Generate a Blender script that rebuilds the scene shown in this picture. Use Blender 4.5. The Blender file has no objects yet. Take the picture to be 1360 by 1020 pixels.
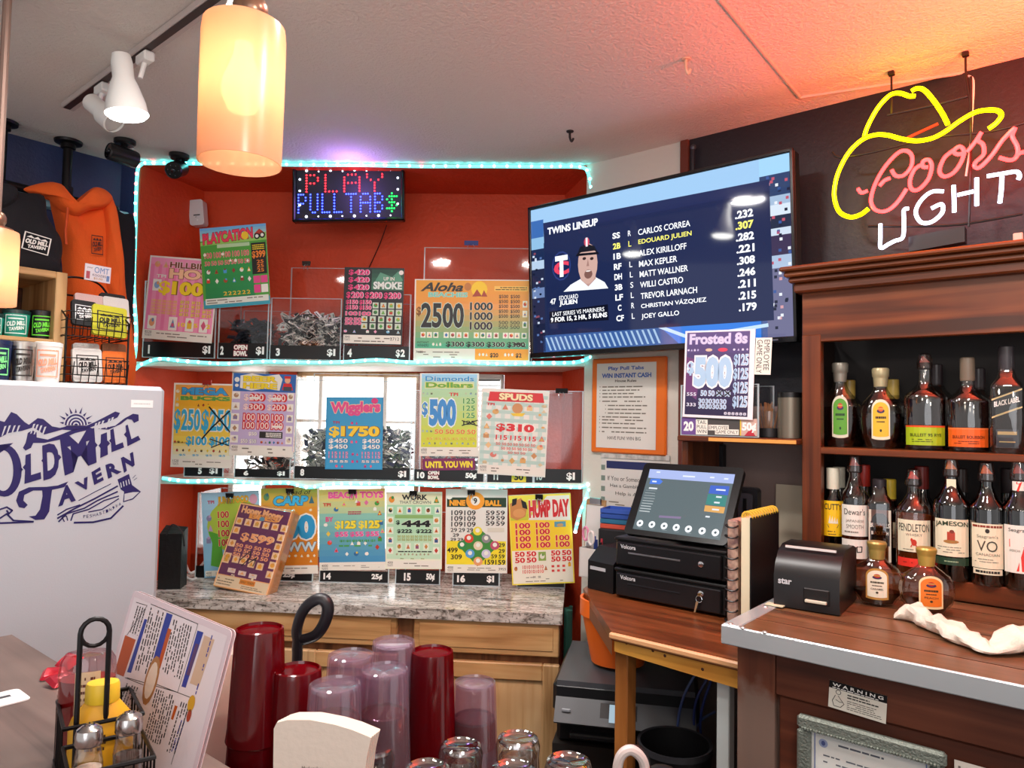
import bpy, bmesh, math, random
from mathutils import Matrix, Vector, Euler, noise as mnoise
random.seed(7)
PI = math.pi
SC = bpy.context.scene
COL = SC.collection

# ------------------------------------------------------------------ camera, world, exposure
FPX, PITCH, ROLL, YAW = 964.0, 0.04623, 0.01795, 0.6895      # focal length in px of the 1360-wide frame
EYE = Vector((0, 0, 1.55))
_f = Vector((0, math.cos(PITCH), math.sin(PITCH)))
_r0 = Vector((1, 0, 0)); _u0 = Vector((0, -math.sin(PITCH), math.cos(PITCH)))
_r = math.cos(ROLL) * _r0 + math.sin(ROLL) * _u0
_u = -math.sin(ROLL) * _r0 + math.cos(ROLL) * _u0
camd = bpy.data.cameras.new('camera'); cam = bpy.data.objects.new('camera', camd); COL.objects.link(cam)
camd.sensor_fit = 'HORIZONTAL'; camd.sensor_width = 36.0; camd.lens = 36.0 * FPX / 1360.0; camd.clip_start = 0.02
cam.matrix_world = Matrix(((_r.x, _u.x, -_f.x, 0), (_r.y, _u.y, -_f.y, 0), (_r.z, _u.z, -_f.z, EYE.z), (0, 0, 0, 1)))
SC.camera = cam
W = bpy.data.worlds.new('world'); SC.world = W; W.use_nodes = True
W.node_tree.nodes['Background'].inputs[0].default_value = (1.0, 0.97, 0.96, 1)
W.node_tree.nodes['Background'].inputs[1].default_value = 0.50
SC.view_settings.view_transform = 'Standard'; SC.view_settings.look = 'None'
SC.view_settings.gamma = 1.0; SC.view_settings.use_curve_mapping = False
SC.view_settings.exposure = 0.42
SC.cycles.use_denoising = True
SC.cycles.transparent_max_bounces = 32
SC.cycles.sample_clamp_indirect = 6.0

def lamp(name, kind, loc, energy, color, size=0.1, rot=None, parent=None, spot=None, blend=0.5):
    d = bpy.data.lights.new(name, kind); d.energy = energy; d.color = color
    if kind == 'AREA': d.shape = 'DISK'; d.size = size
    elif kind in ('POINT', 'SPOT'): d.shadow_soft_size = size
    if spot: d.spot_size = spot; d.spot_blend = blend
    o = bpy.data.objects.new(name, d); COL.objects.link(o); o.location = loc
    if rot: o.rotation_euler = rot
    if parent: o.parent = parent
    return o
MR0 = Matrix.Rotation(-YAW, 4, 'Z')
# unseen area lights added over the bartender's aisle to brighten alcove and posters
CANS = [(0.05, 1.40), (0.60, 0.80), (-0.55, 1.45)]
for x, y in CANS:
    lamp('can_light', 'AREA', (x, y, 2.505), 9, (1.0, 0.96, 0.92), 0.16)
# further pendant lamps of the row over the bar, above and behind the camera
for x, y in ((-0.05, 0.50), (0.30, -0.05), (0.65, -0.6)):
    lamp('pendant_row_light', 'POINT', (x, y, 2.06), 5, (1.0, 0.88, 0.76), 0.06)
# assumed red neon beyond the frame, added as an upward spot to redden the ceiling
lamp('neon_row_light', 'SPOT', tuple(MR0 @ Vector((0.12, 1.75, 2.06))), 75, (1.0, 0.085, 0.03), 0.12, rot=(PI, 0, 0), spot=math.radians(165), blend=0.6)
# daylight fill added behind the camera, as if from unseen street windows
dl = lamp('street_window_light', 'AREA', (-0.6, -2.6, 1.7), 18, (0.93, 0.95, 1.0), 2.2, rot=(math.radians(90), 0, 0))

# ------------------------------------------------------------------ geometry from the view
def ray(px, py): return _f + (px - 680) / FPX * _r - (py - 510) / FPX * _u
MR = Matrix.Rotation(-YAW, 4, 'Z')                    # right wall: x along it, y into it
ML = Matrix.Rotation(PI / 2 - YAW, 4, 'Z')            # left wall: x along it, y into it
MF = Matrix.Translation((-0.6, 2.765, 0)) @ Matrix.Rotation(math.radians(-1.5), 4, 'Z')   # pull tab alcove
MW = Matrix.Identity(4)
def hit(M, v, px, py):
    """local (x, z) where the sight line meets the plane y = v of frame M"""
    I = M.inverted(); o = I @ EYE; d = I.to_3x3() @ ray(px, py)
    t = (v - o.y) / d.y; p = o + t * d
    return p.x, p.z
def hitz(px, py, z):
    d = ray(px, py); t = (z - EYE.z) / d.z
    return EYE + t * d
def hity(px, py, y):
    d = ray(px, py); return EYE + d * (y / d.y)
def T(x, y, z): return Matrix.Translation((x, y, z))
def RX(a): return Matrix.Rotation(math.radians(a), 4, 'X')
def RY(a): return Matrix.Rotation(math.radians(a), 4, 'Y')
def RZ(a): return Matrix.Rotation(math.radians(a), 4, 'Z')
def S(x, y, z): return Matrix.Diagonal((x, y, z, 1))
def rect_on(M, v, tl, tr, br, bl, base=False):
    """upright rectangle lying on plane y=v of M: matrix (at its centre, or bottom centre), width, height"""
    P = [Vector(hit(M, v, *p)) for p in (tl, tr, br, bl)]
    w = ((P[1] - P[0]).length + (P[2] - P[3]).length) / 2
    h = ((P[0] - P[3]).length + (P[1] - P[2]).length) / 2
    dx = (P[1] - P[0]) + (P[2] - P[3]); dz = (P[0] - P[3]) + (P[1] - P[2])
    a = (math.atan2(dx.y, dx.x) + math.atan2(-dz.x, dz.y)) / 2
    c = sum(P, Vector((0, 0))) / 4
    m = M @ T(c.x, v, c.y) @ Matrix.Rotation(-a, 4, 'Y')
    if base: m = m @ T(0, 0, -h / 2)
    return m, w, h

# ------------------------------------------------------------------ materials
def C(h):
    h = h.lstrip('#'); r = []
    for i in (0, 2, 4):
        c = int(h[i:i + 2], 16) / 255
        r.append(c / 12.92 if c <= 0.04045 else ((c + 0.055) / 1.055) ** 2.4)
    return (*r, 1.0)
_mats = {}
def new_mat(name):
    m = bpy.data.materials.new(name); m.use_nodes = True
    return m, m.node_tree, m.node_tree.nodes['Principled BSDF']
def mat(hexc, rough=0.5, metal=0.0, spec=0.5, bump=None, var=None, coat=0.0):
    """plain paint/plastic/metal; bump=(scale, strength); var=(scale, other colour, amount)"""
    k = (hexc, rough, metal, spec, bump, var, coat)
    if k in _mats: return _mats[k]
    m, nt, b = new_mat('mat_' + hexc.strip('#'))
    b.inputs['Base Color'].default_value = C(hexc); b.inputs['Roughness'].default_value = rough
    b.inputs['Metallic'].default_value = metal; b.inputs['Specular IOR Level'].default_value = spec
    b.inputs['Coat Weight'].default_value = coat
    if bump or var:
        tc = nt.nodes.new('ShaderNodeTexCoord')
    if bump:
        n = nt.nodes.new('ShaderNodeTexNoise'); n.inputs['Scale'].default_value = bump[0]; n.inputs['Detail'].default_value = 3
        bp = nt.nodes.new('ShaderNodeBump'); bp.inputs['Strength'].default_value = bump[1]; bp.inputs['Distance'].default_value = 0.01
        nt.links.new(tc.outputs['Object'], n.inputs['Vector']); nt.links.new(n.outputs['Fac'], bp.inputs['Height'])
        nt.links.new(bp.outputs['Normal'], b.inputs['Normal'])
    if var:
        n = nt.nodes.new('ShaderNodeTexNoise'); n.inputs['Scale'].default_value = var[0]; n.inputs['Detail'].default_value = 4
        mp = nt.nodes.new('ShaderNodeMapRange'); mp.inputs[1].default_value = 0.4; mp.inputs[2].default_value = 0.65; mp.inputs[4].default_value = var[2]
        mx = nt.nodes.new('ShaderNodeMix'); mx.data_type = 'RGBA'
        mx.inputs['A'].default_value = C(hexc); mx.inputs['B'].default_value = C(var[1])
        nt.links.new(tc.outputs['Object'], n.inputs['Vector']); nt.links.new(n.outputs['Fac'], mp.inputs[0])
        nt.links.new(mp.outputs[0], mx.inputs['Factor']); nt.links.new(mx.outputs['Result'], b.inputs['Base Color'])
    _mats[k] = m
    return m
def glow(hexc, strength, rough=0.4, base='#000000'):
    k = ('glow', hexc, strength, rough, base)
    if k in _mats: return _mats[k]
    m, nt, b = new_mat('glow_' + hexc.strip('#'))
    b.inputs['Base Color'].default_value = C(base); b.inputs['Roughness'].default_value = rough
    b.inputs['Emission Color'].default_value = C(hexc); b.inputs['Emission Strength'].default_value = strength
    _mats[k] = m
    return m
def clear(tint='#ffffff', gloss=0.10, rough=0.03, edge=0.5):
    """thin clear plastic or glass: lets sight through, shines more at grazing angles"""
    k = ('clear', tint, gloss, rough, edge)
    if k in _mats: return _mats[k]
    m, nt, b = new_mat('clear_' + tint.strip('#')); nt.nodes.remove(b)
    out = nt.nodes['Material Output']
    t = nt.nodes.new('ShaderNodeBsdfTransparent'); t.inputs[0].default_value = C(tint)
    g = nt.nodes.new('ShaderNodeBsdfGlossy'); g.inputs['Roughness'].default_value = rough
    lw = nt.nodes.new('ShaderNodeLayerWeight'); lw.inputs[0].default_value = 0.35
    mr = nt.nodes.new('ShaderNodeMapRange'); mr.inputs[3].default_value = gloss; mr.inputs[4].default_value = edge
    mx = nt.nodes.new('ShaderNodeMixShader')
    nt.links.new(lw.outputs['Facing'], mr.inputs[0]); nt.links.new(mr.outputs[0], mx.inputs[0])
    nt.links.new(t.outputs[0], mx.inputs[1]); nt.links.new(g.outputs[0], mx.inputs[2]); nt.links.new(mx.outputs[0], out.inputs[0])
    _mats[k] = m
    return m
def milky(hexc, through=0.5, see=0.0, rough=0.3, seecol=None, gloss=0.08):
    """translucent plastic or frosted glass: diffuse + translucent + a share of see-through + gloss"""
    k = ('milky', hexc, through, see, rough, seecol, gloss)
    if k in _mats: return _mats[k]
    m, nt, b = new_mat('milky_' + hexc.strip('#')); nt.nodes.remove(b)
    out = nt.nodes['Material Output']
    d = nt.nodes.new('ShaderNodeBsdfDiffuse'); d.inputs[0].default_value = C(hexc)
    t = nt.nodes.new('ShaderNodeBsdfTranslucent'); t.inputs[0].default_value = C(hexc)
    p = nt.nodes.new('ShaderNodeBsdfTransparent'); p.inputs[0].default_value = C(seecol or hexc)
    g = nt.nodes.new('ShaderNodeBsdfGlossy'); g.inputs['Roughness'].default_value = rough
    a = nt.nodes.new('ShaderNodeMixShader'); a.inputs[0].default_value = through
    c = nt.nodes.new('ShaderNodeMixShader'); c.inputs[0].default_value = see
    e = nt.nodes.new('ShaderNodeMixShader'); e.inputs[0].default_value = gloss
    L = nt.links.new
    L(d.outputs[0], a.inputs[1]); L(t.outputs[0], a.inputs[2]); L(a.outputs[0], c.inputs[1]); L(p.outputs[0], c.inputs[2])
    L(c.outputs[0], e.inputs[1]); L(g.outputs[0], e.inputs[2]); L(e.outputs[0], out.inputs[0])
    _mats[k] = m
    return m
def wood(c1, c2, c3, axis='X', scale=6.0, rough=0.4, spec=0.4, streak=14.0, knots=False):
    k = ('wood', c1, c2, c3, axis, scale, rough, streak, knots)
    if k in _mats: return _mats[k]
    m, nt, b = new_mat('wood_' + c1.strip('#')); L = nt.links.new
    tc = nt.nodes.new('ShaderNodeTexCoord'); mp = nt.nodes.new('ShaderNodeMapping')
    sc = {'X': (0.6, streak, streak), 'Y': (streak, 0.6, streak), 'Z': (streak, streak, 0.6)}[axis]
    mp.inputs['Scale'].default_value = sc
    n = nt.nodes.new('ShaderNodeTexNoise'); n.inputs['Scale'].default_value = scale * 0.35; n.inputs['Detail'].default_value = 6; n.inputs['Distortion'].default_value = 0.6
    n2 = nt.nodes.new('ShaderNodeTexNoise'); n2.inputs['Scale'].default_value = scale * 0.9; n2.inputs['Detail'].default_value = 2
    cr = nt.nodes.new('ShaderNodeValToRGB'); e = cr.color_ramp.elements
    e[0].position = 0.30; e[0].color = C(c3); e[1].position = 0.68; e[1].color = C(c1)
    x = e.new(0.47); x.color = C(c2)
    mx = nt.nodes.new('ShaderNodeMix'); mx.data_type = 'RGBA'; mx.blend_type = 'MULTIPLY'
    mr = nt.nodes.new('ShaderNodeMapRange'); mr.inputs[1].default_value = 0.35; mr.inputs[2].default_value = 0.7; mr.inputs[3].default_value = 0.35; mr.inputs[4].default_value = 0.0
    mx.inputs['B'].default_value = C(c3)
    L(tc.outputs['Object'], mp.inputs['Vector']); L(mp.outputs[0], n.inputs['Vector']); L(tc.outputs['Object'], n2.inputs['Vector'])
    L(n.outputs['Fac'], cr.inputs[0]); L(cr.outputs[0], mx.inputs['A']); L(n2.outputs['Fac'], mr.inputs[0]); L(mr.outputs[0], mx.inputs['Factor'])
    L(mx.outputs['Result'], b.inputs['Base Color'])
    b.inputs['Roughness'].default_value = rough; b.inputs['Specular IOR Level'].default_value = spec
    bp = nt.nodes.new('ShaderNodeBump'); bp.inputs['Strength'].default_value = 0.12; bp.inputs['Distance'].default_value = 0.003
    L(n.outputs['Fac'], bp.inputs['Height']); L(bp.outputs['Normal'], b.inputs['Normal'])
    _mats[k] = m
    return m
def granite():
    m, nt, b = new_mat('granite'); L = nt.links.new
    tc = nt.nodes.new('ShaderNodeTexCoord'); mp = nt.nodes.new('ShaderNodeMapping')
    mp.inputs['Scale'].default_value = (1.0, 4.0, 4.0); mp.inputs['Rotation'].default_value = (0, 0, 0.25)
    n = nt.nodes.new('ShaderNodeTexNoise'); n.inputs['Scale'].default_value = 7; n.inputs['Detail'].default_value = 9; n.inputs['Distortion'].default_value = 1.6; n.inputs['Roughness'].default_value = 0.72
    cr = nt.nodes.new('ShaderNodeValToRGB'); e = cr.color_ramp.elements
    e[0].position = 0.33; e[0].color = C('#3a3430'); e[1].position = 0.62; e[1].color = C('#d9d2cb')
    for p, c in ((0.42, '#7b736c'), (0.50, '#b9b0a8')):
        x = e.new(p); x.color = C(c)
    v = nt.nodes.new('ShaderNodeTexNoise'); v.inputs['Scale'].default_value = 90; v.inputs['Detail'].default_value = 2
    mr = nt.nodes.new('ShaderNodeMapRange'); mr.inputs[1].default_value = 0.56; mr.inputs[2].default_value = 0.66; mr.inputs[4].default_value = 0.8
    mx = nt.nodes.new('ShaderNodeMix'); mx.data_type = 'RGBA'; mx.inputs['B'].default_value = C('#4a403a')
    L(tc.outputs['Object'], mp.inputs[0]); L(mp.outputs[0], n.inputs[0]); L(n.outputs[0], cr.inputs[0]); L(tc.outputs['Object'], v.inputs[0])
    L(v.outputs[0], mr.inputs[0]); L(mr.outputs[0], mx.inputs['Factor']); L(cr.outputs[0], mx.inputs['A']); L(mx.outputs['Result'], b.inputs['Base Color'])
    b.inputs['Roughness'].default_value = 0.16
    return m
WHITE = mat('#f2f0ec', 0.45); BLACK = mat('#0c0b0d', 0.35); DARK = mat('#161417', 0.5)
CHROME = mat('#d8d8da', 0.15, 1.0); STEEL = mat('#b7b8ba', 0.28, 1.0)

# ------------------------------------------------------------------ mesh builder
class MB:
    def __init__(s): s.v = []; s.f = []; s.mi = []; s.mats = []; s.M = Matrix.Identity(4); s.sm = []
    def add(s, vs, fs, m, smooth=True):
        if m not in s.mats: s.mats.append(m)
        k = s.mats.index(m); o = len(s.v); M = s.M
        s.v += [tuple(M @ Vector(p)) for p in vs]
        for f in fs: s.f.append(tuple(i + o for i in f)); s.mi.append(k); s.sm.append(smooth)
        return s
    def hull(s, pts, m):
        bm = bmesh.new()
        for p in pts: bm.verts.new(p)
        r = bmesh.ops.convex_hull(bm, input=bm.verts)
        bm.verts.index_update(); bad = [v for v in bm.verts if not v.link_faces]
        for v in bad: bm.verts.remove(v)
        bmesh.ops.dissolve_limit(bm, angle_limit=0.02, verts=bm.verts, edges=bm.edges)
        bm.verts.index_update()
        s.add([v.co[:] for v in bm.verts], [[v.index for v in f.verts] for f in bm.faces], m); bm.free()
        return s
    def box(s, c, d, m, ch=0.0):
        """box by centre and size, ch = chamfer"""
        x, y, z = c; a, b, h = d[0] / 2, d[1] / 2, d[2] / 2
        if ch <= 0:
            vs = [(x + i * a, y + j * b, z + k * h) for i in (-1, 1) for j in (-1, 1) for k in (-1, 1)]
            return s.add(vs, [(0, 1, 3, 2), (4, 6, 7, 5), (0, 4, 5, 1), (2, 3, 7, 6), (0, 2, 6, 4), (1, 5, 7, 3)], m)
        ch = min(ch, a * .98, b * .98, h * .98)
        pts = []
        for i in (-1, 1):
            for j in (-1, 1):
                for k in (-1, 1):
                    pts += [(x + i * (a - ch), y + j * (b - ch), z + k * h), (x + i * (a - ch), y + j * b, z + k * (h - ch)), (x + i * a, y + j * (b - ch), z + k * (h - ch))]
        return s.hull(pts, m)
    def bx(s, x0, x1, y0, y1, z0, z1, m, ch=0.0):
        return s.box(((x0 + x1) / 2, (y0 + y1) / 2, (z0 + z1) / 2), (abs(x1 - x0), abs(y1 - y0), abs(z1 - z0)), m, ch)
    def plate(s, outline, y0, y1, m, mside=None):
        """outline [(x,z)] extruded along y from y0 (front) to y1"""
        n = len(outline)
        vs = [(x, y0, z) for x, z in outline] + [(x, y1, z) for x, z in outline]
        s.add(vs, [tuple(range(n)), tuple(range(2 * n - 1, n - 1, -1))], m)
        return s.add(vs, [(i, i + n, (i + 1) % n + n, (i + 1) % n) for i in range(n)], mside or m)
    def slab(s, outline, z0, z1, m, mside=None):
        """outline [(x,y)] extruded along z"""
        n = len(outline)
        vs = [(x, y, z0) for x, y in outline] + [(x, y, z1) for x, y in outline]
        s.add(vs, [tuple(range(n - 1, -1, -1)), tuple(range(n, 2 * n))], m)
        return s.add(vs, [(i, (i + 1) % n, (i + 1) % n + n, i + n) for i in range(n)], mside or m)
    def lathe(s, prof, m, seg=24, sx=1.0, sy=1.0, a0=0.0, a1=2 * PI, caps=True, sq=0, flute=None):
        full = abs(a1 - a0 - 2 * PI) < 1e-6; n = seg if full else seg + 1
        vs = []; fs = []
        for r, z in prof:
            for i in range(n):
                a = a0 + (a1 - a0) * i / seg; k = 1.0
                if sq: k = (abs(math.cos(a)) ** sq + abs(math.sin(a)) ** sq) ** (-1 / sq)
                if flute: k += flute[1] * math.cos(flute[0] * a)
                vs.append((r * k * math.cos(a) * sx, r * k * math.sin(a) * sy, z))
        for k in range(len(prof) - 1):
            for i in range(seg):
                j = (i + 1) % n
                fs.append((k * n + i, k * n + j, (k + 1) * n + j, (k + 1) * n + i))
        if full and caps:
            if prof[0][0] > 1e-5: fs.append(tuple(range(n - 1, -1, -1)))
            if prof[-1][0] > 1e-5: fs.append(tuple((len(prof) - 1) * n + i for i in range(n)))
        return s.add(vs, fs, m)
    def tube(s, pts, r, m, seg=8, closed=False, r1=None, flat=1.0):
        P = [Vector(p) for p in pts]; n = len(P); vs = []; fs = []
        nrm = None
        for i in range(n):
            t = (P[(i + 1) % n] - P[i - 1]) if closed or 0 < i < n - 1 else (P[1] - P[0] if i == 0 else P[-1] - P[-2])
            t.normalize()
            if nrm is None:
                nrm = t.orthogonal().normalized()
            nrm = (nrm - t * nrm.dot(t)); nrm.normalize(); b = t.cross(nrm)
            rr = r if r1 is None else r + (r1 - r) * i / (n - 1)
            for k in range(seg):
                a = 2 * PI * k / seg
                vs.append(P[i] + nrm * math.cos(a) * rr + b * math.sin(a) * rr * flat)
        for i in range(n if closed else n - 1):
            j = (i + 1) % n
            for k in range(seg):
                l = (k + 1) % seg
                fs.append((i * seg + k, i * seg + l, j * seg + l, j * seg + k))
        if not closed: fs += [tuple(range(seg - 1, -1, -1)), tuple((n - 1) * seg + k for k in range(seg))]
        return s.add(vs, fs, m)
    def ball(s, c, r, m, seg=12, sc=(1, 1, 1)):
        vs = []; fs = []; R = seg // 2
        for j in range(1, R):
            for i in range(seg):
                a = 2 * PI * i / seg; p = PI * j / R
                vs.append((c[0] + r * sc[0] * math.sin(p) * math.cos(a), c[1] + r * sc[1] * math.sin(p) * math.sin(a), c[2] + r * sc[2] * math.cos(p)))
        vs += [(c[0], c[1], c[2] + r * sc[2]), (c[0], c[1], c[2] - r * sc[2])]
        t = len(vs) - 2
        for j in range(R - 2):
            for i in range(seg):
                k = (i + 1) % seg; fs.append((j * seg + i, (j + 1) * seg + i, (j + 1) * seg + k, j * seg + k))
        for i in range(seg):
            k = (i + 1) % seg; fs += [(i, k, t), ((R - 2) * seg + k, (R - 2) * seg + i, t + 1)]
        return s.add(vs, fs, m)
    def puff(s, outline, c, t, m, rings=7, fold=0.0, fs=14.0, back=0.15, seed=0.0):
        """cushioned shape from a star-shaped outline [(x,z)] round c, bulging t towards -y"""
        n = len(outline); vs = []; F = []
        for side in (1, -1):
            for k in range(rings + 1):
                f = 1 - k / rings
                for x, z in outline:
                    q = (c[0] + (x - c[0]) * f, c[1] + (z - c[1]) * f)
                    h = t * math.sqrt(max(0, 1 - f ** 3)) * (1 if side > 0 else back)
                    if side > 0 and fold: h += fold * mnoise.noise((q[0] * fs, q[1] * fs * 0.45, seed)) * min(1, 3 * (1 - f))
                    vs.append((q[0], -h * side, q[1]))
        R = (rings + 1) * n
        for side in (0, 1):
            for k in range(rings):
                for i in range(n):
                    j = (i + 1) % n; a = side * R + k * n
                    q = (a + i, a + j, a + n + j, a + n + i)
                    F.append(q if side == 0 else q[::-1])
        return s.add(vs, F, m)
    # flat print on a sheet that faces -y: fractions of the sheet, y measured down from its top
    wrap = None; zc = 0.0
    def sheet(s, w, h, wrap=None, zc=0.0): s.w = w; s.h = h; s.wrap = wrap; s.zc = zc; return s
    def _p(s, x, y, lay):
        X = (x - 0.5) * s.w; d = 0.0004 + lay * 0.00018; Z = (0.5 - y) * s.h + s.zc
        if s.wrap:
            a, b = s.wrap; t = X / a
            return ((a + d) * math.sin(t), -(b + d) * math.cos(t), Z)
        return (X, -d, Z)
    def rect(s, x0, y0, x1, y1, m, lay=1):
        if s.wrap and abs(x1 - x0) > 0.15:
            n = 8
            for i in range(n): s.rect(x0 + (x1 - x0) * i / n, y0, x0 + (x1 - x0) * (i + 1) / n, y1, m, lay)
            return s
        return s.add([s._p(x0, y1, lay), s._p(x1, y1, lay), s._p(x1, y0, lay), s._p(x0, y0, lay)], [(0, 1, 2, 3)], m, False)
    def poly(s, pts, m, lay=1):
        return s.add([s._p(x, y, lay) for x, y in pts], [tuple(range(len(pts)))], m, False)
    def ell(s, cx, cy, rx, ry, m, lay=2, seg=14):
        if s.wrap:
            n = 12; E = [(-math.cos(PI * i / n), math.sin(PI * i / n)) for i in range(n + 1)]
            for (a, p), (b, q) in zip(E, E[1:]):
                s.poly([(cx + a * rx, cy + p * ry), (cx + b * rx, cy + q * ry), (cx + b * rx, cy - q * ry), (cx + a * rx, cy - p * ry)], m, lay)
            return s
        return s.poly([(cx + rx * math.cos(2 * PI * i / seg), cy + ry * math.sin(2 * PI * i / seg)) for i in range(seg)], m, lay)
    def line(s, pts, wd, m, lay=2):
        """stroke of width wd (in sheet heights)"""
        for (xa, ya), (xb, yb) in zip(pts, pts[1:]):
            k = s.w / s.h; dx, dy = (xb - xa) * k, yb - ya; l = math.hypot(dx, dy) or 1
            nx, ny = -dy / l * wd / 2 / k, dx / l * wd / 2
            ex, ey = dx / l * wd / 4 / k, dy / l * wd / 4
            s.poly([(xa + nx - ex, ya + ny - ey), (xa - nx - ex, ya - ny - ey), (xb - nx + ex, yb - ny + ey), (xb + nx + ex, yb + ny + ey)], m, lay)
        return s
    def text(s, t, x0, y0, x1, y1, m, lay=4, bold=0.02, out=None, shear=0.0, arc=0.0, slope=0.0):
        """words fitted to the box; out=(material, extra thickness) draws an outline below; arc bends, slope climbs"""
        y0, y1 = min(y0, y1), max(y0, y1)
        def put(bd, mm, ly):
            vs, fs, bb = glyphs(t, bd, shear); bx0, by0, bx1, by1 = glyphs(t, bold, shear)[2]
            P = []
            for a, b in vs:
                u = (a - bx0) / (bx1 - bx0); w = (b - by0) / (by1 - by0)
                yy = y1 + (y0 - y1) * w - arc * 4 * u * (1 - u) - slope * u
                P.append(s._p(x0 + (x1 - x0) * u, yy, ly))
            s.add(P, fs, mm, False)
        if out: put(bold + out[1], out[0], lay - 1)
        put(bold, m, lay)
        return s
    def at(s, M, v, px, py):
        """fraction of the sheet (centred on M) seen at a point of the photograph"""
        x, z = hit(M, v, px, py); return x / s.w + 0.5, 0.5 - z / s.h
    def textat(s, t, M, xl, yl, xr, yr, h, m, lay=4, bold=0.02, out=None):
        a = s.at(M, 0, xl, yl); b = s.at(M, 0, xr, yr); k = s.at(M, 0, xl, yl - h / 2)[1] - s.at(M, 0, xl, yl + h / 2)[1]
        y = (a[1] + b[1]) / 2
        return s.text(t, a[0], y + k / 2, b[0], y - k / 2, m, lay, bold, out)
    def quadtext(s, t, tl, tr, br, bl, m, lay=4, bold=0.02):
        vs, fs, bb = glyphs(t, bold, 0); P = []
        for a, b in vs:
            u = (a - bb[0]) / (bb[2] - bb[0]); w = (b - bb[1]) / (bb[3] - bb[1])
            P.append(s._p(*[(bl[i] * (1 - u) + br[i] * u) * (1 - w) + (tl[i] * (1 - u) + tr[i] * u) * w for i in (0, 1)], lay))
        return s.add(P, fs, m, False)
    def words(s, x0, y0, x1, y1, n, m, lay=2, dens=0.8, thick=0.5, ragged=True):
        """n lines of small print too small to read, as runs of word-long strokes"""
        st = (y1 - y0) / n
        for i in range(n):
            y = y0 + st * (i + 0.5); x = x0; xe = x1 - (random.random() * 0.35 * (x1 - x0) if ragged else 0)
            while x < xe:
                l = (0.03 + random.random() * 0.09) * (x1 - x0) * 1.6
                if random.random() < dens: s.rect(x, y - st * thick / 2, min(x + l, xe), y + st * thick / 2, m, lay)
                x += l + 0.02 * (x1 - x0)
        return s
    def split_build(s, name, parent):
        cuts = [(0, 0)] + getattr(s, 'cuts', []) + [(len(s.v), len(s.f))]; out = []
        for (v0, f0), (v1, f1) in zip(cuts, cuts[1:]):
            if f1 <= f0: continue
            p = MB(); p.mats = s.mats; p.v = s.v[v0:v1]; p.f = [tuple(i - v0 for i in f) for f in s.f[f0:f1]]; p.mi = s.mi[f0:f1]; p.sm = s.sm[f0:f1]; out.append(p.build(name, parent))
        return out
    def build(s, name, parent=None, M=None, angle=35):
        me = bpy.data.meshes.new(name); me.from_pydata(s.v, [], s.f)
        for m in s.mats: me.materials.append(m)
        me.polygons.foreach_set('material_index', s.mi); me.polygons.foreach_set('use_smooth', s.sm)
        me.update(); me.set_sharp_from_angle(angle=math.radians(angle))
        o = bpy.data.objects.new(name, me); COL.objects.link(o)
        if parent: o.parent = parent
        if M is not None: o.matrix_world = M
        return o
_gl = {}
def glyphs(t, bold, shear):
    k = (t, round(bold, 4), shear)
    if k not in _gl and '$' in t and len(t) > 1 and bold > .012 and t.index('$') in (0, len(t) - 1):
        first = t[0] == '$'; rest = t.replace('$', '')
        A = glyphs('$', min(bold, .03), shear); B = glyphs(rest, bold, shear); L, R = (A, B) if first else (B, A)
        dx = L[2][2] - R[2][0] + .06; n = len(L[0])
        vs = L[0] + [(x + dx, y) for x, y in R[0]]; fs = L[1] + [tuple(i + n for i in f) for f in R[1]]
        xs = [p[0] for p in vs]; ys = [p[1] for p in vs]; _gl[k] = (vs, fs, (min(xs), min(ys), max(xs), max(ys)))
    if k not in _gl:
        c = bpy.data.curves.new('t', 'FONT'); c.body = t; c.resolution_u = 3; c.offset = bold; c.shear = shear; c.size = 1.0
        o = bpy.data.objects.new('t', c); me = bpy.data.meshes.new_from_object(o)
        vs = [(v.co.x, v.co.y) for v in me.vertices]; fs = [tuple(p.vertices) for p in me.polygons]
        bpy.data.objects.remove(o); bpy.data.curves.remove(c); bpy.data.meshes.remove(me)
        xs = [p[0] for p in vs]; ys = [p[1] for p in vs]
        _gl[k] = (vs, fs, (min(xs), min(ys), max(xs), max(ys)))
    return _gl[k]
def smooth(pts, n=6, closed=False):
    P = [Vector(p) for p in pts]; N = len(P); out = []
    rng = range(N) if closed else range(N - 1)
    for i in rng:
        a, b = P[i], P[(i + 1) % N]
        p = P[i - 1] if closed or i > 0 else a; q = P[(i + 2) % N] if closed or i + 2 < N else b
        for k in range(n):
            t = k / n
            out.append(0.5 * ((2 * a) + (b - p) * t + (2 * p - 5 * a + 4 * b - q) * t * t + (3 * a - p - 3 * b + q) * t ** 3))
    if not closed: out.append(P[-1])
    return out
def inset(prof, d):
    return [(max(r - d, 0.0005), z) for r, z in prof]
def rrect(w, h, r, seg=4, cx=0, cz=0):
    o = []
    for sx, sz, a in ((1, 1, 0), (-1, 1, 90), (-1, -1, 180), (1, -1, 270)):
        for i in range(seg + 1):
            t = math.radians(a + 90 * i / seg)
            o.append((cx + sx * (w / 2 - r) + r * math.cos(t), cz + sz * (h / 2 - r) + r * math.sin(t)))
    return o[::-1]
def thing(name, label, cat, M, group=None):
    o = bpy.data.objects.new(name, None); COL.objects.link(o); o.empty_display_size = 0.05; o.matrix_world = M
    o['label'] = label; o['category'] = cat
    if group: o['group'] = group
    return o
def solo(name, mb, label, cat, M=None, group=None):
    o = mb.build(name, None, M); o['label'] = label; o['category'] = cat
    if group: o['group'] = group
    return o
def struct(name, mb, M=None):
    o = mb.build(name, None, M); o['kind'] = 'structure'; return o
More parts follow.
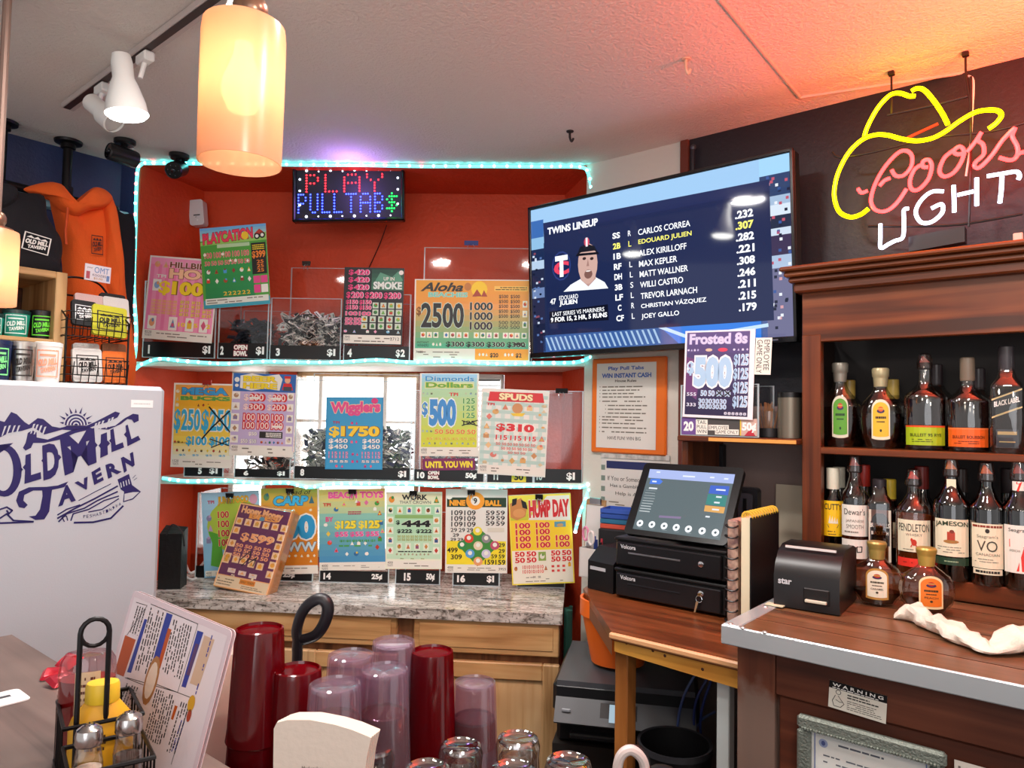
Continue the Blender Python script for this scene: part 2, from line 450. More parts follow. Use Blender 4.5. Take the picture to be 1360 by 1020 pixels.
def copy_thing(root, M, label=None, group=None):
    r = root.copy(); COL.objects.link(r); r.matrix_world = M
    if label: r['label'] = label
    if group: r['group'] = group
    for ch in list(root.children):
        c = ch.copy(); COL.objects.link(c); c.parent = r
        for g in list(ch.children):
            d = g.copy(); COL.objects.link(d); d.parent = c
    return r
# ================================================================== SETTING
CEIL = 2.52
ORANGE = mat('#d9471c', 0.6, bump=(55, 0.35), var=(3, '#c23a14', 0.6))
NAVY = mat('#2b3760', 0.45, bump=(90, 0.15)); NAVYD = mat('#17161f', 0.5, bump=(90, 0.12))
IVORY = mat('#d8d0c4', 0.6, bump=(80, 0.15)); TAUPE = mat('#8d7670', 0.6, bump=(60, 0.15))
TRIMRED = mat('#6a2a1a', 0.5)
mb = MB(); mb.box((0, 1.5, -0.05), (6, 7, 0.1), mat('#2a2422', 0.5, bump=(8, 0.1))); struct('floor', mb)
mb = MB(); mb.box((-0.1, 1.4, CEIL + 0.04), (5.4, 5.6, 0.08), mat('#e8ded6', 0.85, bump=(120, 0.5))); struct('ceiling', mb)
NW = 2.283                                             # right wall stands at y = NW of frame MR
s0 = -1.53; sA = hit(MR, NW, 905, 188)[0]; sB = hit(MR, NW, 916, 186)[0]
mb = MB()
mb.bx(s0, sA, NW, NW + 0.1, 0, CEIL, IVORY)
mb.bx(sB, 1.9, NW, NW + 0.1, 1.6, CEIL, NAVYD); mb.bx(sB, 1.9, NW, NW + 0.1, 0, 1.6, TAUPE)
struct('wall_right', mb, MR)
mb = MB(); mb.bx(sA, sB, NW - 0.012, NW + 0.1, 0, CEIL, TRIMRED, 0.003); struct('trim_1', mb, MR)
NL = 2.985                                             # left wall
mb = MB(); mb.bx(-0.9, 1.42, NL, NL + 0.1, 0, CEIL, NAVY); struct('wall_left', mb, ML)
# pale ledge on the left wall, the led light on it put into its colour
xa, za = hit(ML, NL - 0.05, -60, 236); xb, zb = hit(ML, NL - 0.05, 48, 255)
mb = MB(); mb.bx(xa, 1.2, NL - 0.05, NL, za - 0.03, za + 0.012, mat('#9fc4d2', 0.4), 0.004); struct('trim_2', mb, ML)
# crease strip of the ceiling, running to the right wall and along it
a = hitz(955, -2, CEIL); b = hitz(1062, 129, CEIL); c = hitz(1375, 82, CEIL)
mb = MB(); STR = mat('#c4bab2', 0.8)
for p, q in ((a, b), (b, c)):
    d = (q - p).normalized(); nn = Vector((-d.y, d.x, 0)) * 0.006
    mb.hull([p + nn, p - nn, q + nn, q - nn] + [v + Vector((0, 0, -0.005)) for v in (p + nn * .4, p - nn * .4, q + nn * .4, q - nn * .4)], STR)
struct('trim_3', mb)

# alcove with the pull tabs: frame MF, opening at y = 0, back at y = VB
VB = 0.33; UL = hit(MF, 0, 184, 300)[0]; UR = hit(MF, 0, 786, 300)[0]
BL_ = hit(MF, VB, 260, 560)[0]; BR_ = hit(MF, VB, 746, 560)[0]
zs1, zs2 = 1.752, 1.300
def wx(px): return hit(MF, VB, px, 560)[0]
mb = MB()
mb.bx(BL_, BR_, VB, VB + 0.06, zs1 - 0.02, CEIL, ORANGE)                                  # solid upper wall
for p0, p1 in ((260, 306), (356, 392), (560, 613), (669, 746)):                          # piers between the windows
    mb.bx(wx(p0), wx(p1), VB, VB + 0.06, 0.85, zs1, ORANGE)
mb.bx(BL_, BR_, VB, VB + 0.06, 0.0, 0.95, ORANGE)
struct('wall_back', mb, MF)
mb = MB()                                                                               # slanted cheeks
mb.hull([(UL, 0, 0), (BL_, VB, 0), (UL - .008, .001, 0), (BL_ - .03, VB + .06, 0), (UL, 0, CEIL), (BL_, VB, CEIL), (UL - .008, .001, CEIL), (BL_ - .03, VB + .06, CEIL)], ORANGE); mb.hull([(x, y, z) for x, y in ((UL - .0085, .002), (UL - .12, .03), (UL - .0085, .02), (UL - .12, .05)) for z in (0, CEIL)], NAVY)
struct('wall_back_left', mb, MF)
mb = MB()
mb.hull([(UR, 0, 0), (BR_, VB, 0), (UR + .02, .02, 0), (BR_ + .03, VB + .06, 0), (UR, 0, CEIL), (BR_, VB, CEIL), (UR + .02, .02, CEIL), (BR_ + .03, VB + .06, CEIL)], ORANGE)
struct('wall_back_right', mb, MF)
mb = MB(); mb.hull([(x, y, z) for x, y in ((UL - .06, -.004), (UR + .0, -.004), (BR_, VB), (BL_, VB)) for z in (CEIL - .012, CEIL - .001)], ORANGE); struct('trim_6', mb, MF)   # orange soffit
DAY = glow('#ffffff', 3.0); DAYB = glow('#eef6ff', 1.1)
PINE = wood('#dcc09a', '#cba77c', '#a57b4f', 'Z', 5)
def window(n, p0, p1, mull=(), bars=(), slats=0, frame=PINE):
    x0, x1 = wx(p0), wx(p1); zb, zt = 0.95, zs1 - 0.02
    mb = MB()
    mb.bx(x0, x1, VB + 0.05, VB + 0.06, zb, zt, DAY); o = struct('window_%d' % n, mb, MF)
    mb = MB(); t = 0.022
    mb.bx(x0, x0 + t, VB - 0.01, VB + 0.05, zb, zt, frame, 0.003); mb.bx(x1 - t * .6, x1, VB - 0.01, VB + 0.05, zb, zt, frame, 0.003)
    mb.bx(x0, x1, VB - 0.01, VB + 0.05, zt - 0.02, zt, frame, 0.003); mb.bx(x0, x1, VB - 0.02, VB + 0.05, zb, zb + 0.03, frame, 0.003)
    for p in mull: mb.bx(wx(p) - .008, wx(p) + .008, VB + 0.005, VB + 0.05, zb, zt, WHITE, 0.002)
    for py in bars:
        z = hit(MF, VB, 480, py)[1]; mb.bx(x0, x1, VB + 0.01, VB + 0.05, z - .006, z + .006, WHITE, 0.002)
    mb.build('window_frame', o)
    if slats:
        mb = MB()
        for i in range(slats):
            z = zt - 0.03 - i * 0.022; mb.hull([(x0 + .015, VB + .01, z), (x1 - .015, VB + .01, z), (x0 + .015, VB + .028, z + .011), (x1 - .015, VB + .028, z + .011), (x0 + .015, VB + .028, z + .013)], mat('#e6e8ea', 0.5))
        mb.build('window_blind', o)
    return o
window(1, 394, 556, (424, 510), (560,)); window(2, 614, 668, (), (), 22, mat('#e9e6e0', .5)); window(3, 307, 355, (), (), 0, mat('#e9e6e0', .5))

# shelves of the alcove
SHW = mat('#d8c9bc', 0.5)
def board(name, z, tilt, th=0.018, m=SHW):
    mb = MB(); mb.slab([(UL + .02, -0.01), (UR - .0, -0.01), (BR_, VB - .004), (BL_, VB - .004)], -th, 0, m)
    o = struct(name, mb, MF @ T(0, 0, z) @ RY(tilt)); return o
board('trim_4', zs1, -0.9); board('trim_5', zs2, -0.6)

# granite counter on a pine base cabinet
gz = 0.91
g = [hitz(150, 790, gz), hitz(747, 816, gz)]
gf = (g[1] - g[0]).normalized(); gn_ = Vector((-gf.y, gf.x, 0))
MG = Matrix.Translation((g[1].x, g[1].y, 0)) @ Matrix.Rotation(math.atan2(gf.y, gf.x), 4, 'Z')   # x along the front edge, 0 at its right end
GL = (g[1] - g[0]).length - 0.02
GB = 0.585                                             # depth of the counter
mb = MB(); mb.slab([(-GL, .006), (-GL + .006, 0), (-.006, 0), (0, .006), (0, GB), (-GL + .26, GB), (-GL, GB - .26)], gz - 0.035, gz, granite())
solo('granite_countertop', mb, 'grey and white granite countertop under the bottom row of pull tab games', 'countertop', MG)
cab = thing('base_cabinet', 'pine base cabinet with drawers and panelled doors below the granite', 'cabinet', MG)
HICK = wood('#dcb584', '#cfa06a', '#8a5a30', 'X', 5, 0.38); HICKV = wood('#dcb98c', '#d2aa78', '#94683c', 'Z', 5, 0.38)
DKW = mat('#4a2f22', 0.6)
mb = MB(); mb.slab([(-GL + .01, .035), (-.012, .035), (-.012, GB - .04), (-GL + .27, GB - .04), (-GL + .01, GB - .28)], 0.0, gz - 0.036, wood('#a5714a', '#8a5a3a', '#5a3824', 'Z', 5)); mb.build('carcass', cab)
def gx(px, py=830): return hit(MG, 0.02, px, py)
def cabbox(name, p0, p1, y0, y1, m, panel=False):
    x0 = gx(p0)[0]; x1 = gx(p1)[0]; z1 = gx(640, y0)[1]; z0 = gx(640, y1)[1]
    mb = MB(); mb.bx(x0, x1, 0.012, 0.034, z0, z1, m, 0.004)
    if panel:
        w = 0.055
        mb = MB()
        mb.bx(x0, x0 + w, 0.012, 0.034, z0, z1, HICKV, 0.004); mb.bx(x1 - w, x1, 0.012, 0.034, z0, z1, HICKV, 0.004)
        mb.bx(x0 + w, x1 - w, 0.012, 0.034, z1 - w, z1, HICK, 0.004); mb.bx(x0 + w, x1 - w, 0.012, 0.034, z0, z0 + w, HICK, 0.004)
        mb.bx(x0 + w, x1 - w, 0.024, 0.034, z0 + w, z1 - w, HICKV)
        mb.hull([(x0 + w + .004, .0235, z0 + w + .004), (x1 - w - .004, .0235, z0 + w + .004), (x1 - w - .004, .0235, z1 - w - .004), (x0 + w + .004, .0235, z1 - w - .004),
                 (x0 + w + .034, .015, z0 + w + .034), (x1 - w - .034, .015, z0 + w + .034), (x1 - w - .034, .015, z1 - w - .034), (x0 + w + .034, .015, z1 - w - .034)], HICKV)
    else:
        mb.bx(x0 + .02, x1 - .02, 0.009, 0.012, z0 + .02, z1 - .02, m, 0.002)
    return mb.build(name, cab)
cabbox('drawer', 215, 528, 818, 864, HICK); cabbox('drawer', 550, 743, 821, 868, HICK)
cabbox('door', 215, 395, 874, 1120, HICKV, True); cabbox('door', 400, 530, 874, 1120, HICKV, True); cabbox('door', 552, 744, 878, 1120, HICKV, True)
# ================================================================== BAR BACK (right wall)
ZB = 1.13                                              # bar counter top
NB0, NFACE = 1.453, 2.03                               # its front edge, and the face of the liquor cabinet
MAHO = wood('#8a4a24', '#6f3516', '#43200e', 'X', 5, 0.35); MAHOZ = wood('#86451f', '#6a3214', '#421e0d', 'Z', 5, 0.4)
BARW = wood('#94694a', '#7d5438', '#553624', 'X', 6, 0.3)
cl = hitz(958, 830, ZB); sl = (MR.inverted() @ cl).x; SRIGHT = 0.55
ct = thing('bar_counter_top', 'brown plank bar counter top with a riveted metal edge below the whiskey bottles', 'countertop', MR @ T(sl, NB0, ZB))
mb = MB(); D_ = NFACE - NB0 + 0.2; L_ = SRIGHT - sl
mb.bx(0.03, L_, 0.006, D_, -0.035, 0, BARW, 0.003)
for i in range(1, 7):                                  # plank joints
    mb.bx(0.03, L_, i * .1 - .0012, i * .1 + .0012, 0, 0.0006, mat('#4a2614', .5))
mb.build('plank_top', ct)
EDG = mat('#cdd4d8', 0.3, 0.55, bump=(20, 0.03))
mb = MB(); mb.bx(0, L_, -0.002, 0.006, -0.037, 0.002, EDG, 0.002); mb.bx(0, .036, 0.006, D_ - .1, -0.037, 0.0025, EDG, 0.002)
mb.build('metal_edge', ct)
mb = MB()
for x, y in ((.015, .012), (.045, .002), (.018, .2), (.018, .35), (.09, .002)): mb.ball((x, y, 0.003), 0.006, mat('#d9c9c4', .3, .8), 8, (1, 1, .5))
mb.build('rivet', ct)
x0 = hit(MR, 1.49, 979, 900)[0]
bc = thing('bar_back_cabinet', 'worn dark brown wooden cabinet carrying the bar counter with the metal edge', 'cabinet', MR @ T(x0, 1.49, 0))
WORN = wood('#7f4c34', '#6b3824', '#3f2317', 'Z', 4, 0.55); WORNX = wood('#75402b', '#5c2d1c', '#381d13', 'X', 4, 0.5)
def worn_low(m, z0, z1):
    """finish rubbed off the lower part of the old wood, with a ragged edge"""
    nt = m.node_tree; b = nt.nodes['Principled BSDF']; src = b.inputs['Base Color'].links[0].from_socket; L = nt.links.new
    tc = nt.nodes.new('ShaderNodeTexCoord'); sp = nt.nodes.new('ShaderNodeSeparateXYZ'); n = nt.nodes.new('ShaderNodeTexNoise'); n.inputs['Scale'].default_value = 14; n.inputs['Detail'].default_value = 5
    ma = nt.nodes.new('ShaderNodeMath'); ma.operation = 'MULTIPLY_ADD'; ma.inputs[1].default_value = .16
    mr = nt.nodes.new('ShaderNodeMapRange'); mr.inputs[1].default_value = z1 + .08; mr.inputs[2].default_value = z0 + .08; mr.inputs[4].default_value = .75
    mx = nt.nodes.new('ShaderNodeMix'); mx.data_type = 'RGBA'; mx.inputs['B'].default_value = C('#7d6a60')
    L(tc.outputs['Object'], sp.inputs[0]); L(tc.outputs['Object'], n.inputs['Vector']); L(n.outputs['Fac'], ma.inputs[0]); L(sp.outputs['Z'], ma.inputs[2]); L(ma.outputs[0], mr.inputs[0]); L(mr.outputs[0], mx.inputs['Factor']); L(src, mx.inputs['A']); L(mx.outputs['Result'], b.inputs['Base Color'])
worn_low(WORN, .98, 1.01)
L2 = SRIGHT - x0
def bz(px, py): r = hit(MR, 1.49, px, py); return r[0] - x0, r[1]
st = bz(1029, 950)[0]; zr = bz(1040, 925)[1]
mb = MB(); mb.bx(0, L2, 0.02, 0.6, 0, ZB - .038, WORN); mb.build('carcass', bc)
mb = MB(); mb.bx(0, st, 0, 0.02, 0, ZB - .045, WORN, 0.002); mb.build('stile', bc)
mb = MB(); mb.bx(st + .0015, L2, 0, 0.02, zr, ZB - .045, WORNX, 0.002); mb.build('top_rail', bc)
mb = MB(); mb.bx(st + .006, L2, 0.008, 0.02, 0, zr - .003, WORNX, 0.002); mb.build('panel', bc)
# warning sticker and the framed certificate
mS, w, h = rect_on(MR, 1.4885, (1101, 900), (1178, 927), (1177, 962), (1101, 938))
t = MB().sheet(w, h); t.rect(0, 0, 1, 1, mat('#e4dfd2', .5), 0); t.rect(.0, .0, 1, .27, BLACK, 1); t.text('W A R N I N G', .06, .06, .94, .18, WHITE, 3, .02)
t.words(.06, .20, .96, .26, 1, WHITE, 3, .9); t.words(.33, .33, .9, .52, 2, mat('#3a3632'), 2, .9, .5); t.words(.33, .56, .96, .92, 5, mat('#5a544e'), 2, .9, .35)
LN = mat('#2a2826')
t.ell(.17, .37, .05, .09, LN, 2); t.ell(.17, .37, .038, .07, mat('#e4dfd2', .5), 3)
t.line([(.12, .5), (.07, .72), (.10, .9), (.22, .9), (.28, .75), (.22, .62), (.17, .5)], .022, LN, 2); t.line([(.13, .66), (.2, .72), (.25, .7)], .02, LN, 2)
solo('warning_sticker', t, 'white and black warning sticker with a pregnant figure on the dark cabinet', 'sticker', mS)
M0, w, h = rect_on(MR, 1.478, (1060, 947), (1259, 1002), (1256, 1120), (1057, 1062))
fr = thing('framed_certificate', 'certificate in an ornate grey frame leaning on the dark wooden bar cabinet', 'framed document', M0)
GRY = mat('#7f857c', 0.4, 0.4, bump=(200, 0.4)); mb = MB(); fw = 0.026
for (x, z, a, b) in ((0, h / 2 - fw / 2, w, fw), (0, -h / 2 + fw / 2, w, fw), (-w / 2 + fw / 2, 0, fw, h - 2 * fw), (w / 2 - fw / 2, 0, fw, h - 2 * fw)):
    mb.box((x, .003, z), (a, .016, b), GRY, .005)
for i in range(44): mb.ball((-w / 2 + .012 + i * (w - .024) / 43, -.006, h / 2 - fw + .003), .0033, GRY, 6)
mb.build('frame', fr)
t = MB().sheet(w - .045, h - .045); t.M = T(0, .006, 0); t.rect(0, 0, 1, 1, mat('#e9e9e4', .25), 0)
BL2 = mat('#6d7fb0')
for a in ((.04, .05, .96, .065), (.04, .05, .05, .97), (.95, .05, .96, .97)): t.rect(*a, BL2, 1)
t.ell(.12, .2, .04, .07, mat('#9aa6c8'), 2); t.ell(.12, .2, .018, .04, mat('#4b5a90'), 3); t.words(.25, .14, .8, .2, 1, mat('#5b5f6a'), 2, .95)
t.words(.12, .34, .7, .75, 4, mat('#6a6e78'), 2, .6, .22); t.build('certificate_paper', fr)
M0, w, h = rect_on(MR, 1.4885, (1268, 1009), (1322, 1023), (1320, 1075), (1267, 1060))
t = MB().sheet(w, h); t.rect(0, 0, 1, 1, mat('#d9cfc4', .6), 0); t.words(.1, .1, .9, .9, 6, mat('#6f655e'), 2)
solo('paper_notice', t, 'small white paper notice on the dark cabinet right of the certificate', 'paper', M0)

# liquor cabinet standing on the counter
def fz(px, py, n=NFACE): return hit(MR, n, px, py)
xs0 = fz(1065, 600)[0]; xs1 = fz(1090, 600)[0]; zs_sh = fz(1225, 599)[1]; zop = fz(1225, 447)[1]
zc0 = fz(1210, 372, 1.98)[1]; ztop = fz(1210, 336, 1.97)[1]; zpl = fz(1288, 774)[1]
lc = thing('liquor_cabinet', 'dark wooden back bar cabinet with two shelves of whiskey and a moulded cornice', 'cabinet', MR @ T(xs0, NFACE, ZB + .0032))
def rel(z): return z - ZB - .0032
mb = MB(); LX = SRIGHT - xs0
mb.bx(0, xs1 - xs0, 0, 0.03, 0, rel(zop) + .02, MAHOZ, 0.002); mb.build('stile', lc)
mb = MB(); mb.bx(0, LX, 0.002, 0.03, rel(zop), rel(zc0) + .01, MAHO, 0.002); mb.build('header_board', lc)
mb = MB(); zz = rel(ztop); z2 = rel(zc0)
for n0, a, b in ((-.075, zz - .012, zz), (-.06, zz - .026, zz - .012), (-.045, zz - .04, zz - .026), (-.028, z2, zz - .04)):
    mb.bx(n0 * .5, LX, n0, 0.25, a, b, MAHO, 0.004)
mb.build('cornice', lc)
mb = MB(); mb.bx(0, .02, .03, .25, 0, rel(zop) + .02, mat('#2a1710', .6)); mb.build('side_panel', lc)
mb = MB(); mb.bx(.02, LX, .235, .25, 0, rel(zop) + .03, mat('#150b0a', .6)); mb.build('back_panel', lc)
mb = MB(); mb.bx(.02, LX, 0.002, .234, rel(zs_sh) - .018, rel(zs_sh), MAHO, .002); mb.build('shelf', lc)
mb = MB(); mb.bx(xs1 - xs0, LX, 0.0, .012, 0, rel(zpl), MAHO, .002); mb.bx(.02, LX, .012, .234, rel(zpl) - .015, rel(zpl), MAHO); mb.build('plinth', lc)
ZSH = zs_sh + .0006; ZPL = zpl + .0006

# ------------------------------------------------------------------ bottles
GLASS = clear('#f4f4f0', 0.10, 0.02, 0.55)
def prof_round(R, H, rn, sh=.60): return [(R * .92, 0), (R, .008), (R, sh * H), (R * .93, (sh + .04) * H), (R * .62, (sh + .10) * H), (rn * 1.25, (sh + .16) * H), (rn, (sh + .2) * H), (rn, .90 * H)]
def prof_crown(R, H, rn): return [(R * .62, 0), (R * .72, .01), (R * .92, .16 * H), (R, .34 * H), (R * .97, .46 * H), (R * .80, .58 * H), (R * .45, .68 * H), (rn * 1.15, .73 * H), (rn, .77 * H), (rn, .86 * H)]
def bottle(px, n, z, top, halfw, label, style='round', glass=None, liquid='#2b0d05', fill=.6, cap=('plain', '#222'), art=None, yaw=0, group='whiskey bottles of the back bar', sh=.60, base_py=None, squash=None):
    if base_py: p = MR.inverted() @ hitz(px, base_py, z); x, n = p.x, p.y
    else: x = hit(MR, n, px, 600)[0]
    zt = hit(MR, n, px, top)[1]; H = zt - z
    wp = MR @ Vector((x, n, z)); dist = wp.xy.length
    R = halfw / FPX * wp.y * 0.95
    M = T(*wp) @ Matrix.Rotation(-math.atan2(wp.x, wp.y) + math.radians(yaw), 4, 'Z')
    b = thing('whiskey_bottle', label, 'bottle', M, group)
    sy = squash or (.62 if style == 'crown' else 1.0); sq = 5 if style == 'square' else 0
    rn = .0135 if style != 'crown' else .015
    capH = .1 * H
    P = prof_crown(R, H, rn) if style == 'crown' else prof_round(R, H, rn, sh)
    fl = (14, .018) if style == 'crown' else None
    mb = MB(); mb.lathe(P, glass or GLASS, 28 if not fl else 56, 1, sy, caps=True, sq=sq, flute=fl); mb.build('glass', b)
    lv = fill * P[-1][1]; Q = [(max(r - .0025, .002), zz + .003) for r, zz in P if zz + .003 < lv]
    if liquid:
        r1 = Q[-1][0]
        for (ra, za), (rb, zb) in zip(P, P[1:]):
            if za <= lv <= zb: r1 = ra + (rb - ra) * (lv - za) / (zb - za) - .0025
        mb = MB(); mb.lathe(Q + [(max(r1, .002), lv)], milky(liquid, .5, .35, .1, None, .06), 28, 1, sy, sq=sq); mb.build('liquid', b)
    z1 = P[-1][1]; kind, col = cap[0], cap[1]
    mb = MB()
    if kind == 'plain':
        mb.lathe([(rn + .002, z1 - .035), (rn + .003, z1 - .03), (rn + .003, H - .002), (rn + .001, H)], mat(col, .35), 18); mb.build('cap', b)
    elif kind == 'stopper':
        mb.lathe([(rn + .001, z1 - .02), (rn + .003, z1), (rn + .003, z1 + .004), (rn + .0055, z1 + .008), (rn + .0065, H - .004), (rn + .004, H)], mat(col, .35, .3), 18); mb.build('stopper', b)
    else:                                              # pourer spout under a clear cover
        mb.lathe([(rn + .003, z1 - .018), (rn + .004, z1 - .012), (rn + .004, z1 - .002), (rn + .001, z1)], mat('#241a18', .4), 18); mb.build('pourer_collar', b)
        mb = MB(); mb.hull([(-rn * .9, -.004, z1), (rn * .9, -.004, z1), (-rn * .9, .006, z1), (rn * .9, .006, z1), (-rn * .5, 0, H - .008), (-rn * .2, .004, H - .008), (-rn * .2, -.004, H - .008)], milky(col, .4, 0, .3)); mb.build('pourer_spout', b)
        mb = MB(); mb.lathe([(rn + .006, z1 - .014), (rn + .005, z1), (rn + .001, H - .004), (rn * .5, H)], clear('#f6e8e2', .12, .05, .4), 18); mb.build('pourer_cover', b)
    if art:
        t = MB(); art(t, R, H, sy); t.split_build('label', b)
    return b
CREAM = mat('#ece2c4', .5); PAPER = mat('#ebe7dc', .5); INK = mat('#2a2622', .6); GREYINK = mat('#7a7266', .6)
def band(t, R, H, za, zb, m, ang=1.9, sy=1.0, k=1.0):
    if t.f: t.cuts = getattr(t, 'cuts', []) + [(len(t.v), len(t.f))]
    t.sheet(R * ang, (zb - za), (R * k, R * k * sy), (za + zb) / 2); t.rect(0, 0, 1, 1, m, 0)
def art_crown(body, edge, fruit):
    def f(t, R, H, sy):
        t.sheet(R * 1.02, H * .50, (R * 1.03, R * 1.03 * sy), H * .36)
        for m, k, l in ((mat(edge, .4), 1.0, 0), (mat(body, .45), .86, 2)):
            t.rect(.5 - .42 * k, .5 - .25 * k, .5 + .42 * k, .5 + .48 * k, m, l); t.ell(.5, .5 - .25 * k, .42 * k, .24 * k, m, l)
            t.ell(.5, .5 + .46 * k, .42 * k, .05 * k, m, l)
        t.ell(.5, .30, .17, .055, mat('#3a2850'), 4); t.ell(.5, .25, .12, .06, mat(fruit, .5), 5); t.rect(.38, .23, .62, .26, mat('#c9a24a'), 6)
        i2 = mat('#3a2c10') if body != '#57a02a' else mat('#123a12')
        t.words(.26, .42, .74, .50, 1, i2, 4, 1.0, .7, False); t.words(.32, .54, .68, .59, 1, i2, 4, 1, .6, False); t.ell(.5, .78, .05, .035, i2, 4)
    return f
def art_named(body, edge, fruit, flavour):
    g = art_crown(body, edge, fruit)
    def f(t, R, H, sy):
        g(t, R, H, sy); t.text(flavour, .27, .695, .73, .64, mat('#4a2c12'), 7, .01)
    return f
def art_band(col, words):
    def f(t, R, H, sy):
        band(t, R, H, .05 * H, .25 * H, mat(col, .45), 2.2)
        dk = mat('#33380c' if col < '#c' else '#5a1d06', .5)
        t.rect(0, .0, 1, .09, mat('#e2531c' if col < '#c' else '#f0793a'), 2); t.text(words, .16, .56, .86, .40, dk, 4, .01); t.words(.2, .66, .8, .86, 2, dk, 3, .8, .35)
        band(t, R, H, .36 * H, .52 * H, mat('#4a2418', .4), 1.3) if False else None
    return f
bottle(1116, 2.12, ZSH, 482, 24, 'dimpled whiskey bottle with green apple label, leftmost on the upper bar shelf', 'crown', cap=('stopper', '#8f887c'), art=art_crown('#57a02a', '#d8d6c0', '#c0392b'), fill=.55)
bottle(1170, 2.12, ZSH, 489, 27, 'dimpled whiskey bottle with a yellow label on the upper bar shelf', 'crown', cap=('stopper', '#b9ab84'), art=art_crown('#e6b92c', '#e6dfc6', '#e2601c'), fill=.5)
bottle(1229, 2.12, ZSH, 469, 26, 'broad flask bottle with a lime green label band on the upper bar shelf', 'round', cap=('pour', '#e04a3a'), art=art_band('#a8c21c', 'BULLEIT 95 RYE'), fill=.66, sh=.52, squash=.62)
bottle(1286, 2.12, ZSH, 475, 26, 'broad flask bottle with an orange label band on the upper bar shelf', 'round', cap=('plain', '#7a6a5a'), art=art_band('#e8641c', 'BULLEIT BOURBON'), fill=.62, sh=.52, squash=.62)
def art_diag(t, R, H, sy):
    k = R * .92; d = -k - .0012
    def q(pts, m, l): t.add([(a * k, d - l * .0003, b * H) for a, b in pts], [tuple(range(len(pts)))], m, False)
    q([(-.95, .32), (.95, .42), (.95, .60), (-.95, .50)], mat('#d9c48a', .4), 0); q([(-.95, .335), (.95, .435), (.95, .585), (-.95, .485)], BLACK, 1)
    vs, fs, bb = glyphs('BLACK LABEL', .03, 0)
    t.add([((-.8 + 1.6 * (a - bb[0]) / (bb[2] - bb[0])) * k, d - .001, (.425 + .05 * (a - bb[0]) / (bb[2] - bb[0]) + .05 * (b - bb[1]) / (bb[3] - bb[1])) * H) for a, b in vs], fs, WHITE, False)
    q([(-.7, .34), (.7, .415), (.7, .425), (-.7, .35)], mat('#d9c48a'), 2); q([(-.7, .05), (.7, .05), (.7, .22), (-.7, .22)], mat('#3a3a44', .3), 0)
    q([(-.6, .17), (.6, .17), (.6, .20), (-.6, .20)], mat('#c9b27a'), 1); q([(-.5, .10), (.5, .10), (.5, .11), (-.5, .11)], mat('#c9b27a'), 1)
bottle(1338, 2.11, ZSH, 460, 20, 'tall square bottle with a slanted black label, rightmost on the upper bar shelf', 'square', cap=('plain', '#3a3438'), art=art_diag, fill=.55, liquid='#3a1606')
def plainlabel(col, za=.2, zb=.5):
    def f(t, R, H, sy): band(t, R, H, za * H, zb * H, mat(col, .5), 1.9, sy, 1.0); t.words(.2, .3, .8, .7, 3, GREYINK, 2)
    return f
for px, top, hw, capc, lab in ((1128, 505, 20, '#a98a3e', 'dark bottle with gold cap standing behind the green apple label bottle'), (1186, 504, 20, '#b89a48', 'dark bottle with gold cap standing behind the yellow label bottle on the upper shelf'),
                               (1244, 484, 20, '#2c2024', 'dark bottle behind the lime banded flask on the upper shelf'), (1300, 489, 20, '#2c2024', 'dark bottle behind the orange banded flask on the upper shelf')):
    bottle(px, 2.21, ZSH, top, hw, lab, 'round', cap=('plain', capc), fill=.5, liquid='#1c0a06')
DKG = clear('#3a4a28', .12, .02, .5); BRG = clear('#a8784a', .12, .02, .5)
def art_cutty(t, R, H, sy):
    t.sheet(R * 2.0, H * .5, (R, R), H * .40); y = mat('#f2c414', .45); t.rect(0, .0, 1, .75, y, 0); t.poly([(.0, .74), (.5, 1.0), (1, .74)], y, 0)
    t.text('CUTTY', .12, .19, .88, .06, INK, 3, .01); 
    for i in range(4): t.poly([(.3 + i * .1, .5 - .02), (.38 + i * .1, .3 + .02 * i), (.42 + i * .1, .48)], mat('#e9e3cc'), 2)
    t.poly([(.25, .5), (.75, .5), (.68, .57), (.32, .57)], INK, 2); t.words(.2, .62, .8, .74, 2, INK, 2, .7, .3)
bottle(1106, 2.085, ZPL, 621, 15, 'dark green bottle with a yellow shield label and white cap, leftmost lower row', 'round', DKG, '#101408', .5, ('plain', '#e8e2cc'), art_cutty)
def art_dewars(t, R, H, sy):
    band(t, R, H, .27 * H, .55 * H, PAPER, 2.2); t.text("Dewar's", .14, .32, .84, .12, INK, 3, .0); t.text('JAPANESE', .2, .58, .8, .47, GREYINK, 3, 0); t.text('SMOOTH', .22, .76, .78, .63, GREYINK, 3, 0); t.words(.15, .82, .85, .92, 1, GREYINK, 2)
    band(t, R, H, .07 * H, .24 * H, PAPER, 2.2); t.line([(.3, .3), (.45, .7)], .05, INK, 3); t.line([(.28, .45), (.48, .42)], .05, INK, 3); t.line([(.38, .5), (.3, .75)], .05, INK, 3); t.line([(.56, .38), (.72, .36), (.71, .64), (.57, .66), (.56, .38)], .05, INK, 3)
bottle(1135, 2.07, ZPL, 604, 18, 'clear bottle with two white labels and red pourer on the lower shelf', 'round', None, '#7a2e10', .5, ('pour', '#e8402c'), art_dewars)
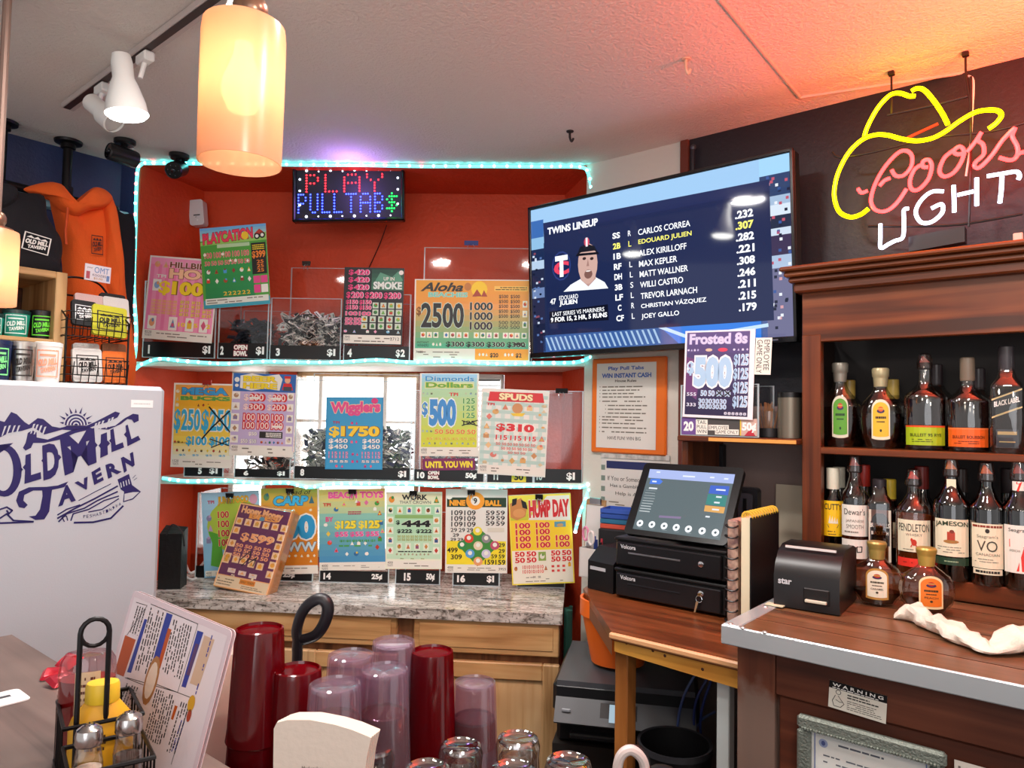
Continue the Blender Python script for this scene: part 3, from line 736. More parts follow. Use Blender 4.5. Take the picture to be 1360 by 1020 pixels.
def art_bush(t, R, H, sy):
    k = R * .93; d = -k - .001
    def q(pts, m, l): t.add([(a * k, d - l * .0003, b * H) for a, b in pts], [tuple(range(len(pts)))], m, False)
    q([(-.92, .08), (.92, .08), (.92, .66), (-.92, .66)], mat('#cfc6b4', .5), 0)
    q([(-.8, .26), (.8, .26), (.8, .5), (.6, .58), (.3, .62), (-.3, .62), (-.6, .58), (-.8, .5)], mat('#2a2326', .5), 1)
    for s_, z0, z1, w in (('BUSHMILLS', .46, .51, .8), ('BLACK BUSH', .38, .42, .7)):
        vs, fs, bb = glyphs(s_, .02, 0); t.add([((-w + 2 * w * (a - bb[0]) / (bb[2] - bb[0])) * k, d - .0008, (z0 + (z1 - z0) * (b - bb[1]) / (bb[3] - bb[1])) * H) for a, b in vs], fs, PAPER, False)
    q([(-.6, .12), (.6, .12), (.6, .2), (-.6, .2)], mat('#9a8f80'), 1)
bottle(1168, 2.08, ZPL, 636, 16, 'square bottle with an arched black label on the lower shelf', 'square', BRG, '#6a2f0c', .7, ('plain', '#2a2226'), art_bush, sh=.72)
def art_pend(t, R, H, sy):
    band(t, R, H, .22 * H, .52 * H, CREAM, 2.0); t.text('PENDLETON', .06, .36, .94, .12, INK, 3, 0); t.text('WHISKY', .28, .50, .72, .42, GREYINK, 3, 0)
    t.ell(.5, .70, .07, .10, mat('#c5351f'), 3); t.ell(.44, .62, .03, .06, mat('#c5351f'), 3); t.line([(.44, .78), (.42, .84)], .03, mat('#c5351f'), 3); t.line([(.55, .78), (.57, .84)], .03, mat('#c5351f'), 3)
    t.words(.2, .9, .8, .95, 1, GREYINK, 2); band(t, R, H, .08 * H, .16 * H, mat('#e8372a', .45), 2.0); t.words(.2, .4, .8, .6, 1, mat('#9a1c12'), 2)
bottle(1213, 2.06, ZPL, 622, 23, 'clear bottle with cream label, red base band and red pourer on the lower shelf', 'round', None, '#a8521c', .62, ('pour', '#e8402c'), art_pend, sh=.58)
def art_jam(t, R, H, sy):
    band(t, R, H, .20 * H, .50 * H, CREAM, 2.0); t.text('JAMESON', .03, .24, .97, .08, mat('#2a3a22'), 3, .02, arc=.03); t.rect(.38, .34, .58, .56, mat('#b5402a'), 3); t.ell(.48, .60, .2, .05, mat('#a8763a'), 2); t.ell(.5, .33, .06, .05, mat('#7a2c1c'), 3)
    t.words(.1, .72, .9, .92, 3, GREYINK, 2, .7, .3); band(t, R, H, .13 * H, .19 * H, mat('#26402c', .45), 2.0); t.words(.3, .35, .7, .65, 1, mat('#9db08c'), 2)
    t.sheet(.024, H * .16, None); t.M = T(0, -.016, H * .74); t.rect(.1, 0, .9, .8, CREAM, 0); t.ell(.5, .8, .45, .2, CREAM, 0); t.ell(.5, .8, .28, .12, mat('#b5402a'), 2)
bottle(1263, 2.05, ZPL, 607, 23, 'green bottle with cream label and orange pourer on the lower shelf', 'round', DKG, '#141c08', .5, ('pour', '#f08a2c'), art_jam)
def art_vo(t, R, H, sy):
    band(t, R, H, .14 * H, .50 * H, CREAM, 1.9); t.words(.05, .02, .95, .1, 1, mat('#8a2f1c'), 2, 1, .6, False); t.ell(.5, .16, .06, .05, INK, 3); t.text("Seagram's", .2, .34, .8, .25, GREYINK, 3, 0); t.text('VO', .2, .62, .78, .38, mat('#4a4438'), 3, .0); t.text('CANADIAN', .16, .72, .84, .66, GREYINK, 3, 0)
    t.words(.12, .77, .88, .88, 2, GREYINK, 2, .8, .3); band(t, R, H, .09 * H, .135 * H, CREAM, 1.7); t.words(.1, .2, .9, .8, 1, INK, 2, 1, .7, False)
bottle(1310, 2.05, ZPL, 613, 22, 'dark bottle with cream label, silver neck foil and orange pourer', 'round', clear('#5a3420', .12, .02, .5), '#1a0a05', .6, ('pour', '#f07a24'), art_vo)
def art_seven(t, R, H, sy):
    band(t, R, H, .13 * H, .50 * H, PAPER, 2.0); t.text("Seagram's", .18, .16, .86, .06, INK, 3, 0); r = mat('#d8281c', .45)
    t.poly([(.2, .3), (.82, .3), (.82, .44), (.62, .96), (.40, .96), (.60, .46), (.2, .46)], r, 3); t.text('AMERICAN', .2, .56, .5, .51, GREYINK, 2, 0)
    t.sheet(.03, H * .12, (.016, .016), H * .80); t.rect(0, 0, 1, 1, PAPER, 0); t.text('7', .32, .85, .68, .2, r, 3, .05)
bottle(1353, 2.05, ZPL, 612, 21, 'dark bottle with a white label and big red numeral, right edge of lower shelf', 'round', clear('#5a3420', .12, .02, .5), '#1a0a05', .6, ('pour', '#c0392b'), art_seven)
for px, top, hw, c_, lab, lc_ in ((1114, 620, 13, '#e4dfcb', 'dark bottle with white cap behind the yellow shield label bottle', None), (1147, 617, 14, '#b5281c', 'dark bottle with a red cap behind the two white labels bottle', None),
                                  (1181, 636, 16, '#e0c23a', 'amber bottle with yellow cap behind the arched black label bottle', '#d8c8a4'), (1224, 619, 15, '#7a1f18', 'dark bottle with a maroon cap behind the cream and red label bottle', None),
                                  (1275, 622, 15, '#3a2c28', 'dark bottle behind the green bottle with cream label', None), (1291, 668, 16, '#3a3028', 'short bottle with cream label between the green bottle and the silver neck one', '#e6dfc2'), (1339, 622, 15, '#2a2226', 'dark bottle with a black cap between the last two lower shelf bottles', None)):
    bottle(px, 2.16, ZPL, top, hw, lab, 'round', DKG if c_ != '#e0c23a' else BRG, '#120a06' if c_ != '#e0c23a' else '#8a4a18', .55, ('plain', c_), plainlabel(lc_) if lc_ else None)
bottle(1165, 1.8, ZB + .003, 719, 33, 'dimpled whiskey bottle with cream label on the bar counter beside the receipt printer', 'crown', cap=('stopper', '#a98f4c'), art=art_named('#ece3cc', '#b9863a', '#b5281c', 'CARAMEL'), fill=.25, base_py=801, liquid='#5a2408', group='whiskey bottles on the counter')
bottle(1231, 1.8, ZB + .003, 727, 35, 'dimpled whiskey bottle with orange label on the bar counter beside the towel', 'crown', cap=('stopper', '#b99a4a'), art=art_named('#e8791c', '#f0d9a8', '#b5281c', 'PEACH'), fill=.3, base_py=813, liquid='#5a2408', group='whiskey bottles on the counter', yaw=14)
# ================================================================== TELEVISION, NEON, SHELF UNIT, DESK
def conv(x0, y0, k): return lambda x, y: (x0 + x * k, y0 + y * k)
MTV = T(0.433, 2.37, 2.056) @ Euler((0.045, -0.009, -0.691), 'XYZ').to_matrix().to_4x4()
TW, TH = .97, .56
tv = thing('television', 'large wall mounted flat television showing a baseball lineup, beside the neon sign', 'television', MTV)
mb = MB(); mb.box((0, .028, 0), (TW, .05, TH), mat('#0a0a0c', .3), .006)
b_ = .011
mb.build('housing', tv)
mb = MB()
for x, z, a, c_ in ((0, TH / 2 - b_ / 2, TW, b_), (0, -TH / 2 + .009, TW, .018), (-TW / 2 + b_ / 2, 0, b_, TH), (TW / 2 - b_ / 2, 0, b_, TH)): mb.box((x, 0, z), (a, .012, c_), mat('#0c0c0e', .22), .002)
mb.build('bezel', tv)
mb = MB(); mb.box((TW * .43, -.0075, -TH / 2 + .009), (.03, .002, .006), CHROME, .001); mb.build('badge', tv)
mb = MB(); mb.bx(-.1, .1, .053, .07, -.12, .12, DARK, .003); mb.bx(-.02, .02, .07, .135, -.05, .05, DARK); mb.build('wall_bracket', tv)
sc = MB().sheet(TW - .022, TH - .03); sc.M = T(0, .001, .003)
def e(h, k=1.0): return glow(h, k, .05, '#05060a')
MS = MTV @ sc.M; cv = conv(690, 190, .2941)
def SP(x, y): return sc.at(MS, 0, *cv(x, y))
def spoly(pts, m, lay): sc.poly([SP(*p) for p in pts], m, lay)
sc.rect(0, 0, 1, 1, e('#1c2748'), 0)
sc.poly([(0, 0), (1, 0), (1, .17), (0, .25)], e('#9cc6ec', .85), 1)
# grandstands left and right of the panel
for i, (y0, y1, h) in enumerate(((.08, .2, '#3a6cb4'), (.2, .28, '#8fbfe4'), (.28, .36, '#1b2c52'), (.36, .42, '#b6cfe8'), (.42, .55, '#232a48'), (.55, .62, '#6f86b4'), (.62, .8, '#2a2c4a'), (.8, 1, '#1c2340'))): sc.rect(.0, y0, .06, y1, e(h, .8), 2)
for i in range(26): sc.rect(.004 + random.random() * .045, .3 + random.random() * .6, .004 + random.random() * .045 + .01, .3 + random.random() * .6 + .012, e(random.choice(['#dfe8f4', '#5a78b0', '#a04a5c', '#101830']), .8), 3) if False else None
for i in range(34):
    x = .003 + random.random() * .045; y = .3 + random.random() * .62; sc.rect(x, y, x + .01, y + .014, e(random.choice(['#cfdcf0', '#5a78b0', '#8a4a5c', '#101830']), .8), 3)
for y0, y1, h in ((0, .10, '#9fd0f4'), (.10, .22, '#2a4068'), (.22, .27, '#9fb8d4'), (.27, .33, '#d2e0ee'), (.33, .40, '#1f2a44'), (.40, .44, '#c9d8e8'), (.44, .55, '#3a3050'), (.55, .62, '#a8bcd8'), (.62, 1, '#6a6a8c')): sc.rect(.905, y0, 1, y1, e(h, .85), 2)
for i in range(60):
    x = .91 + random.random() * .08; y = .1 + random.random() * .85; sc.rect(x, y, x + .009, y + .016, e(random.choice(['#e8eef6', '#3a5a9c', '#c0566c', '#18203a', '#d8a0a8']), .8), 3)
sc.rect(0.05, .885, .92, 1, e('#3a5f9e', .8), 2)
for i in range(22): sc.poly([(.06 + i * .022, .9), (.068 + i * .022, .9), (.09 + i * .022, .99), (.082 + i * .022, .99)], e('#a8c6e6', .8), 3)
sc.poly([(.55, .89), (.9, .885), (.9, 1), (.62, 1)], e('#2f78d8', .9), 3); sc.line([(.55, .89), (.66, .97), (.92, .93)], .02, e('#bcd8f2', .9), 4)
PAN = e('#1c2850', .8)
spoly([(108, 362), (1128, 165), (1150, 800), (130, 868)], PAN, 5)
spoly([(108, 362), (1128, 165), (1130, 215), (110, 408)], e('#202c58', .8), 6)
sc.poly([(.52, .205), (.56, .16), (.88, .13), (.9, .16)], e('#5a7490', .8), 4)
WT = e('#f4f6fa', 1.1); YL = e('#f4ec6c', 1.1)
def st_(t, xl, yl, xr, yr, h, m=WT, bold=.02): sc.textat(t, MS, *cv(xl, yl), *cv(xr, yr), h * .2941, m, 9, bold)
st_('TWINS LINEUP', 128, 395, 355, 360, 32, WT, .035)
rows = [('SS', 'R', 'CARLOS CORREA', '.232', 418, (537, 400, 772, 365)), ('2B', 'L', 'EDOUARD JULIEN', '.307', 465, (538, 447, 778, 413)), ('1B', 'L', 'ALEX KIRILLOFF', '.282', 511, (540, 496, 755, 467)),
        ('RF', 'L', 'MAX KEPLER', '.221', 558, (541, 545, 713, 524)), ('DH', 'L', 'MATT WALLNER', '.308', 604, (544, 590, 762, 568)), ('3B', 'S', 'WILLI CASTRO', '.246', 651, (546, 638, 740, 620)),
        ('LF', 'L', 'TREVOR LARNACH', '.211', 697, (549, 690, 803, 664)), ('C', 'R', 'CHRISTIAN VÁZQUEZ', '.215', 744, (550, 734, 845, 708)), ('CF', 'L', 'JOEY GALLO', '.179', 791, (552, 785, 722, 770))]
for i, (p_, l_, n_, a_, y, nm) in enumerate(rows):
    m = YL if i == 1 else WT; dx = i * 2.2
    w_ = 34 if len(p_) > 1 else 16
    st_(p_, 438 - w_ / 2 + dx, y + 2, 438 + w_ / 2 + dx, y - 2, 27, m, .03)
    st_(l_, 491 + dx, y - 9, 504 + dx, y - 11, 25, m, 0); st_(n_, *nm, 27, m, .01)
    ya = (325, 375, 427, 481, 534, 587, 639, 692, 745)[i]; st_(a_, 974 + dx, ya, 1056 + dx * .9, ya - 10, 36, m, .035)
LG = SP(190, 555); sc.ell(LG[0], LG[1], .044, .1, e('#2c3c78', .9), 7); sc.ell(LG[0], LG[1], .039, .089, e('#16224e', .9), 8)
sc.text('C', LG[0] - .035, LG[1] - .03, LG[0] + .035, LG[1] + .06, e('#d8405a'), 9, .06); sc.text('T', LG[0] - .028, LG[1] - .07, LG[0] + .03, LG[1] + .075, e('#eef2f8'), 10, .05)
# plain portrait of a capped player
spoly([(200, 672), (232, 640), (280, 612), (345, 606), (385, 628), (402, 656)], e('#e4e9f2', .95), 7); spoly([(274, 560), (340, 555), (346, 612), (312, 648), (278, 618)], e('#b58f86', .9), 8)
FC = SP(309, 545); sc.ell(FC[0], FC[1], .043, .135, e('#c8a398', .9), 9, 18); HC = SP(312, 582); sc.ell(HC[0], HC[1] + .015, .018, .03, e('#7a564e', .9), 10); MC_ = SP(312, 578); sc.ell(MC_[0], MC_[1], .011, .005, e('#e8dcd8', .9), 11)
spoly([(262, 505), (275, 470), (305, 455), (340, 466), (357, 498), (340, 486), (280, 494)], e('#10131f', .9), 11); spoly([(256, 512), (262, 500), (357, 492), (360, 502)], e('#0a0d18', .9), 12)
CCP = SP(305, 447); sc.ell(CCP[0], CCP[1], .012, .03, e('#c04458'), 12); sc.rect(CCP[0] - .004, CCP[1] - .028, CCP[0] + .004, CCP[1] + .03, e('#e8ecf4'), 13)
for xx in (294, 328): q = SP(xx, 522); sc.ell(q[0], q[1], .008, .01, e('#3a2a2a', .8), 11); sc.rect(q[0] - .011, q[1] - .035, q[0] + .011, q[1] - .025, e('#3a2a2a', .8), 11)
q = SP(310, 548); sc.poly([(q[0] - .006, q[1] + .012), (q[0] + .006, q[1] + .012), (q[0] + .001, q[1] - .035)], e('#a98278', .8), 11)
st_('47', 140, 718, 166, 714, 26); st_('EDOUARD', 181, 702, 266, 690, 20, WT, .0); st_('JULIEN', 182, 727, 262, 717, 26, WT, .03)
spoly([(136, 762), (400, 728), (404, 800), (138, 815)], e('#0a0f26', .6), 7)
st_('LAST SERIES VS MARINERS', 150, 774, 384, 750, 18, WT, .0); st_('9 FOR 15, 2 HR, 5 RUNS', 143, 800, 397, 778, 24, WT, .03)
sc.build('screen', tv)

# neon sign hung over the liquor cabinet
NN = 2.13; cn = conv(1030, 70, .28424)
MN = MR @ T(hit(MR, NN, 1200, 320)[0], NN, ztop)
neon = thing('neon_sign', 'lit neon sign with a yellow cowboy hat above red and white script lettering', 'neon sign', MN)
I_N = MN.inverted() @ MR
def npts(P, y=0.0, n=6):
    Q = []
    for p in P:
        x, z = hit(MR, NN, *cn(*p)); v = I_N @ Vector((x, NN, z)); v.y += y; Q.append(v)
    return smooth(Q, n)
NY = glow('#ffe000', 6, .3, '#222200'); NR_ = glow('#ff2222', 14, .3); NWH = glow('#dfe2ff', 4.0, .3)
HATS = [[(415, 390), (430, 345), (470, 270), (510, 220), (545, 193), (585, 190), (625, 203), (652, 202)], [(635, 180), (660, 167), (695, 175), (740, 225), (780, 285), (805, 335)],
        [(434, 728), (400, 755), (350, 768), (300, 745), (277, 690), (276, 630), (295, 555), (340, 470), (400, 410), (460, 385), (520, 385), (590, 403), (660, 412), (730, 400), (790, 370), (860, 320), (930, 280), (990, 268), (1040, 272), (1055, 295), (1030, 330), (995, 355)]]
for h in HATS:
    mb = MB(); mb.tube(npts(h), .0058, NY, 8); mb.build('hat_tube', neon)
REDS = [[(385, 635), (402, 654), (430, 645)], [(486, 622), (510, 597), (536, 586)], [(543, 548), (562, 575), (600, 572), (634, 530), (637, 482), (610, 458), (570, 470), (510, 535), (465, 615), (446, 690), (468, 735), (520, 738), (570, 698), (612, 636)],
        [(690, 520), (650, 545), (628, 600), (637, 638), (670, 638), (714, 590), (730, 530), (715, 500), (690, 508), (688, 532), (712, 535)], [(840, 450), (790, 490), (766, 550), (786, 578), (830, 562), (868, 510), (880, 460), (860, 438), (832, 460), (852, 475), (890, 466)],
        [(895, 463), (930, 420), (962, 372), (946, 408), (970, 430), (972, 475), (936, 510), (930, 532), (955, 535), (1010, 480), (1060, 410), (1117, 353), (1106, 390), (1130, 440), (1128, 482), (1098, 502), (1045, 490)], [(1133, 475), (1150, 466), (1185, 462)]]
for h in REDS:
    mb = MB(); mb.tube(npts(h), .0048, NR_, 8); mb.build('script_tube', neon)
WHS = [[(490, 800), (490, 860), (492, 912), (530, 893), (560, 878)], [(560, 878), (590, 868), (599, 840), (600, 780), (600, 735), (622, 728)], [(785, 648), (730, 650), (680, 690), (655, 745), (680, 792), (730, 790), (778, 748), (776, 708), (728, 728)],
       [(832, 620), (834, 680), (835, 745)], [(850, 665), (890, 656), (925, 648)], [(940, 585), (940, 650), (940, 715)], [(988, 577), (1060, 565), (1125, 556), (1140, 575), (1134, 592)], [(1058, 578), (1055, 640), (1048, 702)]]
for h in WHS:
    mb = MB(); mb.tube(npts(h), .005, NWH, 8); mb.build('letter_tube', neon)
mb = MB(); FRM = mat('#17110f', .4)
for h in ([(250, 450), (285, 475), (420, 455), (560, 420), (720, 380), (1000, 350), (1190, 300)], [(510, 275), (700, 235), (890, 185)], [(905, 90), (905, 300), (903, 560), (895, 800)], [(420, 800), (640, 800), (860, 790), (1150, 740)]):
    mb.tube(npts(h, .03, 3), .0032, FRM, 6)
mb.build('wire_frame', neon)
for a, b in (((530, 150), (530, 270)), ((880, 60), (905, 230))):
    mb = MB(); x, z = hit(MR, NN, *cn(*a)); v = I_N @ Vector((x, NN, z)); x2, z2_ = hit(MR, NN, *cn(*b)); v2 = I_N @ Vector((x2, NN, z2_))
    tz = CEIL - ztop - .001
    mb.tube([(v2.x, .03, v2.z), (v.x, .03, v.z), (v.x, .03, tz)], .003, FRM, 6); mb.box((v.x, .03, tz - .006), (.016, .016, .012), FRM, .002); mb.build('hanging_hook', neon)
mb = MB(); P0 = npts([(610, 885), (875, 835)], .05, 1); mb.hull([P0[0] + Vector((0, y, z)) for y in (-.02, .02) for z in (-.02, .02)] + [P0[1] + Vector((0, y, z)) for y in (-.02, .02) for z in (-.02, .02)], mat('#1d1a1a', .4)); mb.build('transformer', neon)
mb = MB(); mb.tube(npts([(890, 85), (915, 110), (910, 250), (900, 420), (880, 560)], .035), .0028, mat('#e8e0dc', .5), 6)
mb.build('supply_wire', neon)
mb = MB(); mb.tube(npts([(605, 385), (680, 350), (752, 317)], .025), .004, glow('#ff3a10', 1.2), 8); mb.build('electrode', neon)  # dim glowing tube put in for an orange-lit reflection on the sign
# black plastic stand and small items left on the cornice are partly hidden by the sign
mb = MB(); x, z = hit(MR, 2.1, 1352, 300); mb.bx(-.01, .01, -.006, .006, 0, .045, mat('#cfc4b4', .5), .002); solo('wall_plate', mb, 'small pale plate standing on the cornice at the right frame edge', 'plate', MR @ T(x, 2.1, ztop + .0005))
# wall rod and cord above the television
mb = MB(); x, z = hit(MR, NW - .02, 921, 200); mb.tube([(0, 0, 0), (0, 0, -.28)], .007, mat('#20222a', .3), 8); mb.ball((0, 0, 0), .011, mat('#3a3c44', .3), 8)
solo('black_rod', mb, 'thin black rod on the dark wall above the television beside red trim', 'rod', MR @ T(x, NW - .022, z + .01))

# ------------------------------------------------------------------ wall shelf with the employee game
NS = 1.99; xL = hit(MR, NS, 899, 585)[0]; zsf = hit(MR, NS, 950, 580)[1]
ws = thing('wall_shelf', 'dark wooden wall shelf between the television and the liquor cabinet', 'shelf', MR @ T(xL, NW, zsf))
Lw = xs0 - xL - .002
mb = MB(); mb.bx(0, Lw, NS - NW, -.001, -.016, 0, MAHO, .003); mb.build('board', ws)
mb = MB(); mb.bx(0.0, .02, NS - NW + .03, -.001, -.13, -.016, MAHOZ, .003); mb.build('bracket', ws)
mb = MB(); mb.bx(0.1, Lw, NS - NW - .001, NS - NW, -.013, -.003, mat('#d89a4a', .5)); mb.build('pine_edge', ws)
# game bin 20 with the purple game poster
def strip_text(t, w, h, items, m=None):
    for s_, a, b, bold in items: t.text(s_, a, .22, b, .80, m or WHITE, 3, bold)
M0, w, h = rect_on(MR, 2.0, (904, 557), (1006, 560), (1005, 583), (903, 580), True)
x0_, z0_ = hit(MR, 2.0, 954, 581)
MB20 = MR @ T(x0_, 2.0, zsf + .001)
ACR = clear('#ffffff', .025, .05, .22); ACE = milky('#dfeef2', .4, .25, .1, '#ffffff', .2)
def bin_(name, label, M, w, h, d, sh, items, strip='#0b0b0d', back=None, extra=None, group='clear pull tab bins', fronth=None):
    """clear acrylic dispenser: base at M (front bottom centre), w wide, h tall, d deep; number strip sh tall"""
    b = thing(name, label, 'dispenser', M, group); t = .003
    mb = MB(); hb = back or h; hf = fronth or h
    mb.bx(-w / 2, w / 2, 0, t, 0, hf, ACR); mb.build('front_panel', b)
    mb = MB(); mb.bx(-w / 2, w / 2, d - t, d, 0, hb, ACR); mb.build('back_panel', b)
    for sx in (-1, 1):
        mb = MB(); mb.hull([(sx * (w / 2 - t) - t / 2 * sx, t, 0), (sx * w / 2, t, 0), (sx * w / 2, d - t, 0), (sx * (w / 2 - t), d - t, 0), (sx * (w / 2 - t), t, hf), (sx * w / 2, t, hf), (sx * w / 2, d - t, h), (sx * (w / 2 - t), d - t, h)], ACR); mb.build('side_panel', b)
    mb = MB(); mb.bx(-w / 2, w / 2, t, d - t, 0, t, ACR); mb.build('floor_panel', b)
    mb = MB(); e_ = .0022
    for sx in (-1, 1): mb.bx(sx * w / 2 - e_, sx * w / 2 + e_, -.001, .003, 0, hf, ACE); mb.bx(sx * w / 2 - e_, sx * w / 2 + e_, d - .002, d, 0, hb, ACE)
    mb.bx(-w / 2, w / 2, -.001, .003, hf - e_, hf, ACE); mb.bx(-w / 2, w / 2, d - .002, d, hb - e_, hb, ACE); mb.bx(-w / 2, w / 2, -.001, .003, 0, e_, ACE)
    o = mb.build('edge', b); o['label'] = 'bright cut acrylic edges'
    tt = MB().sheet(w - .004, sh); tt.M = T(0, -.0016, sh / 2 + .003); tt.rect(0, 0, 1, 1, mat(strip, .35), 0); strip_text(tt, w, sh, items)
    if extra: extra(tt)
    tt.build('number_strip', b); return b
def ex20(t):
    t.rect(0, 0, .2, 1, mat('#6a4a8c', .5), 1); t.rect(.2, .1, .36, .98, PAPER, 1)
    for i, s_ in enumerate(('TAIL', 'PULL', 'WIN')): t.text(s_, .215, .16 + i * .27, .345, .36 + i * .27, INK, 3, 0)
    t.rect(.37, .4, .64, .72, PAPER, 1); t.rect(.46, .64, .77, .95, PAPER, 2); t.text('EMPLOYEE', .38, .46, .63, .66, INK, 3, 0); t.text('GAME ONLY', .47, .70, .76, .89, INK, 3, 0)
    t.rect(.79, .02, 1, .98, mat('#c9a99c', .5), 1); t.rect(.785, .02, .80, .98, mat('#e8c23a'), 2); t.poly([(.84, .98), (.92, .55), (.98, .98)], mat('#b5283a'), 2)
bin_('pull_tab_bin', 'clear acrylic pull tab bin numbered 20 on the wooden wall shelf', MB20, w, .15, .12, h * 1.0, [('20', .03, .17, .05), ('50¢', .81, .99, .05)], '#4a4644', extra=ex20)
# ================================================================== PULL TAB GAMES
def pal(*hs): return [mat(h, .45) for h in hs]
def grad(t, x0, y0, x1, y1, h0, h1, n=8, lay=1):
    a, b = C(h0), C(h1)
    for i in range(n):
        k = i / (n - 1); hx = '#%02x%02x%02x' % tuple(int(int(h0[j:j + 2], 16) * (1 - k) + int(h1[j:j + 2], 16) * k) for j in (1, 3, 5))
        t.rect(x0, y0 + (y1 - y0) * i / n, x1, y0 + (y1 - y0) * (i + 1) / n + .0005, mat(hx, .45), lay)
def poster(label, M, v, px4, draw, thick=.0012, group='pull tab game posters', tilt=0, name='game_poster'):
    m, w, h = rect_on(M, v, *px4, base=True)
    if tilt: m = m @ RX(tilt)
    p = thing(name, label, 'poster', m, group); L = T(0, 0, h / 2)
    mb = MB(); mb.bx(-w / 2, w / 2, 0, thick, 0, h, PAPER); mb.build('sheet', p)
    parts = {}
    def part(n):
        if n not in parts: parts[n] = MB().sheet(w, h); parts[n].M = L
        return parts[n]
    draw(part)
    for n, t in parts.items():
        o = t.build(n, p); o['label'] = {'background_print': 'coloured background print', 'title_lettering': 'big title words', 'prize_numbers': 'printed prize numbers', 'symbols': 'small printed symbols', 'footer_strip': 'white strip of small print', 'marker_strokes': 'hand drawn marker strokes'}.get(n, n.replace('_', ' '))
    return p
def footer(part, y0=.9, num='4000'):
    t = part('footer_strip'); t.rect(.02, y0, .98, .985, mat('#eae6da', .5), 2); t.text(num, .035, y0 + .012, .13, y0 + .042, INK, 4, 0); t.text('TICKETS', .035, y0 + .05, .13, y0 + .075, INK, 4, 0)
    t.words(.2, y0 + .02, .95, .975, 2, GREYINK, 3, .5, .35)
def nums(t, s_, x0, y0, x1, y1, nx, ny, m, out=None, gap=.2, bold=.03, lay=6):
    bold *= .6
    dx = (x1 - x0) / nx; dy = (y1 - y0) / ny
    for i in range(nx):
        for j in range(ny): t.text(s_, x0 + dx * (i + gap / 2), y0 + dy * (j + gap / 2), x0 + dx * (i + 1 - gap / 2), y0 + dy * (j + 1 - gap / 2), m, lay, bold, out)
CARD = mat('#efece2', .5)
def icons(t, pts, rx, ry, ms, back=CARD, lay=4):
    for k, (x, y) in enumerate(pts):
        if back: t.rect(x - rx, y - ry, x + rx, y + ry, back, lay)
        m = ms[k % len(ms)]; c = k % 4
        if c == 0: t.ell(x, y, rx * .65, ry * .6, m, lay + 1); t.ell(x + rx * .2, y - ry * .35, rx * .3, ry * .3, ms[(k + 1) % len(ms)], lay + 2)
        elif c == 1: t.poly([(x - rx * .6, y + ry * .6), (x + rx * .6, y + ry * .6), (x, y - ry * .7)], m, lay + 1); t.ell(x, y + ry * .2, rx * .3, ry * .3, ms[(k + 2) % len(ms)], lay + 2)
        elif c == 2: t.rect(x - rx * .55, y - ry * .4, x + rx * .55, y + ry * .6, m, lay + 1); t.ell(x, y - ry * .45, rx * .35, ry * .25, ms[(k + 1) % len(ms)], lay + 2)
        else: t.poly([(x, y - ry * .75), (x + rx * .6, y), (x, y + ry * .75), (x - rx * .6, y)], m, lay + 1)
def rowpts(x0, x1, y, n): return [(x0 + (x1 - x0) * i / (n - 1), y) for i in range(n)]
def colpts(x, y0, y1, n): return [(x, y0 + (y1 - y0) * i / (n - 1)) for i in range(n)]
MIX = pal('#c0392b', '#e6a51c', '#2f7a3a', '#2c6fb0', '#8a4a24', '#d8607c')
PINKW, YELW, REDW, BLUEW, GRNW, BLKW = pal('#ee8fb4', '#f4d92c', '#d2232a', '#2a86d0', '#3f9a3c', '#161416')
V0 = -.012                                             # posters hang just in front of the bins
def d_hog(part):
    t = part('background_print'); t.rect(.02, .02, .98, .98, mat('#f29cc0', .45), 0)
    for i in range(9): t.rect(.03 + i * .107, .1, .08 + i * .107, .9, mat('#ee84b0', .45), 1)
    t = part('title_lettering'); t.text('HILLBILLY', .30, .06, .97, .13, mat('#7a3a24'), 6, .03, (CARD, .03)); t.text('HOG', .30, .14, .97, .26, mat('#f6c9a0'), 6, .05, (mat('#8a5a3a'), .03)); t.text('TPI', .12, .22, .26, .26, CARD, 6, .03)
    t = part('prize_numbers'); t.text('$1000', .17, .29, .97, .47, YELW, 6, .05, (mat('#8a6a14'), .03))
    nums(t, '$125', .48, .51, .97, .71, 3, 4, mat('#f2e04a'), (mat('#9a6a14'), .02)); nums(t, '100', .08, .52, .46, .70, 5, 5, mat('#e8c84a'), None); t.text('10', .5, .78, .6, .83, YELW, 6, .03); t.text('5', .72, .78, .78, .83, YELW, 6, .03); t.text('2', .9, .78, .96, .83, YELW, 6, .03)
    t = part('symbols'); icons(t, [(.12, .10), (.24, .10)], .06, .06, pal('#e6a070', '#d8b090', '#c0392b'), None); icons(t, [(.14, .35)], .06, .07, pal('#8ab0d8', '#e6a070')); icons(t, [(.12, .80), (.42, .80), (.66, .80), (.86, .80)], .06, .08, pal('#e6a070', '#6f8fb8', '#e8c23a', '#d85a7c'))
    footer(part, .89, '8520')
poster('pink poster with yellow dollar 1000 prize lettering, leftmost on the top shelf', MF, V0, ((201, 339), (292, 346), (281, 455), (187, 450)), d_hog)
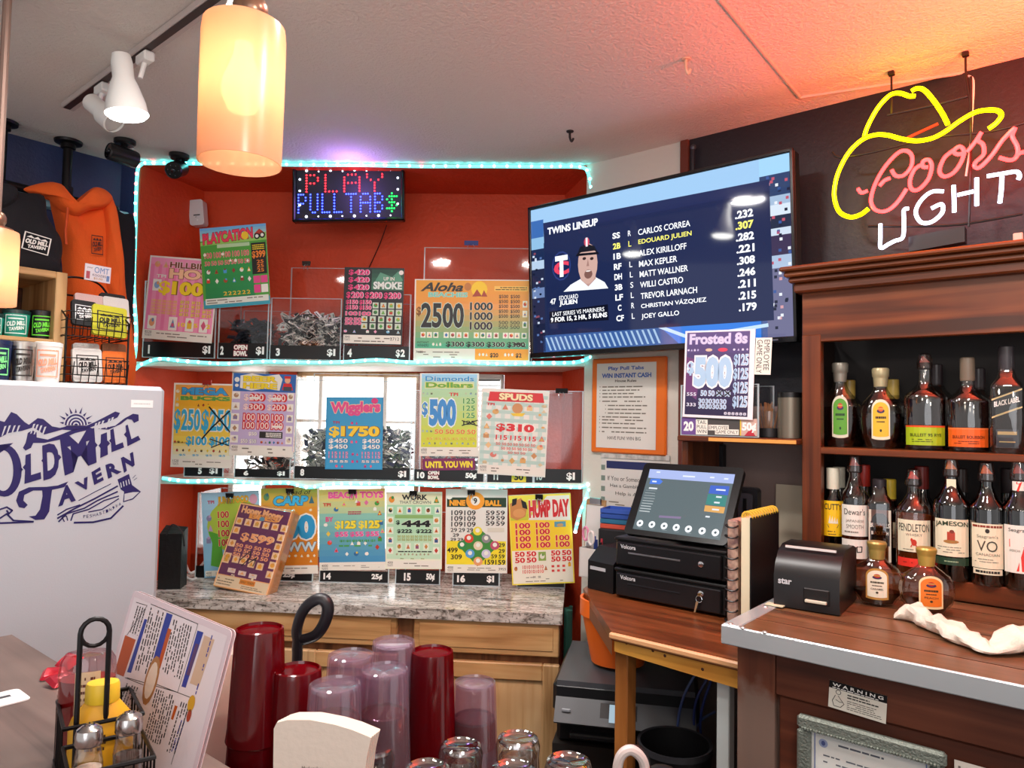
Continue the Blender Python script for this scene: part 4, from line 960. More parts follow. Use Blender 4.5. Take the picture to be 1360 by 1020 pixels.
def d_play(part):
    t = part('background_print'); grad(t, .0, .0, 1, .16, '#6fb4e4', '#bfe0c0', 5, 0); t.rect(0, .16, 1, 1, mat('#4fa43c', .45), 0); grad(t, .04, .45, .78, .9, '#2f9a4a', '#1f8a4c', 6, 1); t.rect(.0, .9, 1, 1, mat('#3aa0b4', .45), 1); t.poly([(.0, .18), (.4, .08), (.8, .16), (1, .1), (1, .2), (0, .22)], mat('#9ad064'), 1); t.rect(.25, .215, .74, .26, mat('#b8d8a8'), 2)
    t.rect(.76, .23, .98, .62, mat('#1a1512'), 2)
    t = part('title_lettering'); t.text('PLAYCATION', .04, .21, .80, .07, mat('#ee3a5c'), 6, .05, (mat('#6a0f1c'), .03), arc=.0, slope=.04)
    t.ell(.68, .13, .055, .05, mat('#f6cf2c'), 8); t.ell(.86, .15, .045, .04, BLKW, 6); t.ell(.94, .14, .045, .04, BLKW, 6); t.ell(.86, .15, .025, .022, CARD, 7); t.ell(.94, .14, .025, .022, CARD, 7); t.poly([(.82, .12), (.9, .06), (.97, .11), (.9, .13)], mat('#c0392b'), 6)
    t = part('prize_numbers'); r = mat('#e03a50'); o = (CARD, .02)
    nums(t, '100', .04, .30, .74, .39, 5, 1, r, o); nums(t, '50', .04, .41, .74, .48, 7, 1, r, o); t.text('$399', .77, .33, .97, .43, mat('#f0862c'), 6, .04); nums(t, '25', .82, .44, .95, .60, 1, 3, mat('#f0862c')); t.words(.78, .25, .96, .32, 3, YELW, 4, 1, .5, False)
    t = part('symbols'); icons(t, [(.1, .55), (.22, .55), (.35, .55), (.48, .55), (.6, .55), (.71, .55), (.09, .66), (.22, .67), (.35, .67), (.48, .67), (.6, .66), (.71, .67)], .045, .045, pal('#f0ece0', '#a04a24', '#4aa0d8', '#8a3a2c', '#f0ece0', '#e8c23a', '#d8402c'), None); t.rect(.77, .64, .87, .73, mat('#e0468c'), 3); t.rect(.88, .64, .98, .73, mat('#e0468c'), 3); t.rect(.77, .75, .87, .85, mat('#e0468c'), 3); t.rect(.88, .75, .98, .85, CARD, 3)
    icons(t, [(.33, .40 - .06), (.44, .42), (.52, .43), (.7, .445), (.06, .335)], .035, .03, [CARD], None, 8)
    nums(t, '2', .3, .80, .72, .86, 6, 1, mat('#e8c23a'))
    t = part('footer_strip'); t.rect(.03, .88, .98, .955, mat('#dfe6da', .5), 2); t.words(.05, .89, .95, .95, 2, GREYINK, 3, .55, .4)
poster('green poster with dollar 399 and cartoon tractor, overlapping the pink poster', MF, V0 - .006, ((264.5, 304), (352.5, 296.5), (359.5, 404), (271.5, 410)), d_play)
def d_smoke(part):
    t = part('background_print'); t.rect(0, 0, 1, 1, mat('#15151a', .4), 0); grad(t, .46, .02, .99, .29, '#1f4a3a', '#3a7a5c', 5, 1); t.poly([(.5, .2), (.6, .06), (.8, .12), (.9, .04), (.98, .16), (.7, .28)], mat('#5a9a7c', .45), 2)
    t = part('title_lettering'); t.text('UP IN', .66, .12, .84, .165, CARD, 6, .02); t.text('SMOKE', .49, .18, .97, .28, mat('#e6efe6'), 6, .05, (mat('#2f5a4a'), .03)); t.ell(.95, .06, .04, .03, CARD, 5)
    t = part('prize_numbers'); r = mat('#e03a78'); o = (mat('#f6d2e0'), .035)
    nums(t, '$420', .03, .02, .46, .31, 1, 3, r, o, .2, .06); nums(t, '$200', .03, .315, .97, .415, 3, 1, r, o, .1, .05); nums(t, '$150', .03, .42, .48, .56, 2, 2, r, o, .12, .04); nums(t, '100', .03, .57, .48, .63, 2, 1, r, o, .12, .04); nums(t, '50', .03, .65, .32, .75, 2, 2, r, o, .12, .04)
    t = part('symbols'); P = [(x, y) for y in (.49, .58) for x in (.54, .67, .80, .93)] + [(x, y) for y in (.67, .76) for x in (.36, .50, .64, .78, .92)]
    icons(t, P, .05, .038, pal('#3f9a3c', '#c0392b', '#7ab04a', '#e6a51c', '#2f6a3a'), mat('#c9d8c4')); icons(t, [(.05, .83), (.2, .83), (.42, .83), (.55, .83), (.76, .83), (.93, .83)], .045, .03, pal('#e8a0bc', '#7ab8d8', '#dfe4da'), None)
    footer(part, .875, '3840'); part('footer_strip').text('2712', .8, .90, .95, .94, INK, 5, 0)
poster('black poster with pink prize numbers and green smoke title, on the top shelf', MF, V0, ((457, 354), (537, 357), (534, 459), (455, 457)), d_smoke)
def d_aloha(part):
    t = part('background_print'); grad(t, .012, .012, .988, .35, '#e8a02c', '#e89a3c', 4, 0); grad(t, .012, .30, .988, .86, '#e8a050', '#4fb48c', 8, 1); t.rect(.012, .85, .53, .985, mat('#dfe4d4', .45), 2); t.rect(.53, .85, .988, .985, mat('#f0a42c', .45), 2); t.rect(.69, .08, .98, .14, mat('#f4c860'), 3); t.words(.7, .085, .97, .135, 2, INK, 4, .9, .4, False)
    t = part('title_lettering'); t.text('Aloha', .05, .04, .42, .15, BLKW, 6, .03, None, .35); t.text('BEACHES', .12, .16, .46, .22, mat('#7ad0c0'), 6, .04, (mat('#d8f0e0'), .02)); t.ell(.56, .12, .07, .10, mat('#f6cf2c'), 4); t.ell(.46, .09, .03, .05, mat('#c07a3a'), 5); t.poly([(.5, .21), (.54, .12), (.58, .20), (.6, .13), (.63, .21)], mat('#a8402c'), 6)
    t = part('prize_numbers'); t.text('$', .02, .34, .06, .46, mat('#7a4a14'), 6, .02); t.text('2500', .06, .29, .43, .60, BLKW, 6, .03, (mat('#c8e8d8'), .02)); nums(t, '1000', .46, .27, .70, .63, 1, 3, BLKW, (mat('#e8efe0'), .02), .18, .05); nums(t, '$500', .72, .18, .92, .48, 2, 5, BLKW, None, .2, .02); nums(t, '500', .72, .5, .92, .61, 2, 2, BLKW, None, .2, .0)
    nums(t, '$300', .27, .76, .97, .84, 4, 1, BLKW, (mat('#d8e8d8'), .02), .1, .05); t.text('$20', .66, .90, .73, .96, BLKW, 6, .03); t.text('$2', .88, .90, .93, .96, BLKW, 6, .03); t.text('INSTANT', .03, .765, .13, .79, BLKW, 6, 0); t.text('WINNERS', .03, .80, .13, .83, BLKW, 6, 0)
    t = part('symbols'); icons(t, [(x, .685) for x in (.08, .135, .19, .28, .335, .39, .45, .54, .595, .65, .71, .79, .84, .89, .95)], .022, .035, MIX, mat('#e9efdc')); icons(t, [(.955, y) for y in (.3, .42, .55)], .02, .04, MIX, mat('#e9efdc')); icons(t, [(x, .8) for x in (.17, .2, .23)] + [(x, .92) for x in (.57, .60, .63, .79, .82, .85)], .016, .03, pal('#e9efdc', '#dfe4d4'), None); 
    t = part('footer_strip'); t.words(.03, .88, .5, .97, 3, GREYINK, 4, .6, .35); t.text('7180', .02, .88, .08, .91, INK, 5, 0)
    t = part('marker_strokes'); t.line([(.86, .8), (.95, .77)], .012, INK, 8); t.line([(.85, .77), (.96, .82)], .012, INK, 8)
poster('wide orange and green poster with dollar 2500 prize beside the television', MF, V0, ((551, 371), (705, 371.5), (703, 480), (549, 479)), d_aloha)
def d_mega(part):
    t = part('background_print'); grad(t, .03, .02, .97, .20, '#e8a44c', '#e8b450', 4, 0); grad(t, .03, .18, .97, .72, '#f0b42c', '#f6dc5c', 6, 1); grad(t, .03, .7, .97, .9, '#f4e48c', '#e8ecd8', 4, 1)
    t = part('title_lettering'); t.text('MEGA', .14, .05, .9, .14, mat('#3aa0d8'), 6, .06, (mat('#8a4a14'), .03)); t.text('BUCKS', .12, .155, .94, .205, mat('#5aa04a'), 6, .06, (mat('#e8d84a'), .03))
    t = part('prize_numbers'); b = mat('#3ab0dc'); o = (mat('#f4f0dc'), .04); t.text('$250', .03, .31, .46, .60, b, 6, .03, o); t.text('$250', .48, .31, .97, .60, b, 6, .03, o); t.text('$100', .24, .63, .58, .75, b, 6, .04, o); t.text('$100', .62, .63, .97, .75, b, 6, .04, o); nums(t, '$5', .08, .83, .95, .88, 4, 1, b, o, .5)
    t = part('symbols'); icons(t, [(.5, .26), (.42, .26), (.58, .26), (.06, .7), (.12, .7), (.18, .7)] + rowpts(.1, .9, .8, 9), .03, .025, pal('#b0392b', '#4a3a2c', '#e6c81c'), None); icons(t, [(.07, .1), (.07, .19), (.07, .26)], .045, .035, pal('#e9e2c8', '#d8c8a0'), None)
    footer(part, .90, '1520'); m = part('marker_strokes'); m.line([(.60, .28), (.98, .59)], .018, BLKW, 8); m.line([(.94, .32), (.66, .52), (.50, .66)], .018, BLKW, 8); m.line([(.64, .66), (.98, .74)], .012, BLKW, 8); m.line([(.66, .76), (.98, .66)], .012, BLKW, 8)
poster('yellow poster with blue dollar 250 prizes crossed out by marker', MF, V0, ((232, 507.5), (310, 511), (309, 622), (225.5, 620)), d_mega)
def d_beer(part):
    t = part('background_print'); t.rect(.01, .0, .99, .22, mat('#2f66b0', .45), 0); t.rect(.01, .22, .99, .93, mat('#c4b4d8', .45), 0); t.poly([(.12, .03), (.3, .0), (.5, .03), (.72, .0), (.78, .06), (.74, .2), (.5, .18), (.3, .21), (.12, .18)], CARD, 2)
    t = part('title_lettering'); t.text('BEER', .17, .03, .70, .10, YELW, 6, .05, (mat('#a07a14'), .02)); t.text('HERE', .17, .115, .70, .185, YELW, 6, .05, (mat('#a07a14'), .02)); t.ell(.86, .07, .045, .04, mat('#e8b08c'), 5); t.rect(.81, .02, .91, .05, REDW, 6); t.poly([(.78, .19), (.8, .11), (.92, .11), (.95, .19)], REDW, 5); t.rect(.8, .15, .93, .2, mat('#4a4a54'), 7); t.ell(.07, .08, .04, .03, CARD, 4); t.ell(.07, .15, .03, .02, CARD, 4)
    t = part('prize_numbers'); o = (REDW, .10); wl = mat('#f4dcd4')
    t.text('$200', .19, .25, .50, .34, wl, 6, .02, o); t.text('$200', .56, .25, .84, .34, wl, 6, .02, o); t.text('$300', .19, .37, .50, .45, wl, 6, .02, o); t.text('$200', .56, .37, .84, .45, wl, 6, .02, o)
    nums(t, '100', .18, .48, .84, .68, 3, 2, wl, o, .2, .02); t.text('$50', .29, .71, .42, .76, CARD, 6, .03, (GREYINK, .02)); nums(t, '$50', .16, .79, .43, .86, 2, 1, CARD, (GREYINK, .02)); t.rect(.46, .70, .82, .78, INK, 3); t.words(.56, .71, .80, .77, 3, CARD, 4, 1, .6, False)
    for a in (.28, .62): t.rect(a, .285, a + .15, .31, CARD, 9)
    t.rect(.66, .625, .80, .65, CARD, 9)
    t = part('symbols'); icons(t, colpts(.07, .27, .80, 5), .06, .045, pal('#b08a6a', '#d8c8b0', '#8a7a9c')); icons(t, colpts(.92, .27, .80, 5), .05, .045, pal('#b08a6a', '#d8c8b0', '#8a7a9c')); icons(t, rowpts(.5, .82, .83, 6), .03, .025, MIX, None)
    footer(part, .87)
poster('poster with blue top, yellow title and red prizes on lilac, middle row', MF, V0 - .004, ((307.6, 495.4), (395, 497.6), (388.6, 609), (306, 603)), d_beer)
def d_wig(part):
    t = part('background_print'); t.rect(0, 0, 1, 1, mat('#2a8fc4', .45), 0); t.rect(.02, .01, .98, .99, mat('#3a9ccc', .45), 1)
    t = part('title_lettering'); t.text('Wigglers', .08, .27, .95, .07, mat('#e0508c'), 6, .05, (mat('#f0d0a0'), .04), slope=.02); t.text('TPI', .12, .335, .24, .37, mat('#b0203c'), 6, .03); t.ell(.85, .05, .06, .04, mat('#d83a7a'), 5)
    t = part('prize_numbers'); t.text('$1750', .06, .40, .94, .56, mat('#f4d03a'), 6, .05, (mat('#8a5a14'), .025)); nums(t, '$450', .03, .57, .42, .73, 1, 2, CARD, (mat('#2a4a8c'), .03), .15, .05); nums(t, '$450', .62, .57, .98, .73, 1, 2, CARD, (mat('#2a4a8c'), .03), .15, .05); nums(t, '115', .04, .75, .42, .85, 2, 2, mat('#e8a0c0'), (mat('#8a2050'), .03)); nums(t, '115', .62, .75, .98, .85, 2, 2, mat('#e8a0c0'), (mat('#8a2050'), .03)); nums(t, '55', .06, .87, .42, .91, 2, 1, CARD, (mat('#8a2050'), .03)); nums(t, '55', .62, .87, .96, .91, 2, 1, CARD, (mat('#8a2050'), .03))
    t = part('symbols'); icons(t, [(.46, .36), (.54, .36), (.46, .62), (.54, .62), (.48, .79), (.56, .79), (.48, .89), (.56, .89), (.2, .955), (.3, .955), (.7, .955), (.8, .955)], .035, .03, pal('#d83a7a', '#b0307a', '#e8607c'), None)
poster('small sky blue poster with pink title and dollar 1750 prize in the middle row', MF, V0, ((433, 527), (509, 528), (508, 624), (432, 623)), d_wig)
def d_diam(part):
    t = part('background_print'); grad(t, .03, .01, .97, .20, '#9ad0ec', '#a8d8b8', 4, 0); grad(t, .03, .20, .97, .89, '#b0d8a8', '#d2d83a', 8, 1); t.rect(.08, .105, .92, .19, mat('#cfe0b0'), 2)
    t = part('title_lettering'); t.text('Diamonds', .09, .035, .92, .095, mat('#3a9ad0'), 6, .03, (CARD, .02)); t.text('Dollars', .10, .11, .90, .175, mat('#6aa84a'), 6, .04, (mat('#f4e84a'), .025)); t.text('TPI', .50, .235, .65, .275, REDW, 6, .03)
    t = part('prize_numbers'); b = mat('#3f8fd0'); o = (mat('#eaf4f0'), .045); t.text('$', .04, .35, .14, .53, b, 6, .03, o); t.text('500', .16, .31, .62, .64, b, 6, .06, o); nums(t, '125', .70, .29, .97, .55, 1, 3, mat('#4a9a4a'), (mat('#e4f0d0'), .02), .25, .03); nums(t, '50', .24, .67, .97, .74, 4, 1, mat('#e07a3a'), (mat('#f4ecb0'), .02), .2, .04); nums(t, '$5', .1, .77, .97, .81, 6, 1, mat('#d8b43a'), (mat('#f4ecb0'), .02)); t.text('125', .74, .57, .94, .62, INK, 6, .02)
    t = part('symbols'); icons(t, rowpts(.06, .2, .245, 3) + rowpts(.78, .95, .245, 3) + rowpts(.06, .2, .70, 3) + rowpts(.08, .92, .845, 10), .03, .022, pal('#b8c8a0', '#8ab0c0', '#6a7a5a'), None); m = part('marker_strokes'); m.line([(.72, .57), (.98, .63)], .012, BLKW, 8); m.line([(.72, .63), (.98, .565)], .012, BLKW, 8)
    footer(part, .895, '6000')
poster('light green poster with blue dollar 500 prize above the until you win strip', MF, V0, ((558.5, 495.5), (636, 496), (635.5, 606), (556, 606)), d_diam)
def d_spud(part):
    t = part('background_print'); t.rect(.0, .0, 1, 1, mat('#e4e6dc', .45), 0)
    for i in range(7): t.rect(.02 + i * .14, .05, .08 + i * .14, .9, mat('#c4dcd2', .45), 1)
    for i in range(9): t.rect(.02, .06 + i * .095, .98, .10 + i * .095, mat('#b4d2c8', .45), 2) if i % 1 == 0 else None
    t = part('title_lettering'); t.poly([(.12, .04), (.9, .03), (.93, .14), (.1, .15)], REDW, 4); t.text('SPUDS', .26, .05, .76, .13, mat('#f4e4b0'), 7, .05, (mat('#6a1a14'), .02)); t.text('TPI', .08, .17, .2, .20, REDW, 6, .04)
    t = part('prize_numbers'); t.text('$310', .24, .40, .80, .50, REDW, 6, .06, (CARD, .05)); nums(t, '115', .22, .53, .86, .60, 3, 1, REDW, (CARD, .03), .2, .05); nums(t, '50', .24, .62, .84, .66, 7, 1, mat('#d85a4a')); nums(t, '50', .32, .67, .80, .71, 6, 1, mat('#d85a4a')); nums(t, '50', .42, .72, .7, .755, 3, 1, mat('#d85a4a'))
    t = part('symbols'); sp = pal('#d8a860', '#c8905a', '#e8c088', '#d87a6a', '#b8d0c8'); R_ = [(.22, .27), (.36, .21), (.72, .21), (.13, .33), (.86, .3), (.1, .44), (.1, .55), (.14, .66), (.22, .77), (.36, .82), (.66, .82), (.82, .76), (.9, .66), (.92, .56), (.93, .45), (.5, .83)]
    icons(t, R_, .075, .05, sp, None); t.ell(.54, .22, .08, .06, sp[1], 5); t.poly([(.44, .28), (.66, .27), (.62, .31), (.48, .31)], mat('#e8c83a'), 6); icons(t, [(.93, .18), (.93, .24), (.1, .86), (.92, .86)], .06, .03, pal('#c8b890', '#d8c8a0'), None)
    footer(part, .89, '6000')
poster('checked white poster with red title banner and dollar 310 prize, right in the middle row', MF, V0 - .008, ((641, 515), (729.5, 519.5), (724.5, 634), (633, 629)), d_spud)
def d_junk(part):
    t = part('background_print'); grad(t, .0, .0, 1, 1, '#a8d4ec', '#8ac0e0', 5, 0); t.ell(.58, .40, .50, .32, mat('#b4cc4a', .45), 1, 20); t.poly([(.1, .45), (.3, .5), (.36, .9), (.12, .86), (.16, .6)], mat('#5aa83a', .45), 2)
    t = part('title_lettering'); t.text('TPI', .1, .09, .22, .13, mat('#c03a5c'), 6, .03); t.text('JUNK FOOD', .28, .05, .82, .16, mat('#e8b43a'), 6, .05, (mat('#8a5a14'), .02)); t.ell(.9, .1, .07, .06, mat('#d8a0b8'), 5)
    t = part('prize_numbers'); r = mat('#c8283c'); nums(t, '100', .24, .21, .5, .65, 1, 4, r, (mat('#f0e8a0'), .03), .25, .05)
    t = part('symbols'); icons(t, [(.12, .3), (.14, .42), (.1, .56)], .07, .06, pal('#8a8ab0', '#c0a0c8'), None)
    footer(part, .92)
poster('pale blue poster with red 100 prize numbers behind the leaning purple game pack', MF, .035, ((266, 656.5), (346, 650), (346, 764), (273, 767)), d_junk)
def d_carp(part):
    t = part('background_print'); grad(t, .0, .0, 1, .22, '#b8b04a', '#d8a03c', 4, 0); grad(t, .0, .22, 1, .9, '#e0932c', '#d8801c', 5, 0)
    t = part('title_lettering'); t.text('Load of', .46, .02, .9, .075, BLKW, 6, .0, None, .3); t.text('CARP', .22, .09, .84, .205, mat('#3ab0e0'), 6, .05, (mat('#0f3a5c'), .03), .15)
    t = part('prize_numbers'); t.text('500', .1, .31, .96, .60, mat('#2a9ad0'), 6, .06, (CARD, .05)); t.text('WWW', .2, .63, .98, .74, mat('#c8dce4'), 6, .03, (mat('#2a6a8c'), .03))
    t = part('symbols'); icons(t, [(.1, .1), (.9, .14)], .08, .07, pal('#5a8a5c', '#3a6a7a'), None); icons(t, rowpts(.42, .58, .26, 3) + rowpts(.5, .94, .79, 5) + [(.88, .26), (.88, .85)], .04, .025, pal('#e4d8b8', '#e8e0c8'), None)
    footer(part, .90)
poster('orange poster with blue fish title behind the leaning purple game pack', MF, .02, ((346.5, 647.5), (422, 649), (421.5, 760), (347, 765)), d_carp)
def d_beach(part):
    t = part('background_print'); grad(t, .0, .0, 1, .30, '#e8c86a', '#b8cc9c', 4, 0); grad(t, .0, .3, 1, .9, '#8ac4b4', '#4a94c0', 8, 0)
    t = part('title_lettering'); t.text('BEACH TOYS', .14, .03, .98, .115, mat('#ec5a9c'), 6, .06, (mat('#f4e0a0'), .03)); t.text('TPI', .06, .17, .18, .21, REDW, 6, .03); t.text('BY', .1, .34, .22, .40, mat('#e0508c'), 6, .04); t.words(.44, .27, .64, .32, 2, mat('#a83a5c'), 4, 1, .6, False)
    t = part('prize_numbers'); y = mat('#f4dc3a'); o = (mat('#8a8a2c'), .03); t.text('$125', .24, .39, .56, .50, y, 6, .05, o); t.text('$125', .60, .39, .92, .50, y, 6, .05, o); nums(t, '$55', .22, .52, .92, .60, 3, 1, mat('#ec4a94'), (mat('#f0c0d8'), .03), .15, .05); nums(t, '$1', .3, .62, .86, .66, 6, 1, mat('#4aa04a')); t.words(.3, .68, .86, .72, 1, mat('#4aa04a'), 4)
    t = part('symbols'); icons(t, [(.26, .25), (.38, .18), (.6, .18), (.72, .17), (.88, .18), (.92, .3), (.94, .42), (.14, .55), (.16, .66), (.26, .75), (.92, .62), (.88, .72), (.56, .8), (.96, .52)], .055, .045, pal('#2f6aa0', '#e8c84a', '#d8502c', '#e06a9c', '#3f9a3c', '#c0392b'), None); icons(t, [(.1, .44), (.57, .15), (.85, .25), (.42, .8), (.72, .8), (.5, .67), (.6, .67), (.7, .67)], .045, .035, [CARD], None)
    footer(part, .915)
poster('teal and yellow poster with pink title above strip 14 in the bottom row', MF, .02, ((422.8, 650), (512, 649), (511, 756.5), (425, 758)), d_beach)
def d_work(part):
    t = part('background_print'); t.rect(0, 0, 1, 1, mat('#e9ecd4', .45), 0); grad(t, .02, .02, .98, .17, '#e8dcb4', '#e0e4c4', 3, 1); grad(t, .02, .17, .98, .87, '#a8d8b0', '#c4e4c4', 6, 1); t.rect(.16, .30, .84, .345, mat('#8ab46a'), 2)
    t = part('title_lettering'); t.text('WORK', .28, .035, .74, .105, BLKW, 6, .04); t.text('THAT CROWN', .24, .115, .80, .155, mat('#4a4440'), 6, .0)
    t = part('prize_numbers'); t.text('$', .18, .37, .25, .43, BLKW, 6, .03); t.text('444', .28, .37, .80, .455, BLKW, 6, .06, (mat('#d8e8d0'), .03)); t.text('$222', .2, .485, .47, .54, BLKW, 6, .04); t.text('$222', .54, .485, .82, .54, BLKW, 6, .04); nums(t, '50', .2, .56, .82, .64, 8, 2, mat('#a8a03a')); nums(t, '5', .2, .85, .75, .88, 3, 1, mat('#8a9a3a'), None, .6)
    t = part('symbols'); icons(t, [(.1, .1), (.9, .1)], .08, .07, pal('#e08a2c', '#3f8a3c', '#c0392b'), None); icons(t, rowpts(.08, .92, .24, 6), .05, .045, pal('#2a2422', '#e6a51c', '#3a5aa0', '#c0392b', '#8a4a24'), mat('#e4ecd8')); icons(t, colpts(.08, .37, .76, 4) + colpts(.9, .37, .76, 4), .055, .045, pal('#c87a3a', '#d8a050', '#3a5a8c', '#c0392b'), mat('#e4ecd8')); icons(t, [(.24, .71), (.40, .71), (.56, .71), (.72, .71)], .05, .045, pal('#b08a3a', '#c0392b', '#8a4a6c', '#c8803a'), mat('#dce8d0')); icons(t, rowpts(.2, .76, .81, 9), .03, .02, pal('#b8b090', '#a09070'), None)
    t.words(.22, .765, .82, .785, 1, INK, 4, 1, .7, False); footer(part, .89)
poster('pale green poster with black 444 prize above strip 15 in the bottom row', MF, .02, ((513, 653), (585, 653.5), (589, 757.5), (512, 754)), d_work)
def d_nine(part):
    t = part('background_print'); t.rect(0, 0, 1, 1, mat('#e6e4dc', .45), 0); t.rect(.02, .62, .98, .90, mat('#f0dc2c', .45), 1); t.rect(.02, .1, .98, .215, mat('#1f3a24', .45), 2); t.poly([(.52, .45), (.86, .67), (.52, .92), (.2, .67)], mat('#3f8a3c', .45), 3)
    t = part('title_lettering'); t.ell(.48, .14, .15, .105, mat('#f2a02c'), 4, 20); t.ell(.48, .14, .075, .055, CARD, 5); t.text('9', .45, .105, .51, .175, BLKW, 7, .03); t.text('NINE', .06, .13, .32, .20, mat('#f0a42c'), 6, .06, (BLKW, .02)); t.text('BALL', .64, .13, .90, .20, mat('#f0a42c'), 6, .06, (BLKW, .02)); t.ell(.06, .09, .05, .035, CARD, 5)
    t = part('prize_numbers'); nums(t, '109', .08, .25, .50, .455, 2, 3, BLKW, None, .12, .02); nums(t, '59', .64, .25, .97, .44, 2, 3, BLKW, None, .15, .02); nums(t, '29', .07, .46, .46, .52, 3, 1, BLKW, None, .2, .02); t.text('29', .12, .53, .22, .57, BLKW, 6, .02); nums(t, '29', .07, .58, .3, .625, 2, 1, BLKW); t.text('499', .03, .70, .20, .76, BLKW, 6, .02); t.text('309', .09, .78, .27, .84, BLKW, 6, .02); t.text('29', .86, .64, .96, .69, BLKW, 6, .02); t.text('29', .86, .71, .96, .76, BLKW, 6, .02); nums(t, '59', .73, .77, .97, .83, 2, 1, BLKW); t.text('159', .64, .84, .79, .90, BLKW, 6, .02); t.text('159', .81, .84, .97, .90, BLKW, 6, .02)
    t = part('symbols')
    for (x, y, h) in ((.52, .50, '#e8d83a'), (.38, .59, '#d8402c'), (.66, .59, '#8a8a8c'), (.27, .67, '#2f8a4a'), (.53, .675, '#e4d0b0'), (.80, .67, '#c0506c'), (.40, .77, '#5aa0d8'), (.66, .77, '#cfc8e0'), (.53, .86, '#e8a06a')):
        t.ell(x, y, .075, .053, mat(h), 6); t.ell(x, y - .008, .035, .026, CARD, 7)
    t.rect(.68, .46, .95, .51, mat('#d8d4c4'), 4); footer(part, .91); part('footer_strip').text('3955', .86, .935, .98, .965, INK, 5, 0)
poster('white and yellow poster with a diamond of billiard balls above strip 16', MF, .02, ((591.7, 649.4), (673.8, 650), (673.8, 762), (591.7, 760)), d_nine)
def d_hump(part):
    t = part('background_print'); t.rect(0, 0, 1, 1, mat('#f0dc4a', .45), 0); grad(t, .02, .02, .98, .28, '#e8e04a', '#c8cc3a', 4, 1); t.rect(.02, .28, .98, .62, mat('#f4cf2c', .45), 1); t.rect(.02, .62, .98, .985, mat('#ece6d4', .45), 2); t.poly([(.3, .28), (.62, .02), (.98, .02), (.98, .3)], mat('#e8e6dc', .45), 2)
    t = part('title_lettering'); t.text('HUMP DAY', .32, .06, .97, .26, REDW, 6, .06, (CARD, .03)); t.poly([(.02, .09), (.2, .03), (.3, .12), (.26, .24), (.12, .28), (.02, .24)], mat('#c8884a'), 4); t.ell(.16, .2, .1, .05, mat('#d89a5c'), 5); t.poly([(.06, .04), (.14, .03), (.12, .1), (.05, .12)], BLKW, 6); t.poly([(.2, .05), (.28, .08), (.3, .16), (.22, .14)], BLKW, 6)
    t = part('prize_numbers'); o = (mat('#f4e8d0'), .02)
    nums(t, '100', .07, .305, .35, .60, 1, 4, REDW, o, .14, .06); nums(t, '100', .40, .305, .66, .60, 1, 4, REDW, o, .14, .06); nums(t, '100', .71, .455, .97, .60, 1, 2, REDW, o, .14, .06); nums(t, '50', .05, .625, .42, .76, 2, 2, REDW, o, .14, .06); nums(t, '50', .63, .625, .98, .76, 2, 2, REDW, o, .14, .06); nums(t, '10', .17, .78, .52, .88, 5, 2, mat('#d8403a'), None, .2, .03); nums(t, '1', .62, .78, .88, .88, 3, 2, mat('#d8403a'), None, .5, .04)
    t = part('symbols'); t.rect(.72, .31, .9, .37, mat('#5a9ab0'), 4); icons(t, [(.81, .35)], .08, .03, pal('#c8a06a'), None, 5); icons(t, [(.5, .69)], .06, .05, pal('#e4e0d0', '#6a9a4a'), mat('#8aa84a')); icons(t, [(.07, .82), (.55, .82), (.93, .79)], .04, .04, pal('#c87a3a', '#a83a2c', '#e6a51c'), None)
    t = part('footer_strip'); t.words(.05, .91, .95, .975, 3, GREYINK, 4, .45, .35); t.text('84', .34, .905, .38, .93, INK, 5, 0); t.text('08', .42, .905, .46, .93, INK, 5, 0)
poster('thick yellow and red game pack with a camel, rightmost in the bottom row', MF, .0, ((675, 658.5), (758, 655), (763, 774), (680.5, 777.5)), d_hump, .022)
def d_frost(part):
    t = part('background_print'); t.rect(0, 0, 1, 1, mat('#eae4ea', .45), 0); grad(t, .03, .02, .93, .97, '#5a4a80', '#2c2448', 8, 1); t.poly([(.03, .3), (.25, .35), (.2, .8), (.03, .7)], mat('#6a3a70', .45), 2)
    lb = mat('#a8c8e4'); ol = (mat('#f0f0f6'), .05); t = part('title_lettering'); t.text('Frosted 8s', .07, .16, .90, .035, mat('#cfc8e4'), 6, .04, (mat('#7a6aa8'), .03)); icons(t, rowpts(.06, .2, .225, 4) + rowpts(.72, .9, .225, 4), .025, .02, pal('#d8d0e8', '#c0b8dc'), None); t.ell(.36, .225, .05, .018, mat('#d8b8a0'), 5); t.ell(.56, .225, .07, .022, mat('#d8405c'), 5)
    t = part('prize_numbers'); t.text('$', .05, .36, .15, .52, lb, 6, .04, ol); t.text('500', .15, .30, .70, .65, lb, 6, .06, ol); nums(t, '$125', .71, .27, .93, .89, 1, 4, lb, (mat('#e8e8f4'), .03), .1, .04); nums(t, '50', .25, .68, .70, .76, 4, 1, lb, (mat('#e8e8f4'), .03)); nums(t, '30', .23, .78, .64, .90, 4, 2, lb, (mat('#e0e0f0'), .03), .1); nums(t, '8', .6, .92, .92, .96, 6, 1, mat('#e0e0f0')); nums(t, '5', .05, .71, .2, .76, 3, 1, mat('#e0e0f0')); nums(t, '3', .05, .83, .2, .88, 3, 1, mat('#e0e0f0'))
    m = part('marker_strokes'); m.line([(.48, .68), (.58, .75)], .012, BLKW, 8); m.line([(.58, .68), (.48, .75)], .012, BLKW, 8); m.line([(.6, .68), (.7, .75)], .012, BLKW, 8); m.line([(.7, .68), (.6, .75)], .012, BLKW, 8)
poster('purple poster with icy blue dollar 500 prize standing in front of bin 20', MR, 1.992, ((911, 440), (1004, 436.5), (999, 557), (906, 554)), d_frost)
M0, w, h = rect_on(MR, 1.994, (1004, 449), (1026, 448), (1023, 498), (1002, 497))
